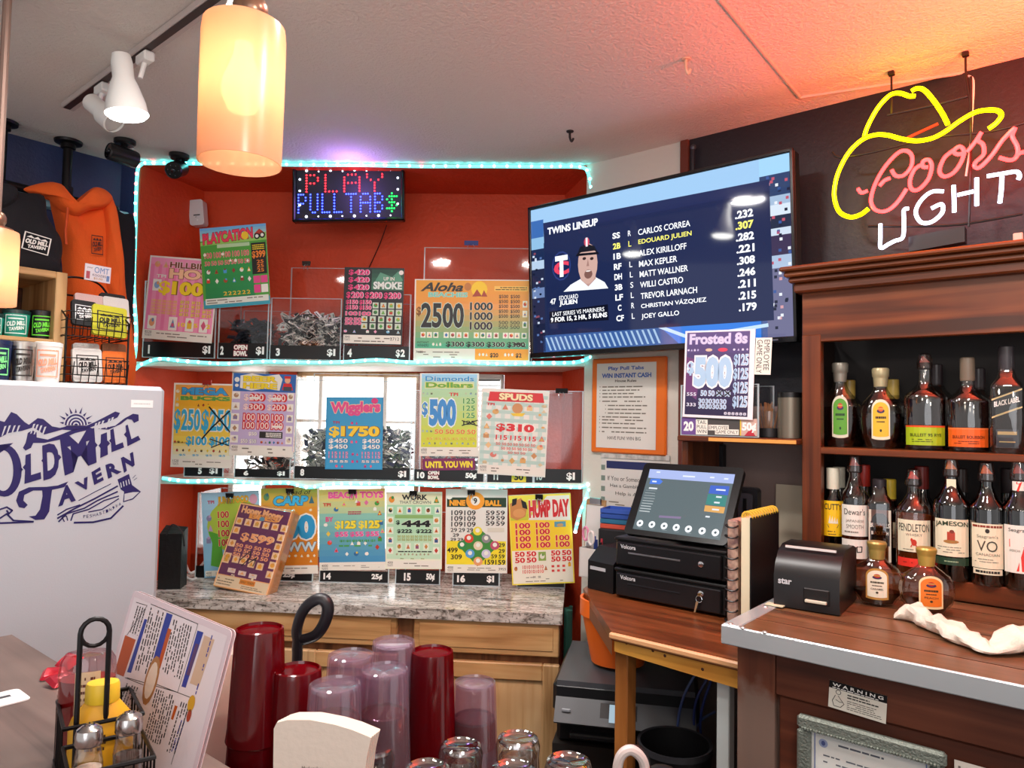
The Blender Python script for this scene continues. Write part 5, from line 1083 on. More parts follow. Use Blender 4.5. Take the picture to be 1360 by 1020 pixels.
t = MB().sheet(w, h); t.add([t._p(*p, 0) for p in ((0, 0), (1, 0), (1, 1), (0, 1))], [(0, 3, 2, 1)], PAPER, False)
for s_, x0_, x1_, y1_ in (('GAME ONLY', .1, .44, .96), ('EMPLOYEE', .54, .88, .88)):                             # words running downwards
    vs, fs, bb = glyphs(s_, .0, 0); t.add([t._p(x0_ + (x1_ - x0_) * (b - bb[1]) / (bb[3] - bb[1]), .06 + (y1_ - .06) * (a - bb[0]) / (bb[2] - bb[0]), 2) for a, b in vs], fs, INK, False)
t.bx(-w / 2, w / 2, 0, .0008, -h / 2, h / 2, PAPER)
solo('paper_label', t, 'narrow white label reading employee game only sideways, beside the purple poster', 'label', M0)

# ------------------------------------------------------------------ bins
def binpx(label, xl, xr, ytop, ystr, ybot, z, d, items, extra=None, strip='#0b0b0d', back=None, v=.0, fronth=None):
    xa, za = hit(MF, v, xl, ybot); xb, zb = hit(MF, v, xr, ybot); zt = hit(MF, v, (xl + xr) / 2, ytop)[1]; zs = hit(MF, v, (xl + xr) / 2, ystr)[1]; zm = (za + zb) / 2
    bk = None
    if back: bk = hit(MF, v + d, (xl + xr) / 2, back)[1] - zm
    fh = hit(MF, v, (xl + xr) / 2, fronth)[1] - zm if fronth else None
    base = max(zm, z)
    M = MF @ T((xa + xb) / 2, v, z)
    return bin_('pull_tab_bin', label, M, xb - xa - .002, zt - zm, d, zs - zm, items, strip, bk, extra, 'clear pull tab bins', fh), M, xb - xa, zm
N1 = zs1 + .012; N2 = zs2 + .008
def z1_(px): return hit(MF, 0, px, 475.5)[1]
def open_bowl(a, b): return lambda t: (t.text('OPEN', a, .12, b, .45, CARD, 3, .05, (mat('#a8203c'), .08)), t.text('BOWL', a, .52, b, .86, CARD, 3, .05, (mat('#a8203c'), .08)))
ZT1 = zs1 + .004; ZT2 = zs2 + .003; ZT3 = gz + .0005
B1 = binpx('clear pull tab bin with strip numbered 1 under the pink poster', 189, 285, 372, 454, 474, ZT1, .24, [('1', .07, .095, .05), ('$1', .84, .95, .05)])
B2 = binpx('clear open bowl bin with strip numbered 2 under the green tractor poster', 289, 355, 398, 454, 474, ZT1, .24, [('2', .04, .11, .05), ('$1', .78, .95, .05)], open_bowl(.32, .6))
B3 = binpx('clear pull tab bin numbered 3 full of striped tickets with a tall empty back panel', 358, 452, 392, 456, 474, ZT1, .22, [('3', .08, .14, .05), ('$1', .82, .94, .05)], None, '#0b0b0d', 352)
B4 = binpx('clear pull tab bin with strip numbered 4 and price $2 under the black poster', 456, 544, 386, 456, 475, ZT1, .24, [('4', .05, .12, .05), ('$2', .80, .94, .05)])
BA = binpx('clear pull tab bin behind the wide orange poster with tall back panel', 550, 706, 380, 466, 477, ZT1, .2, [], None, '#0b0b0d', 325)
B5 = binpx('clear bin with small strip numbered 5 under the crossed out yellow poster', 244, 296, 560, 622, 636, ZT2, .24, [('5', .36, .46, .05), ('$1', .66, .88, .05)])
B6 = binpx('clear bin with strip numbered 6 under the blue topped poster', 311, 385, 500, 626, 637, ZT2, .24, [('6', .16, .25, .05), ('$1', .78, .92, .05)])
B8 = binpx('wide clear bin with strip numbered 8 full of tickets before the window', 390, 545, 506, 622, 638, ZT2, .22, [('8', .05, .085, .05), ('$1', .90, .97, .05)], None, '#0b0b0d', 497)
B10 = binpx('clear open bowl bin with strip numbered 10 and price 50 cents', 549, 643, 520, 626, 641, ZT2, .24, [('10', .04, .15, .05), ('50¢', .74, .9, .05)], open_bowl(.2, .36))
B11 = binpx('narrow clear bin with strip numbered 11 below the checked poster', 646, 708, 540, 627, 642, ZT2, .24, [('11', .14, .24, .05)], lambda t: (t.rect(.54, .1, .86, .95, mat('#e8d23a', .5), 2), t.text('50', .6, .2, .8, .8, INK, 4, .04)))
B12 = binpx('clear empty bin with black strip at the right end of the middle row', 709, 773, 518, 623, 642, ZT2, .2, [('18', .04, .16, .03), ('$1', .68, .86, .05)])
B13 = binpx('clear bin priced 25 cents under the orange fish poster', 347, 415, 690, 760, 775, ZT3, .22, [('13', .08, .2, .05), ('25¢', .42, .66, .05)], v=.032)
B14 = binpx('clear bin with strip numbered 14 priced 25 cents on the granite', 424, 516, 690, 760, 775, ZT3, .22, [('14', .05, .16, .05), ('25¢', .76, .92, .05)], v=.032)
B15 = binpx('clear bin with strip numbered 15 priced 50 cents on the granite', 525, 584, 690, 759, 777, ZT3, .22, [('15', .18, .34, .05), ('50¢', .7, .9, .05)], v=.032)
B16 = binpx('clear bin with strip numbered 16 priced 1 dollar on the granite', 601, 663, 690, 765, 782, ZT3, .22, [('16', .08, .26, .05), ('$1', .74, .9, .05)], v=.03)
B17 = binpx('clear bin with a black strip half hidden by the camel game pack', 686, 750, 690, 777, 785, ZT3, .22, [], v=.03)
BJ = binpx('clear bin holding the pale blue poster beside the black bag', 259, 345, 654, 752, 768, ZT3, .2, [], v=.045)
# until-you-win strip
M0, w, h = rect_on(MF, -.008, (561, 608.5), (631, 609.5), (631, 625), (562, 624))
t = MB().sheet(w, h); t.bx(-w / 2, w / 2, 0, .001, -h / 2, h / 2, mat('#6a1f4c', .45)); t.rect(0, 0, 1, 1, mat('#7a2458', .45), 0); t.text('UNTIL YOU WIN', .05, .22, .95, .80, mat('#f4dc3a'), 4, .05)
solo('sign_strip', t, 'purple strip reading until you win in yellow above number 10', 'sign', M0)
# heaps of tickets: far more than anyone could count
def heap(label, B, fill, cols, n, sz=.035, name='ticket_heap'):
    _, M, w, zm = B; mb = MB(); ms = [mat(c, .6) for c in cols]; d = .2
    for i in range(n):
        x = (random.random() - .5) * (w - .05); y = .03 + random.random() * (d - .06); z = .012 + random.random() * fill * (1 - .12 * abs(x) / (w / 2))
        R = T(x, y, z) @ Euler((random.uniform(-.9, .9), random.uniform(-.9, .9), random.uniform(0, 6.3))).to_matrix().to_4x4()
        mb.M = R; m = random.choice(ms); mb.box((0, 0, 0), (sz, sz * .45, .0012), m); mb.box((0, -sz * .1, -.0009), (sz * .6, sz * .08, .0006), ms[-1]); mb.box((0, sz * .08, .0009), (sz * .7, sz * .12, .0006), ms[-1])
    o = solo(name, mb, label, 'tickets', M); o['kind'] = 'stuff'; return o
heap('heap of black and white striped tickets in the bin numbered 3', B3, .18, ('#e8e4dc', '#d8d2c8', '#1a1818', '#eceae4', '#dedad2', '#2a2628'), 900, .034)
heap('heap of green and white tickets in the wide bin numbered 8', B8, .19, ('#e8ece4', '#d8e0d4', '#e9ece8', '#4a6a4c', '#2c3a5a'), 900, .036)
heap('dark heap of tickets in the open bowl bin numbered 2', B2, .15, ('#2a3242', '#1c2230', '#39404c', '#15171c'), 320, .034)
heap('small heap of tickets in the bin numbered 6', B6, .09, ('#dcd8d0', '#3a3634', '#c8c2ba', '#22201e'), 120, .034)
heap('heap of pale tickets in the bin numbered 10', B10, .1, ('#d8dce0', '#c0c8d0', '#3a4450'), 120, .034)
# binder clips
def clip(label, M, v, px, py, col, wpx=18):
    x, z = hit(M, v, px, py); w = wpx / FPX * 2.75
    c = thing('binder_clip', label, 'clip', M @ T(x, v, z), 'binder clips')
    mb = MB(); mb.hull([(-w / 2, -.006, .006), (w / 2, -.006, .006), (-w / 2, .006, .006), (w / 2, .006, .006), (-w / 2, -.001, -.012), (w / 2, -.001, -.012), (-w / 2, .001, -.012), (w / 2, .001, -.012)], mat(col, .35)); mb.build('clip_body', c)
    for s_ in (-1, 1):
        mb = MB(); mb.tube([(s_ * w * .12, -.003, -.008), (s_ * w * .25, -.007, -.02), (s_ * w * .2, -.008, -.032)], .0012, CHROME, 6); mb.build('wire_arm', c)
clip('navy binder clip on the tall clear panel above the wide orange poster', MF, .195, 626, 322, '#1c2f80', 20)
clip('black binder clip with orange tip on the panel above the striped tickets', MF, .215, 407, 349, '#2a2018', 12)
clip('black binder clip hanging on the empty bin at right of the middle row', MF, -.004, 746, 518, '#1a1a1c', 16)
clip('red binder clip on top of the crossed out yellow poster', MF, -.015, 275, 507, '#a8281c', 12)
for px, py, w_ in ((305, 657, 'pale blue poster'), (385, 651, 'orange fish poster'), (468, 652, 'teal and yellow poster'), (549, 654, 'pale green poster'), (626, 653, 'billiard ball poster'), (716, 659, 'camel game pack')):
    clip('small black binder clip at the top of the ' + w_, MF, .0125 if px < 700 else -.012, px, py, '#141214', 10)

# leaning purple game pack wrapped in plastic on the counter
def d_pack(part):
    t = part('background_print'); t.rect(.01, .01, .99, .99, mat('#f0b884', .4), 0); t.rect(.03, .02, .97, .85, mat('#6a2f6e', .4), 1)
    t = part('title_lettering'); t.text('Honey Money', .08, .14, .86, .03, mat('#f4c8a0'), 6, .05, (mat('#a85a3a'), .02), slope=-.02); t.text('BEES', .25, .17, .8, .105, mat('#f0b060'), 6, .05); t.ell(.5, .155, .05, .025, mat('#5aa0d0'), 8)
    t = part('prize_numbers'); p = mat('#f4b88c'); t.text('$599', .22, .34, .82, .45, p, 6, .03, (mat('#f8dcc0'), .03)); nums(t, '50', .16, .47, .84, .63, 4, 3, p, (mat('#a85a8a'), .03), .2, .04)
    t = part('symbols'); P = rowpts(.1, .94, .22, 6) + colpts(.1, .33, .64, 3) + colpts(.93, .33, .76, 5) + [(.09, .68), (.26, .66), (.4, .66), (.56, .68), (.72, .69)]
    icons(t, P, .06, .04, pal('#f0b43a', '#e8a84a', '#d8b050'), mat('#f2dcc4')); icons(t, [(.25, .79), (.45, .80), (.65, .81)], .07, .025, pal('#d8d8ec', '#f0b884'), mat('#e8e0ec')); t.text('5', .26, .83, .34, .855, CARD, 6); t.text('1', .64, .83, .68, .86, CARD, 6)
    m = part('marker_strokes'); m.line([(.34, .66), (.48, .54), (.50, .62), (.4, .72)], .012, BLKW, 9); m.line([(.5, .68), (.62, .6), (.6, .7)], .012, BLKW, 9)
    t = part('footer_strip'); t.rect(.03, .86, .97, .98, mat('#ece4d8', .5), 2); t.rect(.45, .865, .73, .92, mat('#e89a3c'), 3); t.text('FAMILY TICKETS', .47, .88, .71, .905, INK, 5, .0); t.words(.05, .88, .42, .97, 3, GREYINK, 4, .7, .35); t.words(.5, .93, .95, .97, 2, GREYINK, 4, .6, .35)
MP0, w, h = rect_on(MF, -.12, (315, 675), (391, 685.5), (357.5, 791), (273, 780), base=True)
pc = hitz(318, 787, gz); 
MPK = T(pc.x, pc.y, gz + .004) @ RZ(-14) @ RX(-20) @ RY(5.5)
k = pc.y / FPX; w, h = 84 * k, 114 * k
p = thing('game_pack', 'thick purple and orange game pack in plastic wrap leaning on the counter', 'game pack', MPK)
mb = MB(); mb.bx(-w / 2, w / 2, 0, .055, 0, h, mat('#c98a3c', .35, bump=(40, .4)), .004); mb.build('ticket_block', p)
mb = MB(); mb.bx(-w / 2 - .002, w / 2 + .004, -.003, .058, -.002, h + .003, clear('#fff4e4', .10, .12, .5), .01); mb.build('plastic_wrap', p)
pp = {}
def part_(n):
    if n not in pp: pp[n] = MB().sheet(w, h); pp[n].M = T(0, -.0006, h / 2)
    return pp[n]
d_pack(part_)
for n, t in pp.items(): t.build(n, p)
# led text sign
mL, w, h = rect_on(MF, .05, (388, 218), (537, 220), (538, 297), (392, 293))
ls = thing('led_sign', 'black framed light up sign reading play pull tabs on the orange wall', 'sign', mL)
mb = MB(); mb.bx(-w / 2 + .01, w / 2 - .01, -.004, .016, -h / 2 + .01, h / 2 - .01, mat('#1a1a22', .55)); mb.build('panel', ls)
mb = MB(); fr_ = .012
for (x, z, a, c_) in ((0, h / 2 - fr_ / 2, w, fr_), (0, -h / 2 + fr_ / 2, w, fr_), (-w / 2 + fr_ / 2, 0, fr_, h), (w / 2 - fr_ / 2, 0, fr_, h)): mb.box((x, 0, z), (a, .036, c_), mat('#0c0b0d', .25), .004)
mb.build('frame', ls)
D5 = {'P': '1110 1001 1001 1110 1000 1000 1000', 'L': '1000 1000 1000 1000 1000 1000 1111', 'A': '01110 10001 10001 11111 10001 10001 10001', 'Y': '10001 10001 01010 00100 00100 00100 00100', 'U': '1001 1001 1001 1001 1001 1001 0110', 'T': '11111 00100 00100 00100 00100 00100 00100', 'B': '1110 1001 1001 1110 1001 1001 1110', '$': '00100 01111 10100 01110 00101 11110 00100'}
def leds(s_, cx, y0, pw, ph, col, last=None):
    W_ = sum(len(D5[c].split()[0]) + 1 for c in s_) - 1; x = cx - W_ * pw / 2; red = MB(); g2 = MB()
    for i, c in enumerate(s_):
        R = D5[c].split(); tgt = g2 if last and i == len(s_) - 1 else red; mm = last if tgt is g2 else col
        for j, r in enumerate(R):
            for k_, b in enumerate(r):
                if b == '1': tgt.ball((x + k_ * pw, -.006, y0 - j * ph), .0034, mm, 6, (1, .5, 1))
        x += (len(R[0]) + 1) * pw
    return red, g2
# the diodes of each word as one lit part
def led_part(name, mb, lab): o = mb.build(name, ls); o['label'] = lab; o['kind'] = 'stuff'
led_part('play_lettering', leds('PLAY', -.01, h * .32, w * .034, h * .048, glow('#ff1c24', 9))[0], 'red diodes reading play')
r_, g_ = leds('PULLTAB$', 0, -.004, w * .0215, h * .052, glow('#2a3cff', 10), glow('#10e040', 7)); led_part('pull_tab_lettering', r_, 'blue diodes reading pull tab'); led_part('dollar_sign', g_, 'green diodes forming a dollar sign')
mb = MB(); wl_ = glow('#e8ecff', 4)
for i in range(8): mb.ball((-w * .38 + i * w * .108, -.006, h * .40 - (.004 if i % 2 else 0)), .003 if i % 2 else .0055, wl_, 6, (1, .5, 1)); mb.ball((-w * .38 + i * w * .108, -.006, -h * .40), .003 if i % 2 else .0055, wl_, 6, (1, .5, 1))
for s_ in (-1, 1):
    for z in (-.2, .05, .25): mb.ball((s_ * w * .44, -.006, h * z), .0045, wl_, 6, (1, .5, 1))
led_part('border_diodes', mb, 'white diodes round the border')
cx, cz = hit(MF, .29, 513, 298); dx_, dz_ = hit(MF, .31, 489, 356)
mb = MB(); mb.tube(smooth([(cx, .30, cz), ((cx + dx_) / 2 + .004, .322, (cz + dz_) / 2 + .01), (dx_, .318, dz_)], 5), .002, BLACK, 6); solo('power_cord', mb, 'thin black cord hanging from the light up sign', 'cord', MF)

# ------------------------------------------------------------------ led strips along the alcove
CY = milky('#bff4f2', .5, .1, .2); CYE = glow('#48dcdc', 1.7, .3, '#c0e8e8')
def led_strip(name, label, pts, special=None, step=.03):
    s_ = thing('led_strip', label, 'light strip', MF, 'led strips of the alcove'); P = smooth(pts, 10)
    mb = MB(); mb.tube(P, .0065, CYE, 8); mb.build('tube', s_)
    mb = MB(); acc = 0; last = P[0]; n = 0; extra = {}
    for p in P[1:]:
        seg = (p - last).length; acc += seg
        if acc >= step:
            acc = 0; n += 1; col = '#70fffa'
            if special: col = special(p) or col
            tgt = extra.setdefault(col, MB()); tgt.ball((p.x, p.y - .0045, p.z), .0062, glow(col, 9), 8)
        last = p
    for col, m_ in extra.items(): o = m_.build('diodes', s_); o['kind'] = 'stuff'
lamp('strip_glow', 'POINT', tuple(MF @ Vector((-.60 + .6 - .02, -.07, 2.43))), 1.0, (.45, .25, 1.0), .05)  # added violet point light in free air, for the purple glow on the ceiling
def mfp(px, py, v=-.012): x, z = hit(MF, v, px, py); return (x, v, min(z, CEIL - .01))
def sp_(p):
    r = random.random()
    if p.x < -.8 and r < .45: return random.choice(['#40ff60', '#ff5a5a', '#f0f4ff'])
    if p.z > 2.3 and -.25 < p.x < .35 and r < .3: return random.choice(['#ff4a5a', '#ffd8e0', '#ff7aa0'])
    return None
led_strip('led_strip', 'cyan led strip looping round the top and sides of the orange alcove', [mfp(168, 488), mfp(178, 478), mfp(181, 440), mfp(178, 380), mfp(180, 300), mfp(182, 235), mfp(187, 219), mfp(205, 213), mfp(300, 217), mfp(400, 219), mfp(480, 218), mfp(560, 221), mfp(640, 221), mfp(720, 221), mfp(770, 222), mfp(781, 230), mfp(785, 250)], sp_)
def dip(pxs, ys, sag=4):
    o = []
    for i, (x, y) in enumerate(zip(pxs, ys)):
        o.append(mfp(x, y, -.017))
    return o
led_strip('led_strip', 'cyan led strip along the edge of the top shelf', dip((172, 185, 210, 250, 300, 350, 400, 450, 500, 545, 600, 660, 720, 765, 785), (500, 486, 477, 480, 483, 480, 481, 481, 478, 481, 480, 483, 482, 481, 474)), lambda p: random.choice(['#ffb0c0', '#f0fcff']) if random.random() < .1 else None)
led_strip('led_strip', 'cyan led strip along the edge of the middle shelf, hanging down at its right end', dip((216, 250, 300, 340, 380, 410, 440, 480, 540, 580, 620, 660, 720, 770, 784, 778, 770, 764), (635, 639, 638, 642, 641, 647, 643, 642, 642, 645, 644, 646, 645, 647, 642, 662, 682, 706)), lambda p: '#f0fcff' if random.random() < .15 else None)
# ================================================================== DESK WITH THE CASH REGISTER
ZD = 1.03; N0 = 1.56
def dsk(px, py, z=ZD): p = MR.inverted() @ hitz(px, py, z); return p.x, p.y
dl = dsk(812, 838)[0]; dr = x0 - .004 if False else hit(MR, 1.49, 979, 900)[0] + .08
REDW_ = wood('#93532e', '#7c4222', '#552a14', 'X', 5, 0.3); PINEY = wood('#efb85e', '#e2a448', '#b87a34', 'X', 4, 0.4); PINEYZ = wood('#b5743a', '#a1622c', '#6f3f1c', 'Z', 5, 0.45)
desk = thing('desk', 'reddish brown wooden desk with a pine apron carrying the cash drawers', 'desk', MR @ T(dl, N0, 0))
L_ = dr - dl; bk = NW - N0 - .002
e1 = dsk(782, 783)
mb = MB(); mb.slab([(0, 0), (L_ * .82, 0), (L_ * .82, bk), (e1[0] - dl - .12, bk), (e1[0] - dl - .02, e1[1] - N0)], ZD - .022, ZD, REDW_); mb.build('desk_top', desk)
mb = MB(); mb.bx(-.004, L_ * .82, -.008, .004, ZD - .018, ZD - .002, mat('#d8a070', .4), .004); mb.build('edge_moulding', desk)
za_ = hit(MR, N0 + .012, 815, 864)[1]; zb_ = hit(MR, N0 + .012, 970, 912)[1]
mb = MB(); mb.hull([(x, y, z) for x, zz in ((.004, za_), (L_ * .82, zb_)) for y in (.008, .026) for z in (zz, ZD - .022)], PINEY); 
mb.build('apron', desk)
for i, (px, py) in enumerate(((812, 838), (832, 852), (867, 862), (888, 858), (883, 869), (932, 865), (955, 880), (933, 887))):
    mb = MB(); x, z = hit(MR, N0 + .0075, px, py + 2); mb.ball((x - dl, .0075, z), .004, mat('#4a2410', .6), 6, (1, .3, 1)); mb.build('nail_hole', desk)
lx = hit(MR, N0 + .02, 813, 940)[0] - dl; lx2 = hit(MR, N0 + .02, 830, 940)[0] - dl
mb = MB(); mb.bx(lx, lx2, .03, .075, 0, ZD - .022, PINEYZ, .003); mb.build('leg', desk)
lx = hit(MR, N0 + .02, 949, 960)[0] - dl; lx2 = hit(MR, N0 + .02, 966, 960)[0] - dl
mb = MB(); mb.bx(lx, lx2, .03, .06, 0, .965, mat('#c9cfce', .5), .002); o = mb.build('leg', desk); o['label'] = 'white painted leg'
mb = MB(); mb.bx(lx - .02, lx2 + .01, .026, .07, .965, .985, wood('#d8b078', '#c89a60', '#8a6034', 'X', 5), .003); mb.build('support_block', desk)
mb = MB(); mb.hull([(e1[0] - dl - .02, e1[1] - N0, z) for z in (.97, ZD - .022)] + [(.0, .004, z) for z in (.97, ZD - .022)] + [(e1[0] - dl - .005, e1[1] - N0 + .01, z) for z in (.97, ZD - .022)], mat('#7a4424', .5)); mb.build('side_board', desk)

# two stacked cash drawers
ND = 1.86; d0 = hit(MR, ND, 816, 760)[0]; d1 = hit(MR, ND, 964, 790)[0]; WD = d1 - d0
BLK = mat('#0d0c0e', .38); BLK2 = mat('#131215', .3)
z0d = ZD + .001; HD = .088
def drawer(z, label, key):
    M = MR @ T(d0 + WD / 2, ND, z); t = thing('cash_drawer', label, 'cash drawer', M, 'stacked cash drawers')
    mb = MB(); mb.bx(-WD / 2, WD / 2, .006, .33, .003, HD - .004, BLK, .004); mb.build('case', t)
    mb = MB(); mb.bx(-WD / 2 + .008, WD / 2 - .012, -.004, .006, .008, HD - .016, BLK2, .003); mb.build('front', t)
    mb = MB(); mb.bx(-WD / 2 - .002, WD / 2 + .003, 0, .33, HD - .012, HD - .002, BLK, .003); mb.build('top_lip', t)
    mb = MB(); mb.bx(-WD * .36, WD * .12, -.0055, -.004, HD * .48, HD * .48 + .005, STEEL if key == 0 else mat('#3a3a3e', .3, .8), .001); mb.build('slot', t)
    mb = MB().sheet(.05, .012); mb.M = T(-WD * .36, -.0042, HD * .70); mb.text('Volcora', 0, 0, 1, 1, mat('#cfcfd2', .4), 2, .02); mb.build('maker_lettering', t)
    mb = MB(); mb.M = T(WD * .30, -.004, HD * (.50 if key == 0 else .62)) @ RX(90); mb.lathe([(.008, 0), (.008, .003), (.0055, .004)], CHROME, 14); mb.build('lock', t)
    if key:
        mb = MB(); mb.bx(WD * .30 - .0015, WD * .30 + .0015, -.022, -.006, HD * .58, HD * .66, mat('#c8a86a', .3, .9), .0008)
        mb.tube([(WD * .30 + .009 * math.cos(a * .6), -.016, HD * .48 + .009 * math.sin(a * .6)) for a in range(11)], .0009, CHROME, 5)
        mb.hull([(WD * .30 - .004 + x, -.016 + y, HD * .40 + z) for x in (-.004, .003) for y in (-.001, .001) for z in (0,)] + [(WD * .30 - .012 + x, -.016 + y, HD * .06) for x in (-.002, .002) for y in (-.001, .001)], mat('#d8c8a0', .3, .9)); mb.build('key', t)
    return t
drawer(z0d, 'black cash drawer with a hanging key, lower of the two', 1); drawer(z0d + HD + .001, 'black cash drawer under the touch screen, upper of the two', 0)
ZT_ = z0d + 2 * HD + .001
# touch screen register
MT = T(.498, 2.099, 1.317) @ Euler((-.563, -.005, -.691), 'XYZ').to_matrix().to_4x4(); TWd, THt = .315, .238
base = MR.inverted() @ Vector((.498, 2.099, 1.317))
reg = thing('register_screen', 'black tilted touch screen register standing on two cash drawers', 'register', MR @ T(base.x, base.y + .06, ZT_ + .0005))
IR = reg.matrix_world.inverted() @ MT
mb = MB(); mb.M = IR; mb.plate(rrect(TWd, THt, .014), -.004, .012, mat('#0b0b0d', .25)); mb.build('bezel', reg)
mb = MB(); mb.bx(-.1, .1, -.05, .13, 0, .012, BLK, .004); mb.build('base', reg)
mb = MB(); mb.hull([(x, y, .010) for x in (-.05, .05) for y in (.02, .11)] + [IR @ Vector((x, .012, z)) for x in (-.05, .05) for z in (-.03, .05)], BLK2); mb.build('stand_neck', reg)
t = MB(); t.M = IR @ T(0, -.0038, 0); t.sheet(TWd, THt); c8 = conv(760, 560, .17647)
def g_(h, k=1.0): return glow(h, k, .15, '#0a0c0e')
def SR(x, y): return t.at(MT @ T(0, -.004, 0), 0, *c8(x, y))
def q4(pts, m, l): t.poly([SR(*p) for p in pts], m, l)
q4([(585, 357), (1226, 397), (1112, 893), (455, 806)], g_('#6d7d82', .62), 0)
q4([(585, 357), (1226, 397), (1212, 468), (573, 422)], g_('#a9b8e8', .85), 1)
q4([(592, 430), (660, 430), (682, 452), (660, 472), (582, 468)], g_('#4a78d8', .9), 2); q4([(1042, 480), (1185, 487), (1172, 555), (1026, 540)], g_('#3f63c4', .9), 2); q4([(1022, 545), (1168, 558), (1152, 640), (1004, 622)], g_('#3f8a84', .8), 2); q4([(1000, 630), (1152, 645), (1140, 692), (992, 675)], g_('#d8a25c', .9), 2)
q4([(655, 706), (820, 716), (816, 732), (652, 722)], g_('#8a7a9c', .8), 2)
WG = g_('#eef2f6', 1.0)
for x, y in ((510, 765), (600, 775), (692, 786), (783, 797), (875, 809), (978, 823), (1078, 836)):
    p = SR(x, y); t.ell(p[0], p[1], .033, .045, WG, 3); t.ell(p[0], p[1], .012, .016, g_('#5a6a72', .6), 4); a = SR(x - 16, y + 30); b = SR(x + 20, y + 36); t.rect(a[0], a[1], b[0], b[1], g_('#b8c4c8', .7), 3)
for i in range(9):
    a = SR(555 - i * 6, 515 + i * 19); b = SR(630 - i * 6 + random.randint(-10, 10), 527 + i * 20); t.rect(a[0], a[1], b[0], b[1] - .008, g_('#c9d2d4', .7), 3)
for x, y, w_ in ((650, 380, 25), (880, 410, 90), (1055, 420, 30), (1160, 430, 30), (610, 500, 60), (620, 450, 30), (1120, 512, 70), (1105, 566, 40), (1090, 608, 40), (1080, 660, 50), (1020, 714, 30)):
    a = SR(x - w_ / 2, y - 5); b = SR(x + w_ / 2, y + 6); t.rect(a[0], a[1], b[0], max(b[1], a[1] + .02), g_('#e4eaf0', .85), 4)
t.build('screen', reg)
# card reader behind the screen
x, z = hit(MR, 2.06, 990, 672); rd = thing('card_reader', 'black upright card reader behind the touch screen', 'card reader', MR @ T(x, 2.06, ZT_ + .001))
mb = MB(); mb.plate(rrect(.07, .15, .012, 4, 0, .076), 0, .03, mat('#1a191c', .3)); mb.build('body', rd)
mb = MB(); mb.plate(rrect(.042, .10, .01, 4, 0, .085), -.003, .0, mat('#3a3a40', .2)); mb.build('slot_plate', rd)
mb = MB(); mb.bx(-.006, .006, -.005, -.003, .05, .12, BLACK, .002); mb.build('slot', rd)

# left of the drawers: small black ticket printer, cup, clipboard, baskets
x, y = dsk(800, 775); tp = thing('ticket_printer', 'small black printer left of the cash drawers', 'printer', MR @ T(d0 - .058, ND + .10, ZD + .001) @ RZ(-8))
mb = MB(); mb.hull([(a, b, z) for a in (-.05, .05) for b in (-.07, .14) for z in (.0, .085)] + [(a, b, .125) for a in (-.05, .05) for b in (-.02, .14)], BLK); mb.build('body', tp)
mb = MB(); mb.bx(-.04, .02, -.0715, -.07, .06, .07, mat('#b8b8bc', .4)); mb.build('front_label', tp)
def put(px, py, n, z): x, _ = hit(MR, n, px, py); return MR @ T(x, n, z)
PW = mat('#d9d2cc', .5)
cup = thing('pen_cup', 'white square cup holding scissors and pens at the end of the desk', 'cup', put(788, 740, 2.05, ZD + .001))
mb = MB(); s_ = .034; zt = hit(MR, 2.05, 788, 727)[1] - ZD
for (a, b, c_, d_) in ((-s_, s_, -s_, -s_ + .003), (-s_, s_, s_ - .003, s_), (-s_, -s_ + .003, -s_, s_), (s_ - .003, s_, -s_, s_)): mb.bx(a, b, c_, d_, 0, zt, PW)
mb.bx(-s_, s_, -s_, s_, 0, .003, PW); mb.build('cup_wall', cup)
M_ = put(788, 740, 2.05, ZD + .001)
sc_ = thing('scissors', 'pink handled scissors standing in the white cup', 'scissors', M_ @ T(-.014, -.01, .012)); PK = mat('#d88aa8', .35)
for s1, nm in ((-1, 'handle'), (1, 'handle')):
    mb = MB(); zc_ = hit(MR, 2.05, 780, 711)[1] - ZD - .012; P = [(s1 * .011 + .010 * math.cos(a * PI / 8), 0, zc_ + s1 * -.006 + .022 * math.sin(a * PI / 8)) for a in range(16)]; mb.tube(P, .0042, PK if s1 < 0 else mat('#e4dcd8', .35), 6, True); mb.build(nm, sc_)
mb = MB(); mb.hull([(x, y, z) for x, z in ((-.004, 0), (.004, 0), (-.008, zc_ - .022), (.008, zc_ - .022)) for y in (-.001, .001)], CHROME); mb.build('blade', sc_)
for i, (dx, dy, h_, col, nm) in enumerate(((.0, .012, .03, '#2a4a9c', 'blue'), (.012, .0, .022, '#1c2c6a', 'dark blue'), (.022, .012, .026, '#b83040', 'red'), (.026, -.006, .016, '#18181c', 'black'))):
    mb = MB(); mb.tube([(0, 0, .0), (.003 * (i - 1), 0, zt + h_)], .0042, mat(col, .35), 8); solo('pen', mb, nm + ' pen standing in the white cup by the scissors', 'pen', M_ @ T(dx, dy, .004), 'pens in the white cup')
mb = MB(); a, b = hit(MR, 2.12, 776, 692), hit(MR, 2.12, 806, 722); w_ = b[0] - a[0]; h_ = a[1] - b[1] + .08
zcl = hit(MR, 2.14, 788, 664)[1] - ZD
cb = thing('clipboard', 'small brown clipboard with white paper standing behind the pen cup', 'clipboard', put(788, 690, 2.14, ZD + .001) @ RX(-4))
mb = MB(); mb.bx(-.04, .04, 0, .004, 0, zcl, mat('#b08a5c', .5, var=(60, '#8a6438', .6))); mb.build('board', cb)
mb = MB(); mb.bx(-.036, .032, -.002, 0, .01, zcl - .02, mat('#dcd8d4', .6)); mb.build('paper', cb)
mb = MB(); mb.bx(-.025, .025, -.008, .0, zcl - .018, zcl + .006, CHROME, .003); mb.build('clamp', cb)
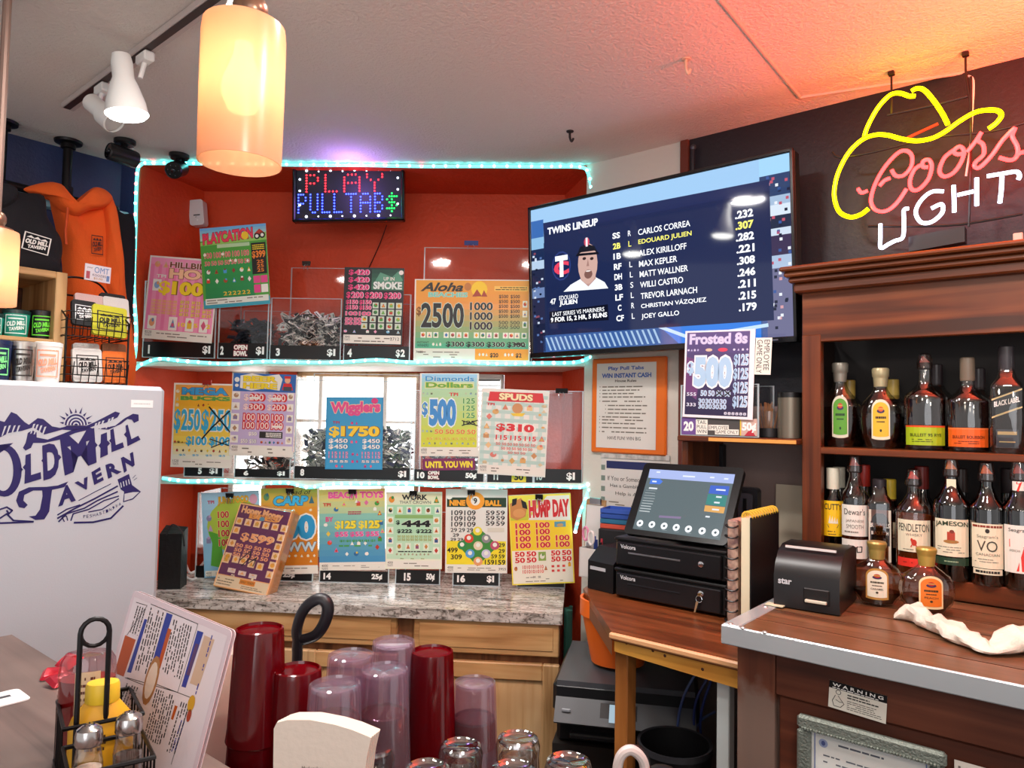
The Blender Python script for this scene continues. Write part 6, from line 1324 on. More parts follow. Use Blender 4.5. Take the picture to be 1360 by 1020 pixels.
mb = MB(); mb.hull([(-.03, .0, 0), (.035, .0, 0), (-.03, .002, 0), (.035, .002, 0), (-.012, .02, .13), (-.012, .022, .13), (.04, .02, .06), (.04, .022, .06)], mat('#d6cfca', .6)); solo('paper_sheet', mb, 'loose white paper leaning against the brown clipboard', 'paper', put(792, 700, 2.095, ZD + .002))
n_b = 2.12
for i, (col, nm) in enumerate((('#c8503c', 'red tray at the bottom of the stack left of the touch screen'), ('#2a6a8c', 'teal tray second from the bottom left of the touch screen'), ('#2c4fa0', 'blue tray in the middle of the stack left of the touch screen'), ('#3558b0', 'blue tray on top of the stack left of the touch screen'))):
    mb = MB(); z_ = .075 + i * .017; X = .06
    for (a, b, c_, d_) in ((-X, X, -.045, -.042), (-X, X, .042, .045), (-X, -X + .003, -.045, .045), (X - .003, X, -.045, .045)): mb.bx(a, b, c_, d_, 0, .015, mat(col, .35))
    mb.bx(-X, X, -.045, .045, 0, .002, mat(col, .35)); solo('plastic_tray', mb, nm, 'tray', put(826, 690, n_b, ZD + .16 + i * .0165) @ RZ(12), 'stacked trays')
mb = MB(); mb.bx(-.065, .065, -.05, .05, 0, .158, DARK, .004); solo('black_box', mb, 'black box under the coloured trays behind the cash drawers', 'box', put(826, 690, n_b, ZD + .001) @ RZ(12))

# notebooks between drawers and receipt printer
sx = d1 + .03
nb = thing('spiral_notebook', 'fat spiral notebook standing on edge with black coils toward us', 'notebook', MR @ T(sx + .012, 1.80, ZD + .001))
mb = MB(); Hn = hit(MR, 1.80, 997, 694)[1] - ZD; mb.bx(-.014, .014, 0, .2, 0, Hn, mat('#c9a490', .6, var=(40, '#6a4a4c', .9)), .003); mb.build('page_block', nb)
for i in range(10):
    mb = MB(); z_ = .015 + i * (Hn - .03) / 9; mb.tube([(.016 * math.cos(a * PI / 6), -.004 + .012 * math.sin(a * PI / 6), z_ + .002 * math.cos(a)) for a in range(12)], .0024, BLACK, 6, True); mb.build('coil', nb)
nb2 = thing('black_notebook', 'black covered notebook with yellow top spiral and cream pages beside the receipt printer', 'notebook', MR @ T(sx + .055, 1.78, ZD + .001))
H2 = hit(MR, 1.80, 1012, 690)[1] - ZD
mb = MB(); mb.bx(-.013, .010, .004, .19, 0, H2, mat('#e4d8b8', .6)); mb.build('page_block', nb2)
mb = MB(); mb.bx(.010, .014, 0, .195, 0, H2 + .003, mat('#141316', .4), .001); mb.build('cover', nb2)
for i in range(11):
    mb = MB(); y_ = .01 + i * .0175; mb.tube([(.013 * math.cos(a * PI / 6), y_, H2 + .004 + .011 * math.sin(a * PI / 6)) for a in range(12)], .003, mat('#d8b03a', .4), 6, True); mb.build('coil', nb2)
mb = MB(); mb.bx(-.16, -.045, -.002, 0, 0, .19, mat('#cfc2ac', .6)); solo('paper_sheet', mb, 'tan folder leaning on the wall behind the black notebook', 'folder', MR @ T(sx + .12, NW - .03, ZD + .14) @ RX(-3))
# receipt printer on the bar counter
p0 = MR.inverted() @ hitz(1108, 819, ZB); PR = thing('receipt_printer', 'black receipt printer with curved lid on the bar counter', 'printer', MR @ T(p0.x - .06, p0.y, ZB + .003) @ RZ(4))
mb = MB(); hp = hit(MR, p0.y, 1060, 732)[1] - ZB
prof_ = [(0, 0), (.19, 0), (.19, hp - .01), (.15, hp), (.07, hp), (.035, hp - .012), (.012, hp - .035), (0, hp - .06)]
mb.M = RZ(90); 
vs = [(y, -x, z) for x in (-.07, .07) for y, z in prof_]; n = len(prof_)
mb.add(vs, [tuple(range(n)), tuple(range(2 * n - 1, n - 1, -1))] + [(i, i + n, (i + 1) % n + n, (i + 1) % n) for i in range(n)], mat('#141214', .35)); mb.M = Matrix.Identity(4)
mb.build('case', PR)
mb = MB(); mb.bx(-.055, .055, .04, .045, hp - .004, hp + .001, mat('#d8d4d0', .5)); mb.build('paper_slot', PR)
mb = MB(); mb.bx(.0, .045, -.012, .001, .02, .026, mat('#d0c8b4', .5), .001); mb.bx(-.005, .05, -.004, .002, .016, .05, mat('#070708', .5), .002); mb.build('paper_tongue', PR)
mb = MB().sheet(.03, .016); mb.M = T(-.045, -.0005, hp - .075); mb.text('star', 0, 0, 1, .8, mat('#c8c8cc', .4), 3, .03); mb.build('maker_lettering', PR)
mb = MB(); mb.bx(-.02, .02, -.013, .013, 0, .002, mat('#d8cfb0', .6)); p1 = MR.inverted() @ hitz(1030, 806, ZB); solo('paper_scrap', mb, 'small cream paper scrap on the left end of the bar counter', 'paper', MR @ T(p1.x, p1.y, ZB + .004))
# towel on the counter
TWL = mat('#ebe2d2', .85, bump=(160, .25))
def towel(pts, hts, wds, M, name, label):
    P = smooth(pts, 8); n = len(P); mb = MB(); vs = []; K = 14
    for i, p in enumerate(P):
        t_ = (P[min(i + 1, n - 1)] - P[max(i - 1, 0)]).normalized(); nn = Vector((-t_.y, t_.x, 0)); f = i / (n - 1) * (len(hts) - 1); a = int(min(f, len(hts) - 1.001)); hh = hts[a] + (hts[a + 1] - hts[a]) * (f - a); ww = wds[a] + (wds[a + 1] - wds[a]) * (f - a)
        for k_ in range(K):
            u = 2 * PI * k_ / K; q = p + nn * math.cos(u) * ww + Vector((0, 0, hh / 2 + math.sin(u) * hh / 2))
            d = mnoise.noise(q * 38 + Vector((3, 1, 7))) * .010 + mnoise.noise(q * 90) * .004
            q += (nn * math.cos(u) + Vector((0, 0, max(0, math.sin(u))))) * d; q.z = max(q.z, .0)
            vs.append(q)
    fs = [(i * K + k_, i * K + (k_ + 1) % K, (i + 1) * K + (k_ + 1) % K, (i + 1) * K + k_) for i in range(n - 1) for k_ in range(K)] + [tuple(range(K - 1, -1, -1)), tuple((n - 1) * K + k_ for k_ in range(K))]
    mb.add(vs, fs, TWL); return solo(name, mb, label, 'towel', M)
def ctr(px, py): p = MR.inverted() @ hitz(px, py, ZB); return Vector((p.x, p.y, 0))
o_ = ctr(1187, 822); tp_ = [ctr(*p) - o_ for p in ((1187, 822), (1212, 826), (1232, 836), (1262, 848), (1292, 862), (1318, 870), (1350, 866), (1392, 872), (1430, 890))]
towel(tp_, [.004, .042, .03, .035, .026, .014, .045, .05, .04], [.008, .022, .02, .028, .026, .016, .034, .045, .04], MR @ T(o_.x, o_.y, ZB + .0015), 'bar_towel', 'crumpled white towel lying across the bar counter in front of the bottles')
# rules board and notice on the pale wall
m, w, h = rect_on(MR, NW - .004, (788, 476), (887, 474), (886, 605), (787, 601))
rb = thing('rules_board', 'orange board with white pull tab house rules paper on the pale wall', 'notice', m)
mb = MB(); mb.bx(-w / 2, w / 2, -.012, .003, -h / 2, h / 2, mat('#e8701c', .4), .005); mb.build('board', rb)
t = MB(); t.M = T(-w * .02, -.013, .0); t.sheet(w * .80, h * .89); t.rect(0, 0, 1, 1, mat('#ded8d0', .5), 0); bb_ = mat('#3f62b0', .5)
t.text('Play Pull Tabs', .2, .04, .80, .095, bb_, 3, .03); t.text('WIN INSTANT CASH', .09, .12, .92, .175, bb_, 3, .04); t.text('House Rules', .32, .195, .68, .225, INK, 3, .02)
for y_ in (.27, .31, .35, .39, .44, .49, .535, .58, .625, .66, .70, .75, .80):
    ind = .16 if .48 < y_ < .6 else .06; t.ell(ind, y_ + .008, .008, .006, GREYINK, 2); t.words(ind + .04, y_, .9, y_ + .02, 1, GREYINK, 2, .95, .7)
t.text('HAVE FUN! WIN BIG', .2, .86, .76, .90, INK, 3, .0); t.build('rules_paper', rb)
m, w, h = rect_on(MR, NW - .004, (797, 607), (892, 612), (888, 700), (800, 690))
nt_ = thing('notice_sheet', 'white gambling help notice with a dark blue band partly behind the touch screen', 'notice', m)
t = MB().sheet(w, h); t.bx(-w / 2, w / 2, 0, .002, -h / 2, h / 2, PAPER); t.rect(0, 0, 1, 1, mat('#d8d2cc', .5), 0); t.rect(.08, .05, 1, .17, mat('#232a5c', .5), 1)
t.text('If You or Someone You Know', .1, .29, .98, .36, INK, 3, 0); t.text('Has a Gambling Problem', .14, .41, .9, .48, INK, 3, 0); t.text('Help is Available', .22, .53, .78, .60, INK, 3, 0); t.words(.12, .68, .9, .80, 3, GREYINK, 2, .6, .4)
for i in range(5): t.rect(.0, .12 + i * .17, .06, .2 + i * .17, mat('#7a8a80', .5), 2)
t.rect(.08, .90, 1, 1, mat('#232a5c', .5), 1); t.build('notice_paper', nt_)
mb = MB(); mb.bx(-w / 2, w / 2, -.004, .0005, h / 2 - .002, h / 2 + .018, mat('#cfcac4', .5, var=(50, '#8a8680', .7)), .001); mb.build('clip_rail', nt_)
# jars on the wall shelf
x, _ = hit(MR, 2.10, 1021, 575); jr = thing('straw_jar', 'clear jar of wooden stir sticks on the wall shelf behind bin 20', 'jar', MR @ T(x, 2.10, zsf + .001))
zj = hit(MR, 2.10, 1021, 538)[1] - zsf
mb = MB(); mb.lathe([(.034, 0), (.036, .004), (.036, zj * .8)], clear(), 20); mb.build('glass', jr)
mb = MB(); mb.lathe([(.037, 0), (.038, .001), (.038, zj * .28)], mat('#1a1618', .4), 20); mb.build('base_band', jr)
mb = MB()
for i in range(26):
    a = random.random() * 6.28; r = random.random() * .026; mb.tube([(r * math.cos(a) * .6, r * math.sin(a) * .6, .004), (r * math.cos(a + .5) * 1.25, r * math.sin(a + .5) * 1.25, zj * (.8 + random.random() * .3))], .0018, mat('#b07a4a', .6), 5)
o = mb.build('stir_sticks', jr); o['kind'] = 'stuff'
x, _ = hit(MR, 2.08, 1049, 575); zt_ = hit(MR, 2.08, 1049, 522)[1] - zsf
cn_ = thing('canister', 'grey metal canister with black lid on the wall shelf next to the liquor cabinet', 'canister', MR @ T(x, 2.08, zsf + .001))
r_ = 16 / FPX * 1.98; mb = MB(); mb.lathe([(r_, 0), (r_, zt_ - .012)], mat('#7a7264', .35, .6), 24); mb.build('body', cn_)
mb = MB(); mb.lathe([(r_ + .001, zt_ - .014), (r_ + .001, zt_), (r_ * .5, zt_ + .002)], BLACK, 24); mb.build('lid', cn_)
# wall phone and cords under the shelf
mb = MB()
x, z = hit(MR, NW - .03, 940, 612)
for i in range(5): mb.bx(-.05 + i * .022, -.036 + i * .022, -.012, .02, -.09 + (i % 2) * .01, .055, mat('#17151a', .4), .003)
solo('phone_rack', mb, 'black slotted rack on the wall below the wall shelf', 'rack', MR @ T(x, NW - .022, z))

# under the desk: printer on a low stand, buckets, bin, cables
yp = 2.06; pl = hity(733, 915, yp)
MPp = T(pl.x + .0, yp, 0) @ RZ(-12)
zpt = hity(760, 893, yp + .05).z; zpb = hity(760, 990, yp).z
st = thing('low_stand', 'dark low stand carrying the office printer under the desk', 'stand', MPp)
mb = MB(); mb.bx(0.0, .40, .02, .36, 0, zpb - .002, mat('#1c1513', .6)); mb.build('stand_body', st)
op = thing('office_printer', 'black and grey office printer below the desk under the orange buckets', 'printer', MPp @ T(0, 0, zpb))
hp2 = zpt - zpb; GP = mat('#4a4b50', .4); mb = MB(); mb.bx(0.01, .39, .03, .36, 0, hp2 * .45, mat('#101013', .4), .01); mb.bx(0.0, .40, .012, .36, hp2 * .45, hp2 - .012, mat('#19191c', .4), .012); mb.build('case', op)
mb = MB(); 
mb.hull([(x, y, z) for x in (.01, .39) for y, z in ((.012, hp2 * .72), (-.03, hp2 * .42), (-.02, hp2 * .38), (.012, hp2 * .40))], GP); mb.build('control_panel', op)
mb = MB(); mb.hull([(x, y, z) for x in (.135, .235) for y, z in ((.0065, hp2 * .69), (-.024, hp2 * .46), (-.021, hp2 * .45), (.009, hp2 * .69))], mat('#15151a', .3)); mb.build('display_frame', op)
mb = MB(); mb.hull([(x, y, z) for x in (.16, .225) for y, z in ((.0045, hp2 * .68), (-.0235, hp2 * .475), (-.021, hp2 * .475), (.007, hp2 * .68))], glow('#b8d4e4', .55)); mb.build('display', op)
mb = MB(); mb.hull([(x, y, z) for x in (.012, .388) for y, z in ((.014, hp2 * .78), (.014, hp2 * .96), (.36, hp2), (.36, hp2 * .9))], GP); mb.build('scanner_lid', op)
mb = MB(); mb.bx(.05, .34, .0, .035, hp2 * .12, hp2 * .2, mat('#232327', .4), .004); mb.build('paper_tray', op)
mb = MB(); mb.bx(.03, .055, -.018, -.012, hp2 * .55, hp2 * .6, mat('#8a8c92', .4), .002); mb.build('power_button', op)
OB = mat('#ef6a1a', .4)
for i in range(4):
    zb_ = zpt + .006 + i * .012
    t = thing('orange_bucket', ('outermost orange bucket', 'second orange bucket', 'third orange bucket', 'innermost orange bucket')[i] + ' of the nested stack standing on the office printer', 'bucket', MPp @ T(.17, .175, zb_) @ S(1.12, 1, 1), 'nested orange buckets')
    H_ = .15; ra, rb_ = .07, .098
    mb = MB(); mb.lathe([(ra, 0), (rb_, H_)], OB, 32, caps=False); mb.lathe([(ra - .003, .003), (rb_ - .003, H_)], OB, 32, caps=False); mb.lathe([(0.0005, .0), (ra, .0)], OB, 32, caps=False); mb.build('bucket_wall', t)
    mb = MB(); mb.lathe([(rb_ - .003, H_), (rb_ + .004, H_), (rb_ + .004, H_ - .012), (rb_, H_ - .012)], OB, 32, caps=False); mb.build('rim', t)
# teal cloth hanging at the cabinet end
mb = MB(); c_ = MG.inverted(); P = [c_ @ hitz(750, 800, .89), c_ @ hitz(772, 800, .89)]
g0 = MG @ T(.025, .06, .62)
vs = []; fs = []
for i in range(13):
    for j in range(9):
        u = i / 12; v = j / 8; vs.append((.012 + .012 * math.sin(u * 9) , .02 + u * .2, -.05 + v * .30 - .03 * u)); 
for i in range(12):
    for j in range(8): k = i * 9 + j; fs.append((k, k + 9, k + 10, k + 1))
vs += [(x + .006, y, z) for x, y, z in vs]; fs += [tuple(a + 117 for a in f[::-1]) for f in fs]
mb.add(vs, fs, mat('#3c7a6a', .8)); solo('teal_cloth', mb, 'teal cloth hanging at the right end of the base cabinet', 'cloth', MG @ T(.002, .02, .66))
tb = hity(912, 985, 1.72)
wb = thing('waste_bin', 'dark plastic waste bin under the desk near the white leg', 'bin', T(tb.x - .005, tb.y + .10, 0))
zt_ = tb.z - .045; mb = MB(); mb.lathe([(.065, .0), (.088, zt_)], mat('#17171a', .4), 28, caps=False); mb.lathe([(.062, .004), (.084, zt_)], mat('#17171a', .4), 28, caps=False); mb.lathe([(.0005, .001), (.065, .001)], mat('#17171a', .4), 28, caps=False); mb.build('bin_wall', wb)
mb = MB(); mb.lathe([(.084, zt_), (.091, zt_ + .002), (.092, zt_ - .012), (.088, zt_ - .012)], mat('#2a2a2e', .35), 28, caps=False); mb.build('rim', wb)
for i, (pts, col, lab) in enumerate((([(925, 893), (908, 925), (900, 965), (903, 1010), (902, 1060)], '#3a4a7a', 'grey blue cable hanging under the desk, leftmost of the cables'), ([(940, 900), (925, 930), (922, 965), (935, 1000)], '#22306a', 'blue cable looping down under the desk in the middle'), ([(945, 903), (934, 935), (930, 965), (936, 1010)], '#2a3c80', 'blue cable under the desk beside the white leg'), ([(950, 945), (930, 958), (918, 985), (915, 1015)], '#4a5a86', 'grey cable crossing behind the white leg'))):
    yy = 1.95 + .02 * i; P = [hity(x, y, yy) for x, y in pts]; o_ = P[-1].copy()
    mb = MB(); mb.tube(smooth([p - o_ for p in P], 6), .0035, mat(col, .4), 6); solo('cable', mb, lab, 'cable', T(*o_), 'cables under the desk')
# ================================================================== LEFT SIDE: FREEZER, MERCHANDISE
FS = 2.1                                               # freezer front stands at y = FS of frame ML
fxr = hit(ML, FS, 221, 514)[0]; fzt = hit(ML, FS, 221, 514)[1]; FW = .76
MFz = ML @ T(fxr - FW / 2, FS, 0)
fz_ = thing('upright_freezer', 'white upright freezer with a dark blue tavern logo on its door', 'freezer', MFz)
WF = mat('#b3b6bd', .38, bump=(220, .03))
mb = MB(); mb.bx(-FW / 2, FW / 2, .07, .74, .02, fzt - .004, WF, .008); mb.build('cabinet', fz_)
mb = MB(); mb.bx(-FW / 2, FW / 2, 0, .062, .06, fzt, WF, .012); mb.build('door', fz_)
mb = MB(); mb.bx(-FW / 2 + .01, FW / 2 - .01, .03, .07, .062, fzt - .012, mat('#8a8a8c', .6)); mb.build('door_gasket', fz_)
mb = MB(); mb.bx(FW / 2 - .005, FW / 2 + .006, .02, .05, .5, .9, mat('#c9c7c8', .4), .004); mb.build('handle', fz_)
MFL = MFz @ T(0, 0, fzt / 2)
t = MB(); t.M = T(0, 0, fzt / 2); t.sheet(FW, fzt); cf = conv(0, 500, .29412)
def LP(x, y): return t.at(MFL, 0, *cf(x, y))
IND = mat('#201a56', .4); WDC = mat('#b3b6bd', .38)
def lpoly(pts, m=IND, lay=1): t.poly([LP(*p) for p in pts], m, lay)
def lq(s_, tl, tr, br, bl, bold=.05, lay=3): t.quadtext(s_, LP(*tl), LP(*tr), LP(*br), LP(*bl), IND, lay, bold)
def lline(pts, wd, m=IND, lay=2): t.line([LP(*p) for p in pts], wd * .29412 * FS / FPX / fzt * .78, m, lay)
lpoly([(-60, 250), (-30, 190), (0, 200), (20, 205), (50, 160), (75, 170), (110, 205), (130, 218), (170, 188), (195, 192), (235, 225), (270, 232), (300, 225), (280, 240), (200, 262), (150, 230), (100, 245), (40, 255), (0, 275)])
lpoly([(300, 222), (390, 222), (430, 205), (520, 158), (542, 165), (530, 185), (480, 208), (430, 222), (390, 236), (330, 244), (280, 240)])
for x, y in ((20, 225), (40, 222), (62, 222), (82, 222), (150, 215), (165, 218), (182, 222), (200, 228), (430, 212), (445, 205), (462, 200), (490, 192), (505, 185)): lpoly([(x, y), (x + 9, y - 2), (x - 8, y + 42), (x - 14, y + 44)], WDC, 2)
for r, m in ((50, IND), (42, WDC), (35, IND), (28, WDC), (22, IND), (14, WDC), (8, IND)): lpoly([(342 + r * math.cos(a * PI / 14), 220 - r * math.sin(a * PI / 14)) for a in range(15)], m, 3 if m is IND else 4) if r < 50 else lpoly([(342 + r * math.cos(a * PI / 14), 220 - r * math.sin(a * PI / 14)) for a in range(15)], m, 2)
for k, r in enumerate((42, 35, 28, 22, 14, 8)): lpoly([(342 + r * math.cos(a * PI / 14), 220 - r * math.sin(a * PI / 14)) for a in range(15)], WDC if k % 2 == 0 else IND, 5 + k)
for a in range(9):
    q = PI * (a + .5) / 9; lpoly([(342 + 56 * math.cos(q + .09), 220 - 56 * math.sin(q + .09)), (342 + 56 * math.cos(q - .09), 220 - 56 * math.sin(q - .09)), (342 + (76 + 12 * (a % 2)) * math.cos(q), 220 - (76 + 12 * (a % 2)) * math.sin(q))])
# letters of the name
lpoly([(20 + 78 * math.cos(a * PI / 14 - PI / 2), 425 + 118 * math.sin(a * PI / 14 - PI / 2)) for a in range(-8, 21)] + [(14 + 46 * math.cos(a * PI / 14 - PI / 2), 425 + 92 * math.sin(a * PI / 14 - PI / 2)) for a in range(20, -9, -1)])
lpoly([(-40, 330), (0, 308), (60, 300), (30, 325), (0, 345), (-30, 350)]); lpoly([(92, 405), (104, 420), (92, 435), (84, 420)])
lq('L', (115, 355), (175, 335), (186, 462), (110, 485)); lq('D', (190, 312), (262, 290), (270, 448), (196, 470)); lq('M', (268, 268), (425, 232), (436, 388), (292, 448)); lq('I', (455, 262), (482, 252), (487, 352), (452, 368)); lq('L', (497, 242), (535, 222), (560, 320), (503, 342)); lq('L', (566, 222), (592, 210), (634, 285), (575, 315))
lpoly([(120, 280), (125, 255), (145, 243), (165, 252), (165, 275), (215, 285), (275, 262), (330, 240), (400, 228), (420, 236), (340, 255), (270, 285), (200, 300), (150, 300), (140, 322), (115, 335), (103, 322), (115, 300)])
lpoly([(440, 237), (520, 222), (560, 190), (600, 168), (625, 172), (626, 200), (605, 210), (595, 195), (575, 192), (545, 215), (490, 240)])
for x, y in ((113, 410), (197, 380), (266, 365), (290, 350), (375, 330), (430, 310), (455, 312), (486, 302), (503, 290), (570, 262)): lpoly([(x - 11, y), (x, y - 13), (x + 11, y), (x, y + 13)])
lpoly([(72, 560), (85, 520), (130, 500), (210, 498), (260, 492), (308, 474), (290, 500), (235, 512), (228, 560), (222, 610), (200, 645), (160, 648), (130, 632), (160, 628), (180, 600), (192, 540), (190, 515), (150, 515), (110, 535), (105, 560), (125, 580), (110, 595), (85, 590)])
lq('A', (275, 500), (325, 480), (342, 560), (262, 588)); lq('V', (335, 480), (395, 452), (405, 500), (375, 520)); lq('E', (412, 432), (452, 408), (468, 468), (425, 490)); lq('R', (475, 400), (520, 382), (550, 430), (488, 462)); lq('N', (545, 368), (600, 340), (608, 400), (560, 435))
# axe, handle and waves
lpoly([(530, 465), (582, 440), (596, 490), (636, 520), (600, 555), (555, 568), (560, 520), (545, 510)]); lpoly([(562, 530), (600, 522), (628, 522), (598, 550), (560, 562)], WDC, 2)
for i in range(4): lpoly([(542 + i * 12, 480 - i * 5), (546 + i * 12, 478 - i * 5), (550 + i * 12, 500 - i * 5), (546 + i * 12, 503 - i * 5)], WDC, 2)
for pts, w_ in (([(355, 560), (430, 520), (500, 485)], 4), ([(260, 640), (330, 600), (430, 550), (530, 495)], 9), ([(265, 655), (300, 620), (380, 595), (440, 560), (530, 520)], 8), ([(320, 650), (330, 620), (400, 600), (470, 560), (535, 540)], 7), ([(290, 655), (280, 635), (300, 630), (305, 650)], 5), ([(400, 612), (460, 600), (535, 552)], 6), ([(260, 625), (300, 600), (360, 580)], 7), ([(335, 660), (420, 658), (500, 640), (555, 585)], 10), ([(0, 600), (30, 590), (55, 605), (40, 620), (30, 605)], 8), ([(0, 640), (30, 620), (60, 650), (150, 655)], 8), ([(0, 662), (60, 660), (150, 656)], 9), ([(598, 460), (612, 445)], 3), ([(604, 468), (618, 458)], 3)): lline(pts, w_)
for i, c in enumerate('PESHASTIN,WA'):
    u = i / 11; x = 375 + 160 * u; y = 640 - 8 * u - 48 * u * u; lq(c, (x, y - 14), (x + 10, y - 16), (x + 11, y - 3), (x + 1, y), .0)
o = t.build('tavern_logo', fz_); o['label'] = 'dark blue tavern logo with mountains, lettering and axe'
a = LP(592, 105); b_ = LP(690, 142); t = MB(); t.M = T(0, 0, fzt / 2); t.sheet(FW, fzt); t.rect(a[0], a[1], b_[0], b_[1], mat('#e8e6e6', .3), 1); t.text('FRIGIDAIRE', a[0] + .01, a[1] + .006, b_[0] - .01, b_[1] - .006, mat('#4a4a50'), 3, .0); t.build('name_badge', fz_)
ZF = fzt + .001
def flp(px, v): return ML @ T(hit(ML, v, px, 480)[0], v, ZF)
def flx(px, v, py=480): return hit(ML, v, px, py)[0]
def flz(px, py, v): return hit(ML, v, px, py)[1]
def mini_logo(t, x0, y0, x1, y1, m, lay=2, border=True):
    """the tavern's boxed logo, small"""
    def X(u): return x0 + (x1 - x0) * u
    def Y(u): return y0 + (y1 - y0) * u
    if border:
        for a in ((0, 0, 1, .05), (0, .95, 1, 1), (0, 0, .05, 1), (.95, 0, 1, 1)): t.rect(X(a[0]), Y(a[1]), X(a[2]), Y(a[3]), m, lay)
    t.poly([(X(.1), Y(.28)), (X(.25), Y(.14)), (X(.38), Y(.24)), (X(.5), Y(.12)), (X(.62), Y(.24)), (X(.78), Y(.14)), (X(.9), Y(.26))], m, lay) if not t.wrap else t.rect(X(.15), Y(.16), X(.85), Y(.24), m, lay)
    t.quadtext('OLD MILL', (X(.10), Y(.36)), (X(.92), Y(.28)), (X(.92), Y(.52)), (X(.08), Y(.64)), m, lay + 1, .06); t.quadtext('TAVERN', (X(.2), Y(.68)), (X(.86), Y(.56)), (X(.86), Y(.74)), (X(.2), Y(.88)), m, lay + 1, .05)
# wooden crate with tumblers
vc = 2.34; xl = flx(-60, vc); xr = flx(85, vc); zt_ = flz(84, 362, vc); hh = zt_ - ZF
cr = thing('wooden_crate', 'pine framed wooden crate standing on the white freezer behind the tumblers', 'crate', ML @ T(xl, vc, ZF))
PW2 = wood('#d8b483', '#cba26c', '#9a6f40', 'Z', 5, .5); PW3 = wood('#d8b483', '#cba26c', '#9a6f40', 'X', 5, .5); DKC = wood('#5a3420', '#4a2818', '#2c170e', 'X', 5, .6)
w_ = xr - xl
for nm, a in (('side_post', (w_ - .03, w_, 0, .30, 0, hh, PW2)), ('side_post', (0, .03, 0, .30, 0, hh, PW2)), ('top_board', (.03, w_ - .03, 0, .30, hh - .02, hh, PW3)), ('back_board', (.03, w_ - .03, .28, .30, 0, hh - .02, DKC)), ('floor_board', (.03, w_ - .03, 0, .28, 0, .015, DKC)), ('middle_board', (.03, w_ - .03, .0, .28, hh * .36, hh * .36 + .012, PW3))):
    mb = MB(); mb.bx(*a, .002); mb.build(nm, cr)
zmid = ZF + hh * .36 + .0125
def tumbler(px0, px1, ytop, v, z, body, logo, label, lid=None, metal=False):
    xa, xb = flx(px0, v, 450), flx(px1, v, 450); M = ML @ T((xa + xb) / 2, v, z); p = M.translation
    r = (px1 - px0) / 2 / FPX * p.y; H = flz((px0 + px1) / 2, ytop, v) - z
    M = T(*p) @ Matrix.Rotation(-math.atan2(p.x, p.y), 4, 'Z')
    c = thing('tumbler', label, 'tumbler', M, 'logo tumblers on the freezer')
    mm = mat(body, .3, 1.0) if metal else mat(body, .35)
    mb = MB(); mb.lathe([(r * .82, 0), (r * .84, .004), (r, H * .9), (r, H - .008)], mm, 24); mb.build('cup_body', c)
    mb = MB(); mb.lathe([(r * 1.02, H - .012), (r * 1.03, H - .002), (r * .9, H), (r * .86, H - .006)], mat(lid or body, .3, .6 if metal else 0), 24); mb.build('rim', c)
    t = MB().sheet(r * 1.75, H * .74, (r * .96, r * .96), H * .46); mini_logo(t, .04, .04, .96, .96, mat(logo, .5)); t.build('printed_logo', c)
tumbler(4, 36, 412, 2.40, zmid, '#1f9a84', '#dff4ee', 'teal tumbler with white logo in the wooden crate', '#1a3a38')
tumbler(40, 69, 413, 2.40, zmid, '#15171a', '#6fe03a', 'black tumbler with bright green logo in the wooden crate')
tumbler(-22, 2, 416, 2.40, zmid, '#1f9a84', '#dff4ee', 'second teal tumbler cut by the left frame edge', '#1a3a38')
tumbler(17, 46, 454, 2.17, ZF, '#b8b4ae', '#2a2420', 'brushed steel tumbler with dark logo on the freezer', None, True)
tumbler(48, 81, 455, 2.17, ZF, '#e6e2de', '#f0a080', 'white tumbler with an orange logo on the freezer')
tumbler(-16, 14, 452, 2.17, ZF, '#16254a', '#7ae08a', 'navy tumbler with green logo at the left frame edge')
# pipe rails on the ceiling
PIPE = mat('#1f1b1c', .35, .6)
def pipe(px, py, label, pyl):
    p = hitz(px, py, CEIL); zl = hity(px, pyl, p.y).z
    t = thing('ceiling_pipe', label, 'pipe', T(p.x, p.y, CEIL - .001), 'black iron pipe rails')
    mb = MB(); mb.lathe([(.0005, -.0), (.046, 0), (.044, -.009), (.024, -.013), (.024, -.028), (.019, -.03)][::-1], PIPE, 24); mb.build('flange', t)
    mb = MB(); mb.lathe([(.0155, zl - CEIL + .02), (.0155, -.02)], PIPE, 16); mb.build('upright', t)
    mb = MB(); mb.ball((0, 0, zl - CEIL + .012), .026, PIPE, 14, (1, 1, 1.1)); mb.lathe([(.022, zl - CEIL + .03), (.022, zl - CEIL + .055)], PIPE, 14); mb.build('elbow', t)
    return p, zl
pa, zl1 = pipe(91, 187, 'black pipe with round flange hanging from the ceiling above the orange hoodie', 268)
pb, zl2 = pipe(4, 161, 'black pipe with round flange hanging from the ceiling at the left frame edge', 262)
zr_ = zl1 + .012; dr_ = (pa - pb).normalized()
mb = MB(); e0 = pb - dr_ * .3; e1_ = pa + dr_ * .17; mb.tube([(0, 0, 0), tuple((e1_ - e0).xyz)], .0145, PIPE, 14); mb.ball(tuple(e1_ - e0), .019, PIPE, 12)
solo('clothes_rail', mb, 'horizontal black pipe rail that the hoodies hang from', 'rail', T(e0.x, e0.y, zr_))
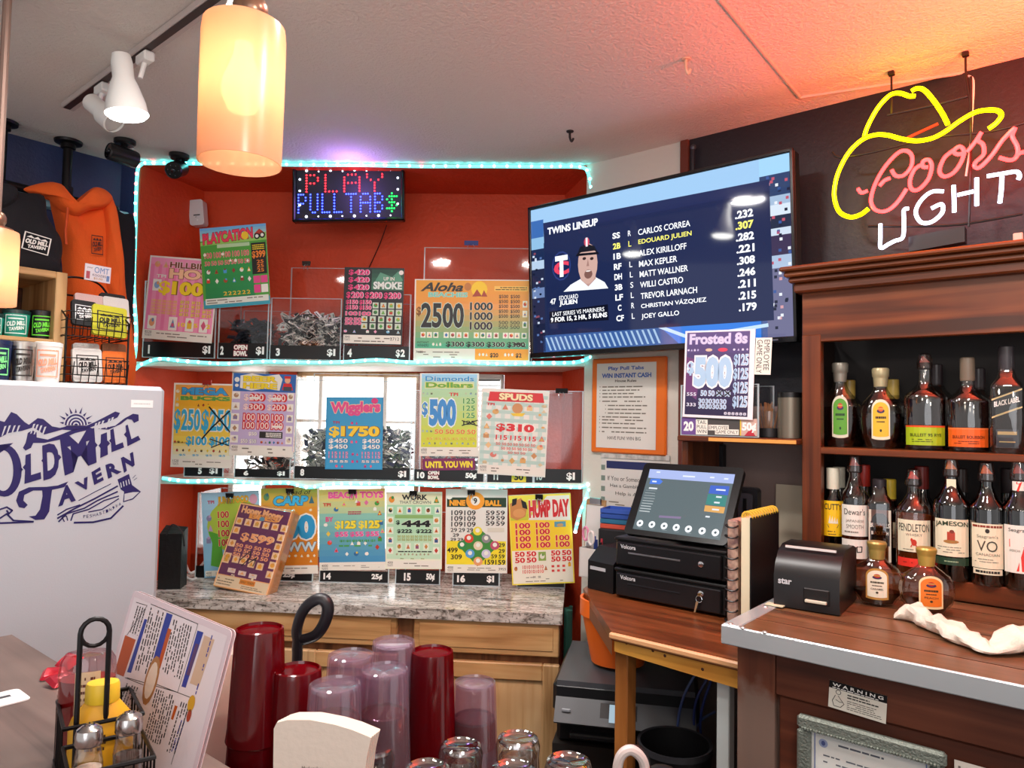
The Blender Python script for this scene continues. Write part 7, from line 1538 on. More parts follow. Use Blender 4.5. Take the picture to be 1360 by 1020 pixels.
# hoodies
VH = 2.72
def garment(v, pts):
    return [hit(ML, v, *p) for p in pts]
def cpuff(name, parent, pts, m, t_, org, v, fold=.02, fs=22, c=None, seed=0, rings=8):
    P = [(x - org[0], z - org[1]) for x, z in garment(v, pts)]; P = [tuple(q) for q in smooth([(x, z, 0) for x, z in P], 4, True)]; P = [(q[0], q[1]) for q in P]
    cc = hit(ML, v, *c) if c else None
    ctr = (cc[0] - org[0], cc[1] - org[1]) if c else (sum(p[0] for p in P) / len(P), sum(p[1] for p in P) / len(P))
    mb = MB(); mb.M = T(0, v - VH, 0); mb.puff(P, ctr, t_, m, rings, fold, fs, .5, seed); return mb.build(name, parent, None, 60)
ORH = mat('#f4641c', .85, bump=(260, .2)); BKH = mat('#17141a', .9, bump=(260, .2))
org = hit(ML, VH, 105, 270)
hd = thing('orange_hoodie', 'bright orange hoodie with small dark logo hanging from the pipe rail', 'hoodie', ML @ T(org[0], VH, org[1]))
cpuff('torso', hd, [(66, 262), (80, 258), (98, 274), (112, 270), (128, 258), (146, 262), (152, 290), (158, 350), (164, 400), (168, 450), (170, 510), (88, 510), (85, 430), (84, 380), (80, 330), (73, 300)], ORH, .07, org, VH, .03, 16, (120, 380), 1)
cpuff('hood', hd, [(31, 251), (55, 243), (75, 243), (82, 258), (93, 276), (104, 276), (110, 262), (124, 249), (140, 252), (150, 264), (140, 276), (118, 280), (98, 288), (76, 276), (60, 260), (45, 258)], ORH, .05, org, VH - .055, .02, 25, (96, 272), 5)
cpuff('sleeve', hd, [(138, 266), (150, 264), (158, 320), (166, 400), (177, 470), (178, 512), (156, 512), (146, 420), (134, 368), (138, 310)], ORH, .05, org, VH - .05, .02, 20, (150, 370), 8)
mb = MB(); P = [hit(ML, VH - .10, *p) for p in ((89, 276), (88, 290), (86, 310), (87, 325))]; mb.tube(smooth([(x - org[0], -.105, z - org[1]) for x, z in P], 5), .0045, mat('#e0541a', .7), 6); mb.build('drawstring', hd)
m_, w, h = rect_on(ML, VH - .082, (121, 312), (137, 314), (136, 339), (121, 337)); t = MB().sheet(w, h); t.M = hd.matrix_world.inverted() @ m_ @ T(0, -.002, 0); mini_logo(t, 0, 0, 1, 1, mat('#4a1a10', .7)); t.build('chest_logo', hd)
org2 = hit(ML, VH - .12, 35, 290)
VH2 = VH; VB2 = VH - .12
bh = thing('black_hoodie', 'black hoodie with a white boxed logo hanging left of the orange hoodie', 'hoodie', ML @ T(org2[0], VH, org2[1]))
cpuff('torso', bh, [(-40, 250), (5, 250), (30, 256), (58, 260), (62, 285), (70, 300), (80, 315), (83, 332), (80, 352), (79, 366), (20, 372), (-40, 374)], BKH, .06, org2, VB2, .02, 16, (20, 315), 3)
cpuff('hood', bh, [(-30, 246), (0, 243), (22, 252), (20, 268), (0, 280), (-30, 275)], BKH, .05, org2, VB2 - .03, .015, 16, (-4, 260), 4)
m_, w, h = rect_on(ML, VB2 - .066, (32, 307), (67.5, 317), (63.5, 342), (28.5, 328)); t = MB().sheet(w, h); t.M = bh.matrix_world.inverted() @ m_ @ T(0, -.003, 0); mini_logo(t, 0, 0, 1, 1, mat('#f0ece6', .7)); t.build('chest_logo', bh)
org3 = hit(ML, VH + .08, 165, 340)
bg = thing('black_garment', 'black hanging garment partly hidden behind the right sleeve of the orange hoodie', 'garment', ML @ T(org3[0], VH, org3[1]))
cpuff('cloth', bg, [(148, 286), (165, 284), (178, 289), (180, 330), (176, 420), (170, 500), (140, 500), (140, 380)], BKH, .03, org3, VH + .08, .015, 18, (160, 390), 9)
# wire rack with can sleeves
VRK = 2.3; rx0, rx1 = flx(88, VRK, 440), flx(171, VRK, 440); RW = rx1 - rx0; cxr = (rx0 + rx1) / 2
MRK = ML @ T(cxr, VRK, ZF)
def rz(py): return flz(130, py, VRK) - ZF
rk = thing('wire_rack', 'black two tier wire rack standing on the freezer in front of the orange hoodie', 'rack', MRK)
WIR = mat('#15110f', .4, .5); zt_ = rz(374); zm_ = rz(449); dp = .14
mb = MB()
for x in (-RW / 2, RW / 2):
    mb.tube([(x, .0, 0.004), (x, .0, zt_ * .62), (x, dp, zt_ * .9), (x, dp, .004)], .003, WIR, 6)
mb.tube(smooth([(-RW / 2, dp, zt_ * .9), (-RW * .3, dp, rz(366)), (0, dp, rz(362)), (RW * .3, dp, rz(368)), (RW / 2, dp, rz(388) + .0)], 5), .0034, WIR, 6)
mb.tube([(-RW / 2, dp, zt_ * .9), (RW / 2, dp, zt_ * .9)], .003, WIR, 6); mb.build('frame', rk)
def basket(z0, z1, nm):
    mb = MB(); n = 8
    for i in range(n + 1): x = -RW / 2 + RW * i / n; mb.tube([(x, dp, z1), (x, dp, z0), (x, 0, z0 + .004), (x, -.01, z1 - .01)], .0014, WIR, 5)
    for k in range(4): z = z0 + (z1 - z0) * k / 3; mb.tube([(-RW / 2, dp, z), (-RW / 2, -.01 * k / 3, z), (RW / 2, -.01 * k / 3, z), (RW / 2, dp, z)], .0016, WIR, 5)
    mb.build(nm, rk)
basket(.006, zm_ * .55, 'basket'); basket(zm_, zm_ + (zt_ - zm_) * .42, 'basket')
def sleeve(px0, px1, y0, y1, v, tilt, roll, col, logo, label, lay=0):
    m_, w, h = rect_on(ML, v, (px0, y0), (px1, y0), (px1, y1), (px0, y1), base=True)
    s_ = thing('can_sleeve', label, 'can sleeve', m_ @ RY(roll) @ RX(tilt), 'folded can sleeves in the wire rack')
    mb = MB(); mb.plate([(x, z + h / 2) for x, z in rrect(w, h, .008)], 0, .012, mat(col, .75, bump=(200, .2))); mb.build('foam', s_)
    if logo: t = MB().sheet(w, h); t.M = T(0, 0, h / 2); mini_logo(t, .12, .2, .88, .82, mat(logo, .6)); t.build('printed_logo', s_)
sleeve(95, 128, 397, 432, 2.325, -14, 7, '#1a1a1e', '#e8e8ea', 'black can sleeve with white logo in the upper rack basket')
sleeve(122, 168, 404, 446, 2.31, -14, 8, '#c4c02a', '#2a2a14', 'yellow green can sleeve with dark logo in the upper rack basket')
sleeve(100, 140, 388, 430, 2.37, -16, 6, '#d8b8b4', None, 'pale pink can sleeve behind the black one in the rack'); sleeve(138, 172, 392, 436, 2.365, -16, 6, '#e0dcd8', None, 'white can sleeve behind the yellow green one in the rack'); sleeve(134, 168, 387, 432, 2.39, -16, 6, '#22201f', None, 'black can sleeve at the back of the upper rack basket')
sleeve(97, 136, 462, 507, 2.31, -8, 2, '#cfccc8', '#26221f', 'light grey can sleeve with dark logo in the lower rack basket')
sleeve(137, 170, 466, 508, 2.31, -8, 2, '#d8681c', '#3a2210', 'orange can sleeve with dark logo in the lower rack basket')
sleeve(99, 134, 455, 503, 2.345, -8, 1, '#b8b4b0', None, 'grey can sleeve behind the light grey one in the rack'); sleeve(136, 168, 455, 503, 2.345, -10, 4, '#8a5a3a', None, 'brown can sleeve behind the orange one in the rack')
m_, w, h = rect_on(ML, VRK - .012 + dp, (113, 349), (148, 356), (146, 377), (112, 371)); t = MB().sheet(w, h); t.bx(-w / 2, w / 2, 0, .002, -h / 2, h / 2, mat('#e4dce4', .5)); t.rect(.02, .03, .98, .97, mat('#e9e2ea', .5), 0)
t.text('OMT', .36, .12, .92, .48, mat('#5a8ac0'), 3, .0); t.text('KOOZIES', .3, .56, .82, .70, mat('#4a3a5a'), 3, .0); t.text('$5.00', .35, .76, .7, .9, mat('#b88a4a'), 3, .0); t.rect(.06, .45, .2, .9, mat('#b84a5a'), 2); t.rect(.84, .55, .95, .9, mat('#6a8ac0'), 2); t.text('your', .08, .18, .3, .3, GREYINK, 3, 0)
solo('price_sign', t, 'small white price sign reading OMT koozies on top of the wire rack', 'sign', m_)
# black bag and wires at the left end of the granite counter
q = hitz(224, 783, gz); k_ = q.y / FPX
bb_ = thing('black_bag', 'black paper bag standing on the granite counter beside the freezer', 'bag', T(q.x, q.y, gz + .001) @ RZ(8))
bw, bh_ = 28 * k_, 80 * k_; mb = MB(); mb.hull([(x, y, z) for x, y, z in ((-bw / 2, 0, 0), (bw / 2, 0, 0), (-bw / 2, .08, 0), (bw / 2, .08, 0), (-bw / 2, .0, bh_ * .9), (bw / 2, .0, bh_ * .9), (-bw / 2, .07, bh_), (bw / 2, .07, bh_ * .97))], mat('#0b0a0c', .45, bump=(40, .3))); mb.build('bag_body', bb_)
mb = MB(); mb.tube(smooth([(-bw * .2, .0, bh_ * .88), (bw * .1, -.012, bh_ * 1.06), (bw * .5, -.008, bh_ * .95), (bw * .62, .0, bh_ * .7)], 6), .0025, mat('#2a282c', .4), 6); mb.build('handle', bb_)
for i, (pts, lab) in enumerate((([(238, 742), (246, 748), (252, 757), (262, 754), (272, 745)], 'white cord curling on the granite right of the black bag'), ([(236, 752), (242, 763), (256, 766), (268, 760), (280, 764)], 'second white cord lying on the granite near the black bag'))):
    P = [hitz(x, y, gz + .012) for x, y in pts]; o_ = P[0].copy(); o_.z = gz + .0005; mb = MB(); mb.tube(smooth([p - o_ + Vector((0, 0, -.006 + .006 * math.sin(j * 2))) for j, p in enumerate(P)], 6), .005, mat('#d8d4d4', .4), 8); solo('charging_cable', mb, lab, 'cord', T(*o_), 'white cords by the black bag')
# small fixtures on the alcove wall and the ceiling
m_, w, h = rect_on(MF, .27, (252, 268), (272, 266), (274, 300), (256, 301)); sn_ = thing('wall_sensor', 'small white sensor box on the orange wall above the green tractor poster', 'sensor', m_)
mb = MB(); mb.plate(rrect(w, h, .012), -.02, .02, mat('#dcdada', .4)); mb.build('housing', sn_)
t = MB().sheet(w, h); t.M = T(0, -.0202, 0); t.rect(.3, .58, .75, .63, mat('#4a4a50'), 1); t.ell(.55, .80, .06, .035, mat('#f4f4f6', .2), 1); t.words(.3, .66, .7, .7, 1, GREYINK, 2); t.build('front_marking', sn_)
def seccam(px, py, label, yaw, pitch):
    p = hitz(px, py, CEIL); c = thing('security_camera', label, 'security camera', T(p.x, p.y, CEIL - .001), 'black ceiling cameras')
    mb = MB(); mb.lathe([(.0005, -.018), (.03, -.018), (.036, -.012), (.036, 0)], mat('#141214', .4), 24); mb.build('mount', c)
    mb = MB(); mb.tube([(0, 0, -.014), (0, -.01, -.045)], .011, mat('#141214', .4), 10); mb.build('arm', c)
    mb = MB(); mb.M = T(0, -.012, -.06) @ RZ(yaw) @ RX(90 + pitch); mb.lathe([(.0005, -.05), (.028, -.05), (.031, -.04), (.031, .045), (.027, .05)], mat('#161416', .35), 24, caps=False); mb.build('body', c)
    mb = MB(); mb.M = T(0, -.012, -.06) @ RZ(yaw) @ RX(90 + pitch); mb.lathe([(.027, .048), (.024, .044), (.0005, .044)], mat('#0a0a0c', .15), 24); mb.ball((0, 0, .042), .012, mat('#1c1c24', .08), 10); mb.build('lens', c)
    mb = MB(); mb.M = T(0, -.012, -.06) @ RZ(yaw) @ RX(90 + pitch)
    for a in range(6): mb.ball((.019 * math.cos(a), .019 * math.sin(a), .046), .003, mat('#5a5a62', .2), 6)
    o = mb.build('infrared_diodes', c); o['kind'] = 'stuff'
seccam(166, 186, 'black security camera on the ceiling left of the led lit alcove corner', -38, -4); seccam(238, 205, 'black security camera on the ceiling in front of the orange wall', 8, 24)
for px, py, col, lab, L_ in ((911, 78, '#d8c0a4', 'small pale hook screwed into the ceiling', .04), (757, 174, '#1a1616', 'small black hook screwed into the ceiling', .035)):
    p = hitz(px, py, CEIL); mb = MB(); mb.lathe([(.0005, -.004), (.012, -.003), (.013, 0)], mat(col, .5), 12); mb.tube(smooth([(0, 0, 0), (0, 0, -L_ * .6), (.006, 0, -L_), (.012, 0, -L_ * .7)], 5), .004, mat(col, .5), 8); solo('ceiling_hook', mb, lab, 'hook', T(p.x, p.y, CEIL - .0005))
# track with lamp heads
ta = hitz(90, 138, CEIL); tb_ = hitz(278, -2, CEIL); td = (tb_ - ta).normalized()
MTK = Matrix.Translation((ta.x, ta.y, CEIL - .001)) @ Matrix.Rotation(math.atan2(td.y, td.x), 4, 'Z')
WTK = mat('#cbbcb6', .5)
tk = thing('light_track', 'white ceiling light track with a dark slot at upper left', 'light track', MTK)
mb = MB(); mb.bx(0, 1.9, -.019, .019, -.018, 0, WTK, .002); mb.build('rail', tk)
mb = MB(); mb.bx(.01, 1.9, -.019 + .004, .004, -.0195, -.018, mat('#3a2624', .5)); mb.build('slot', tk)
IT = MTK.inverted()
def head(px, py, label, aim, par, lit, stem):
    p = IT @ hitz(px, py, CEIL); hl = thing('track_lamp', label, 'lamp', MTK @ T(p.x, 0, -.0205), 'lamp heads on the ceiling track')
    mb = MB(); mb.bx(-.03, .03, -.014, .014, -.026, 0, WHITE, .004); mb.build('adapter', hl)
    mb = MB(); mb.tube([(0, 0, -.02), (0, -.01, -.02 - stem)], .006, WHITE, 8); mb.build('stem', hl)
    A = T(0, -.012, -.02 - stem) @ MTK.to_3x3().inverted().to_4x4() @ aim
    mb = MB(); mb.M = A
    if par: mb.lathe([(.0005, .075), (.022, .07), (.026, .05), (.026, .01), (.034, -.01), (.048, -.055), (.052, -.085)], WHITE, 28, caps=False)
    else: mb.lathe([(.0005, .05), (.024, .05), (.026, .045), (.026, -.008), (.034, -.012), (.035, -.055), (.032, -.058)], WHITE, 24, caps=False)
    mb.build('lamp_body', hl)
    mb = MB(); mb.M = A
    if par: mb.lathe([(.052, -.084), (.045, -.092), (.02, -.096), (.0005, -.097)], glow('#fffdf4', 22) if lit else WHITE, 28, caps=False)
    else: mb.lathe([(.032, -.05), (.0005, -.05)], mat('#bdb6b0', .3), 20, caps=False)
    mb.build('bulb_face', hl)
    if lit: l = lamp('track_spot', 'SPOT', (0, 0, 0), 16, (1, .97, .92), .05, parent=hl, spot=math.radians(100), blend=.8); l.matrix_local = A @ T(0, 0, -.11)
head(196, 62, 'white lit track lamp with a wide bell shaped bulb', T(-.03, -.02, -.02) @ RY(-6) @ RX(4), True, True, .05)
head(139, 104, 'small white unlit track lamp tilted to the left', RZ(-10) @ RY(-52) @ T(0, 0, -.02), False, False, .05)
head(330, -38, 'white lit track lamp above the frame', RX(8), True, True, .05)
# pendants
def pendant(x, y, z0, z1, r, label, watts):
    p = thing('pendant_lamp', label, 'lamp', T(x, y, z1), 'amber glass pendant lamps'); h_ = z1 - z0
    sh = milky('#ecc8ae', .6, .24, .25, '#ffe2c4', .05)
    mb = MB(); mb.lathe([(r * .985, -h_), (r, -h_ * .5), (r, -.02), (r * .97, -.004), (r * .75, .0)], sh, 40, caps=False); mb.lathe([(r * .955, -h_), (r * .97, -h_ * .5), (r * .97, -.02), (r * .94, -.007), (r * .75, -.003)], sh, 40, caps=False); mb.lathe([(r * .955, -h_), (r * .985, -h_)], sh, 40, caps=False); mb.build('glass_shade', p)
    mb = MB(); mb.lathe([(r * .78, -.004), (r * .78, .003), (.02, .006), (.018, .03), (.0005, .031)], mat('#8a6a56', .35, .7), 24); mb.ball((.012, 0, .022), .022, mat('#9a7460', .3, .7), 14); mb.build('holder', p)
    mb = MB(); mb.tube([(-.012, 0, .01), (-.012, 0, CEIL - z1 - .001)], .004, mat('#7a5a4c', .4, .6), 8); mb.tube([(.014, 0, .03), (.014, 0, CEIL - z1 - .001)], .009, mat('#a08478', .4, .5), 10); mb.build('rod', p)
    mb = MB(); mb.lathe([(.05, CEIL - z1 - .016), (.055, CEIL - z1 - .001)], mat('#8a6a56', .35, .7), 20); mb.build('ceiling_plate', p)
    mb = MB(); mb.lathe([(.013, -.03), (.014, -.05), (.028, -.085), (.030, -.105), (.02, -.13), (.0005, -.137)], glow('#ffe2b8', 13), 18); mb.build('bulb', p)
    lamp('pendant_light', 'POINT', (0, 0, -.10), watts, (1.0, .84, .66), .034, parent=p)
A_ = hity(325, 32, 1.05); B_ = hity(325, 218, 1.05); pendant(A_.x, 1.05, B_.z, A_.z, .0595, 'lit amber glass pendant lamp hanging in front of the orange wall', .55)
A_ = hity(-14, 304, 1.6); B_ = hity(-14, 404, 1.6); pendant(A_.x, 1.6, B_.z, A_.z, .058, 'lit amber glass pendant lamp cut by the left frame edge', .5)
# ================================================================== FOREGROUND BAR
ZT = 1.05
c0 = MR.inverted() @ hitz(17, 842, ZT)
bar = thing('bar_table', 'grey brown wood grain bar top at the lower left', 'bar', MR @ T(c0.x, c0.y, 0))
mb = MB(); mb.bx(0, 2.1, -.46, 0, ZT - .04, ZT, wood('#7d6a62', '#6f5c55', '#554640', 'X', 5, .45), .003); mb.build('bar_top', bar)
mb = MB(); mb.bx(.03, 2.1, -.43, -.03, 0, ZT - .04, mat('#3a2a24', .6)); mb.build('base', bar)
# low service shelf behind the bar, carrying the glasses
ZS_ = .85
sv = thing('service_shelf', 'low steel shelf behind the bar that the cups and glasses stand on', 'shelf', MR)
mb = MB(); mb.slab([(-1.38, .585), (-.3, .585), (-.3, 1.05), (-.95, 1.05), (-1.38, .80)], ZS_ - .02, ZS_, STEEL); mb.build('shelf_plate', sv)
for x, y in ((-1.36, .605), (-.32, .605), (-.32, 1.03), (-.95, 1.02), (-1.35, .79)): mb = MB(); mb.bx(x - .012, x + .012, y - .012, y + .012, 0, ZS_ - .02, STEEL); mb.build('leg', sv)
# inverted plastic tumblers in nested stacks
REDC = milky('#8c0716', .5, .34, .12, '#b01020', .07); CLR = milky('#d8c8d6', .5, .86, .06, '#f0e2ec', .12)
def cup_mesh(m):
    mb = MB(); H = .17; r0, r1 = .036, .0445
    mb.lathe([(r1, 0), (r1 + .0012, .002), (r1 - .001, .02), (r0 + .001, H - .008), (r0, H), (r0 - .003, H + .0015), (r0 - .004, H - .003), (.0005, H - .004)], m, 40, caps=False)
    mb.lathe([(r1 - .0025, 0), (r0 - .0025, H - .006), (.0005, H - .007)], m, 40, caps=False)
    me = bpy.data.meshes.new('tumbler_cup'); me.from_pydata(mb.v, [], mb.f); me.materials.append(m); me.polygons.foreach_set('use_smooth', mb.sm); me.update(); me.set_sharp_from_angle(angle=math.radians(35)); return me
CUPR, CUPC = cup_mesh(REDC), cup_mesh(CLR)
for px, py, wpx, cols, nm in ((345, 834, 60, 'R', 'tall red stack at the left'), (395, 888, 60, 'R', 'red stack below the black looped handle'), (445, 908, 65, 'C', 'front clear topped stack'), (466, 869, 58, 'CC', 'clear stack behind the front one'),
                              (523, 851, 54, 'CC', 'rearmost clear stack'), (511, 888, 60, 'C', 'clear topped stack in the middle'), (574, 864, 54, 'R', 'tall red stack at the right'), (631, 905, 53, 'C', 'clear topped stack at the far right')):
    Y = .072 * FPX / wpx; p = hity(px, py, Y); top = p.z; n = max(2, round((top - ZS_ - .17) / .055) + 1); dz = (top - ZS_ - .171) / (n - 1)
    for i in range(n):
        k = n - 1 - i                                  # 0 is the topmost
        me = CUPC if k < len(cols) and cols[k] == 'C' else CUPR; c = 'clear' if me is CUPC else 'red'
        o = bpy.data.objects.new('plastic_tumbler', me); COL.objects.link(o); o.location = (p.x, p.y, ZS_ + .0006 + i * dz)
        o['label'] = ('topmost ' if k == 0 else ('second from top ' if k == 1 else ('third from top ' if k == 2 else ('fourth from top ' if k == 3 else 'lowest ')))) + c + ' tumbler of the ' + nm
        o['category'] = 'tumbler'; o['group'] = 'upside down plastic tumblers'
PINT = clear('#f6f4f2', .16, .02, .75)
for px, py, wpx, lab in ((497, 990, 52, 'upside down pint glass beside the white napkins'), (567, 1018, 58, 'upside down pint glass at the bottom edge right of the napkins'), (612, 988, 52, 'upside down pint glass in front of the right tall red stack'), (688, 978, 52, 'upside down pint glass at right in front of the pine cabinet door'), (682, 1018, 56, 'upside down pint glass at the bottom edge below the rear right one'), (755, 1008, 56, 'rightmost upside down pint glass below the office printer')):
    Y = .061 * FPX / wpx; p = hity(px, py, Y); H = p.z - ZS_ - .0006
    t = thing('pint_glass', lab, 'glass', T(p.x, p.y, ZS_ + .0006), 'upside down pint glasses'); r0, r1 = .0305, .043
    mb = MB(); mb.lathe([(r1, 0), (r0 + .002, H - .03), (r0 + .0035, H - .014), (r0, H - .002), (r0 - .004, H), (r0 - .008, H - .003), (.0005, H - .005)], PINT, 36, caps=False); mb.lathe([(r1 - .003, 0), (r0 - .002, H - .03), (r0 - .008, H - .02), (.0005, H - .018)], PINT, 36, caps=False); mb.build('glass_wall', t)
    mb = MB(); mb.lathe([(r0 - .003, H - .0005), (r0 - .001, H - .0065), (r0 - .004, H - .009), (r0 - .008, H - .0065)], clear('#cfcaca', .45, .05, .9), 36, caps=False); mb.build('base_ring', t)
# black looped handle
ch = conv(200, 740, .22059); Yh = 1.30
P = [hity(*ch(*p), Yh) for p in ((882, 640), (882, 560), (885, 500), (880, 440), (905, 350), (950, 285), (1010, 252), (1055, 268), (1068, 320), (1045, 400), (1000, 465), (940, 492), (890, 500))]
b0 = P[0].copy(); b0.z = ZS_ + .001; mb = MB(); mb.tube(smooth([Vector((0, 0, 0))] + [q - b0 for q in P], 5), .0085, mat('#15131a', .4), 10, flat=1.3); solo('utensil_handle', mb, 'black utensil handle with a looped end standing behind the red cups', 'utensil', T(*b0))
# frosted jug
q = hity(296, 880, 1.30); jw = 66 / FPX * 1.30; jg = thing('frosted_jug', 'frosted white plastic jug with pinkish contents between menu and red cups', 'jug', T(q.x - .012, q.y + .03, ZS_ + .0006) @ RZ(14))
hj = hity(296, 868, 1.30).z - ZS_; fl_ = hity(296, 945, 1.3).z - ZS_
mb = MB(); mb.hull([(x * k, y * k, z) for x in (-jw / 2, jw / 2) for y in (-.05, .05) for z, k in ((0, 1.1), (hj * .93, .98), (hj, .86))] , milky('#f0dcd0', .5, .12, .3, None, .06)); mb.build('body', jg)
mb = MB(); mb.hull([(x * k, y * k, z) for x in (-jw / 2 + .003, jw / 2 - .003) for y in (-.047, .047) for z, k in ((.004, 1.1), (fl_, 1.02))], milky('#d89a94', .4, .0, .4)); mb.build('contents', jg)
# napkins
cnp = conv(280, 780, .23529); Yn = .90
OUT = [(356, 1220), (352, 1000), (355, 800), (372, 765), (430, 749), (560, 749), (700, 776), (800, 806), (906, 850), (880, 960), (850, 1220)]
P = [hity(*cnp(*p), Yn) for p in OUT]; zb_ = ZT + .0006
o_ = Vector((P[4].x, Yn, zb_)); ol = [(q.x - o_.x, max(q.z - o_.z, 0)) for q in P]
nk = thing('napkin_stack', 'stack of folded white paper napkins standing upright in the foreground', 'napkins', T(*o_))
NAP = mat('#dccfc2', .8, bump=(90, .08)); mb = MB()
for i in range(5): mb.plate([(x + .001 * i, z - .0015 * i * (1 if z > .02 else 0)) for x, z in ol], i * .008, i * .008 + .0072, NAP)
o = mb.build('napkins', nk); o['kind'] = 'stuff'
t = MB().sheet(.1, .1); a = hity(*cnp(515, 1008), Yn) - o_; b_ = hity(*cnp(600, 1040), Yn) - o_; t.M = T(a.x + .05, 0, a.z - .05); t.text('Marketplace', 0, 0, .26, .07, mat('#5a4a40', .6), 2, 0); t.build('printed_word', nk)
# condiment caddy
zr0 = hitz(44, 938, ZT)   # on the bar
zrim = ZT + .085
A = hitz(44, 938, zrim); B = hitz(93, 1006, zrim); Cc = hitz(206, 981, zrim)
ux = (Cc - B); ux.z = 0; wcd = ux.length; ux.normalize(); uy = Vector((-ux.y, ux.x, 0)); dcd = (A - B).dot(uy)
MC2 = Matrix(((ux.x, uy.x, 0, B.x), (ux.y, uy.y, 0, B.y), (0, 0, 1, ZT + .0006), (0, 0, 0, 1)))
cd = thing('wire_caddy', 'black wire condiment caddy with a looped handle on the bar', 'caddy', MC2)
CW = mat('#120e10', .4, .4); hr = zrim - ZT; hf = hr * .72
mb = MB(); k_ = .45
mb.tube([(0, dcd * k_, hr), (0, dcd, hr), (wcd, dcd, hr), (wcd, dcd * k_, hr)], .0032, CW, 6, True); mb.tube([(0, 0, hf), (wcd, 0, hf), (wcd, dcd * k_, hf), (0, dcd * k_, hf)], .0032, CW, 6, True); mb.tube([(0, 0, .004), (wcd, 0, .004), (wcd, dcd, .004), (0, dcd, .004)], .003, CW, 6, True); mb.build('rim', cd)
for nm, p0, p1, n, h_ in (('front_wires', (0, 0), (wcd, 0), 9, hf), ('left_wires', (0, 0), (0, dcd), 10, hr), ('right_wires', (wcd, 0), (wcd, dcd), 10, hr), ('back_wires', (0, dcd), (wcd, dcd), 9, hr)):
    mb = MB()
    for i in range(n):
        u = i / (n - 1); x = p0[0] + (p1[0] - p0[0]) * u; y = p0[1] + (p1[1] - p0[1]) * u; hh_ = hf if (y < dcd * k_ - .001) else hr
        mb.tube([(x, y, .004), (x, y, hh_)], .0014, CW, 5)
    o = mb.build(nm, cd); o['kind'] = 'stuff'
mb = MB()
for i in range(9): mb.tube([(wcd * i / 8, 0, .004), (wcd * i / 8, dcd, .004)], .0013, CW, 5)
o = mb.build('floor_wires', cd); o['kind'] = 'stuff'
pt = hity(124, 824, .98); IC = MC2.inverted(); hx = IC @ hity(110, 936, .98); hx2 = IC @ hity(138, 905, .98); tp2 = IC @ pt
ym = dcd * .5; zt2 = tp2.z; hw = .017; xm = (hx.x + hx2.x) / 2
mb = MB(); mb.tube([(xm - hw, ym, .004), (xm - hw, ym, zt2 - .02)] + [(xm + hw * math.cos(a), ym, zt2 - .018 + .018 * math.sin(a)) for a in [PI - i * PI / 8 for i in range(9)]] + [(xm + hw, ym, zt2 - .02), (xm + hw, ym, .004)], .0034, CW, 8); mb.tube([(xm + hw * math.cos(a * PI / 8), ym, zt2 - .018 + .018 * math.sin(a * PI / 8)) for a in range(16)], .003, CW, 6, True); mb.build('handle', cd)
def incad(px, py, z): p = IC @ hitz(px, py, ZT + z); return p
def shaker(px, py, fillc, lab, wpx):
    zt_ = .108; p = incad(px, py, zt_); w_ = MC2 @ Vector((p.x, p.y, .006)); r = wpx / 2 / FPX * w_.y
    t = thing('shaker', lab, 'shaker', T(*w_), 'shakers in the wire caddy')
    mb = MB(); mb.lathe([(r * .9, 0), (r * 1.05, .004), (r * 1.08, .052), (r * .86, .074), (r * .84, .084)], PINT, 24, caps=False); mb.build('glass', t)
    mb = MB(); mb.lathe([(r * .85, .002), (r * .98, .005), (r * 1.0, .048), (.0005, .052)], mat(fillc, .9), 20); mb.build('contents', t)
    mb = MB(); mb.lathe([(r * .95, .077), (r * 1.0, .079), (r * 1.0, .089), (r * .9, .096), (r * .5, .101), (.0005, .102)], mat('#c9c2c0', .2, 1.0), 24); 
    mb.build('metal_cap', t)
    mb = MB()
    for i in range(7): a = i * PI / 3; q = .35 * r if i < 6 else 0; mb.ball((q * math.cos(a), q * math.sin(a), .1015), .0011, BLACK, 6)
    o = mb.build('holes', t); o['kind'] = 'stuff'
shaker(119, 962, '#f0e0d0', 'glass salt shaker with metal cap in the front of the wire caddy', 33); shaker(172, 946, '#4a3a34', 'glass pepper shaker with metal cap at the right of the wire caddy', 33)
# mustard: flat shouldered yellow bottle
p = incad(137, 906, .128); w_ = MC2 @ Vector((p.x, p.y, .006)); ms = thing('mustard_bottle', 'yellow mustard bottle with broad cap in the wire caddy', 'bottle', T(*w_) @ RZ(20))
YM = mat('#e0a41c', .4); YC = mat('#e8c02c', .4); kx = w_.y / FPX
mb = MB(); mb.lathe([(36 * kx, 0), (38 * kx, .006), (38 * kx, .066), (34 * kx, .078), (20 * kx, .097), (18 * kx, .1)], YM, 32, 1, .62); mb.build('bottle_body', ms)
mb = MB(); mb.lathe([(19.5 * kx, .096), (20.5 * kx, .099), (20 * kx, .118), (18.5 * kx, .122), (.0005, .1215)], YC, 28, 1, .8); mb.build('cap', ms)
t = MB().sheet(50 * kx, .03, (38.2 * kx, 38.2 * kx * .62), .05); t.words(.2, .1, .9, .9, 3, mat('#4a2a10'), 2, .9, .5); t.build('label', ms)
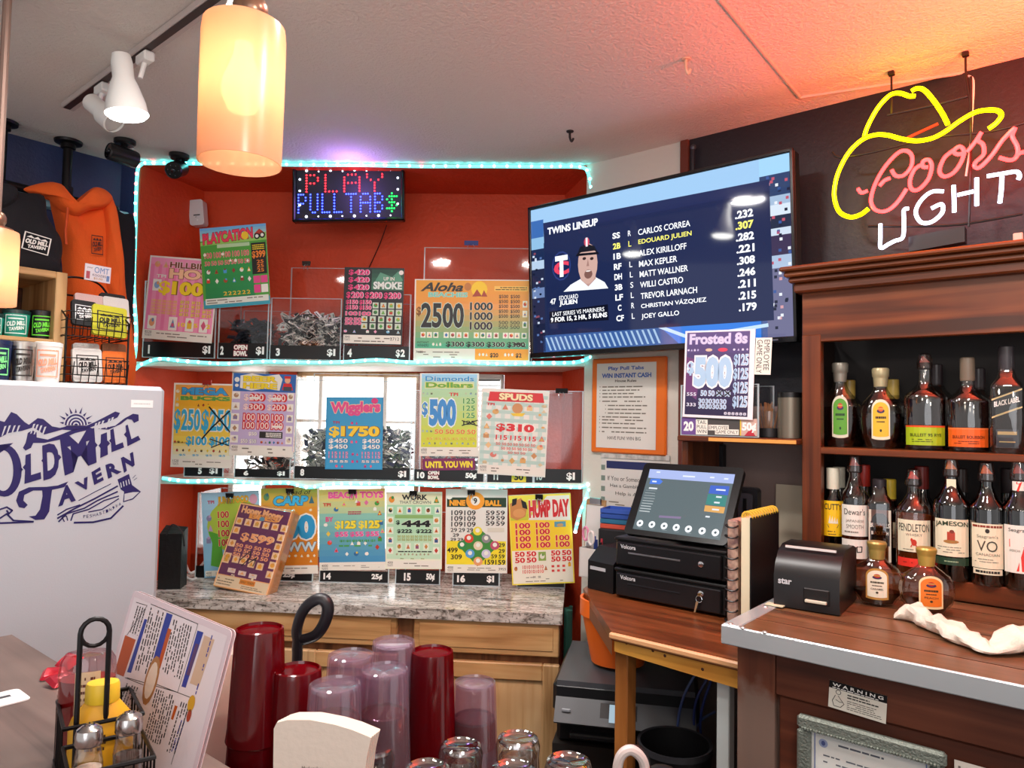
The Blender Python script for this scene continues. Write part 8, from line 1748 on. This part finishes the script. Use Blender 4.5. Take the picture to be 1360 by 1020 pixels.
# ketchup jar
p = incad(118, 868, .152); w_ = MC2 @ Vector((p.x, p.y, .006)); kx = w_.y / FPX
kj = thing('ketchup_bottle', 'clear plastic bottle of red sauce behind the mustard in the wire caddy', 'bottle', T(*w_) @ RZ(15))
mb = MB(); mb.lathe([(32 * kx, 0), (34 * kx, .005), (34 * kx, .12), (32 * kx, .138), (27 * kx, .147), (.0005, .149)], clear('#f0dcdc', .07, .06, .35), 32, 1, .7); mb.build('bottle_wall', kj)
mb = MB(); mb.lathe([(31 * kx, .003), (32.5 * kx, .007), (32.5 * kx, .112), (.0005, .114)], mat('#8a0f14', .35), 28, 1, .68); mb.build('sauce', kj)
t = MB().sheet(42 * kx, .075, (34.3 * kx, 34.3 * kx * .7), .09); t.rect(.3, 0, 1, 1, mat('#d0b898', .5), 0); t.words(.36, .06, .95, .94, 7, mat('#5a2a20'), 2, .8, .4); t.build('label', kj)
for i, (px, py, col, r_, lab) in enumerate(((76, 876, '#b0182c', 20, 'red foil packet behind the wire caddy, leftmost'), (92, 870, '#c42438', -30, 'red foil packet behind the wire caddy, topmost'), (84, 884, '#9a2030', 60, 'red foil packet lying under the other two behind the caddy'))):
    p = hitz(px, py + 10, ZT + .02); mb = MB(); mb.puff([(x, z) for x, z in rrect(.05, .034, .004)], (0, 0), .007, mat(col, .25, .3), 4, .004, 60); solo('sauce_packet', mb, lab, 'packet', T(p.x, p.y, ZT + .008 + .006 * (i % 2) + (.008 if i == 1 else 0)) @ RZ(r_) @ RX(-72 if i != 1 else -60), 'red packets behind the caddy')
# white card on the bar
p = hitz(6, 929, ZT); mb = MB(); mb.slab(rrect(.07, .06, .01), 0, .002, mat('#f0ecec', .4)); mb.box((-.005, 0, .0023), (.01, .02, .0004), mat('#3a3a40')); solo('white_card', mb, 'white rounded card lying on the grey bar top at the left edge', 'card', MR @ T(*(MR.inverted() @ Vector((p.x, p.y, ZT + .0006)))) )
# laminated menu
TL = hity(177.6, 783.5, 1.15); TRr = hity(309, 838, 1.02); LL = hity(152, 895, 1.128)
xa = (TRr - TL).normalized(); wm = (TRr - TL).length; za = (TL - LL); za -= xa * za.dot(xa); za.normalize(); ya = za.cross(xa); hm = (TL.z - ZT - .008) / za.z
og = TL + xa * wm / 2 - za * hm
MM = Matrix(((xa.x, ya.x, za.x, og.x), (xa.y, ya.y, za.y, og.y), (xa.z, ya.z, za.z, og.z), (0, 0, 0, 1)))
mn = thing('laminated_menu', 'laminated food menu standing sideways in the condiment caddy', 'menu', MM)
mb = MB(); mb.M = T(0, 0, hm / 2); mb.plate(rrect(wm, hm, .008), .0, .0012, mat('#e4cfd6', .22)); mb.plate(rrect(wm, hm, .008), .006, .0075, mat('#dcc8cc', .22)); mb.build('laminated_sheet', mn)
t = MB(); t.M = T(0, 0, hm / 2); t.sheet(wm, hm); cm = conv(0, 770, .24502); MMc = MM @ T(0, 0, hm / 2)
def MP(x, y): return t.at(MMc, 0, *cm(x, y))
ORG, BLU, PPL, RBW = mat('#c0541c', .4), mat('#2c3a9c', .4), mat('#5a3a6a', .4), mat('#d8b49a', .4)
def mpoly(p, m, l): t.poly([MP(*q) for q in p], m, l)
t.rect(.03, .04, .97, .98, mat('#ecdde2', .25), 0)
def mline(pts, w_=.004): t.line([MP(*q) for q in pts], w_, INK, 2)
mline([(740, 122), (800, 140), (690, 300)]); mline([(820, 132), (1075, 240), (965, 610), (690, 530)]); mline([(680, 530), (830, 590)]); mline([(835, 560), (1040, 640), (930, 1000)])
mpoly([(680, 300), (738, 325), (672, 525), (622, 505)], ORG, 1); mpoly([(785, 212), (800, 216), (712, 505), (690, 500)], BLU, 1); mpoly([(905, 178), (938, 190), (850, 480), (820, 470)], BLU, 1); mpoly([(912, 262), (932, 270), (870, 480), (852, 476)], ORG, 1); mpoly([(1072, 275), (1105, 285), (1008, 585), (985, 578)], BLU, 1); mpoly([(1062, 345), (1080, 350), (1030, 520), (1012, 514)], PPL, 2); mpoly([(1110, 300), (1165, 325), (1080, 580), (1030, 560)], RBW, 1); mpoly([(950, 680), (965, 686), (940, 760), (928, 754)], ORG, 1)
def mcol(x0, y0, x1, y1, n, wd, m=None):
    """n lines of small print running down the sheet beside the first line"""
    for i in range(n):
        ox = i * wd; y = 0
        while y < 1:
            l = .03 + random.random() * .08
            if random.random() < .85: mpoly([(x0 + ox + (x1 - x0) * y, y0 + i * wd * .4 + (y1 - y0) * y), (x0 + ox + 5 + (x1 - x0) * y, y0 + 2 + i * wd * .4 + (y1 - y0) * y), (x0 + ox + 5 + (x1 - x0) * min(1, y + l), y0 + 2 + i * wd * .4 + (y1 - y0) * min(1, y + l)), (x0 + ox + (x1 - x0) * min(1, y + l), y0 + i * wd * .4 + (y1 - y0) * min(1, y + l))], m or INK, 2)
            y += l + .02
mcol(748, 140, 705, 285, 4, 13); mcol(820, 150, 735, 490, 6, 13); mcol(945, 215, 880, 500, 8, 13); mcol(690, 560, 640, 700, 5, 14); mcol(850, 590, 780, 860, 9, 12); mcol(985, 660, 905, 930, 4, 13); mcol(1150, 300, 1060, 620, 1, 10, BLU)
q = MP(822, 545); t.ell(q[0], q[1], .06, .16, mat('#b07a4a', .4), 3); t.ell(q[0], q[1], .045, .12, mat('#e8d4c4', .4), 4); q = MP(1040, 670); t.ell(q[0], q[1], .03, .05, mat('#d8a02c', .4), 4); q = MP(1028, 735); t.ell(q[0], q[1], .018, .04, mat('#b0402c', .4), 4)
mcol(985, 760, 930, 930, 2, 14, BLU); t.build('menu_print', mn)
# soda gun on its hose at the bottom edge
q = hity(836, 1000, 1.25); sg = thing('soda_gun', 'white hosed black soda gun at the bottom edge below the desk', 'soda gun', T(q.x, q.y, .86))
P = [hity(x, y, 1.25) - Vector((q.x, q.y, .86)) for x, y in ((818, 1060), (820, 1020), (826, 1002), (838, 996), (850, 1004), (856, 1018), (858, 1050))]
mb = MB(); mb.tube(smooth(P, 6), .0085, mat('#cfc4c0', .4), 10); mb.build('hose', sg)
mb = MB(); mb.tube(smooth([p_ + Vector((.008, .012, .0)) for p_ in P], 6), .004, mat('#18161a', .4), 8); mb.build('cable', sg)
k_ = hity(880, 1016, 1.25) - Vector((q.x, q.y, .86)); mb = MB(); mb.M = T(k_.x, k_.y, k_.z - .02); mb.lathe([(.0005, -.04), (.024, -.04), (.026, .0), (.022, .012), (.012, .016), (.0005, .016)], mat('#121014', .35), 10); mb.build('nozzle_head', sg)
mb = MB(); mb.tube([(k_.x, k_.y, k_.z - .05), (P[-1].x, P[-1].y, P[-1].z)], .008, mat('#121014', .4), 8); mb.build('grip', sg)
# ================================================================== PARTS OF PARTS
SUB = {'tavern_logo': 'door', 'name_badge': 'door', 'door_gasket': 'door', 'badge': 'bezel', 'lock': 'front', 'slot': ('front', 'slot_plate'), 'maker_lettering': ('front', 'case'), 'key': 'front', 'display': 'control_panel', 'display_frame': 'control_panel',
       'power_button': 'control_panel', 'screen': ('bezel',), 'chest_logo': 'torso', 'drawstring': 'torso', 'printed_logo': ('cup_body', 'foam'), 'rim': ('cup_body', 'bucket_wall', 'bin_wall'), 'number_strip': 'front_panel', 'pourer_spout': 'pourer_collar', 'pourer_cover': 'pourer_collar',
       'label': ('glass', 'bottle_body', 'bottle_wall'), 'lens': 'body', 'infrared_diodes': 'body', 'bulb_face': 'lamp_body', 'holes': 'metal_cap', 'printed_word': 'napkins', 'menu_print': 'laminated_sheet', 'background_print': 'sheet', 'title_lettering': 'sheet',
       'prize_numbers': 'sheet', 'symbols': 'sheet', 'footer_strip': 'sheet', 'marker_strokes': 'sheet', 'nail_hole': 'apron', 'rivet': 'metal_edge', 'electrode': 'transformer', 'bulb': 'holder', 'paper': 'board', 'clamp': 'board', 'paper_tongue': 'case', 'base_ring': 'glass_wall', 'wire_arm': 'clip_body', 'diodes': 'tube'}
def stem(o): return o.name.rsplit('.', 1)[0] if o.name[-3:].isdigit() and '.' in o.name else o.name
for root in [o for o in SC.objects if o.type == 'EMPTY' and o.parent is None]:
    kids = list(root.children)
    for k in kids:
        want = SUB.get(stem(k))
        if not want or k.type != 'MESH': continue
        for w_ in ((want,) if isinstance(want, str) else want):
            host = next((h for h in kids if stem(h) == w_ and h is not k), None)
            if host: k.parent = host; break
if fz_:                                                # the freezer's handle belongs to its door
    for k in list(fz_.children):
        if stem(k) == 'handle': k.parent = next(h for h in fz_.children if stem(h) == 'door')
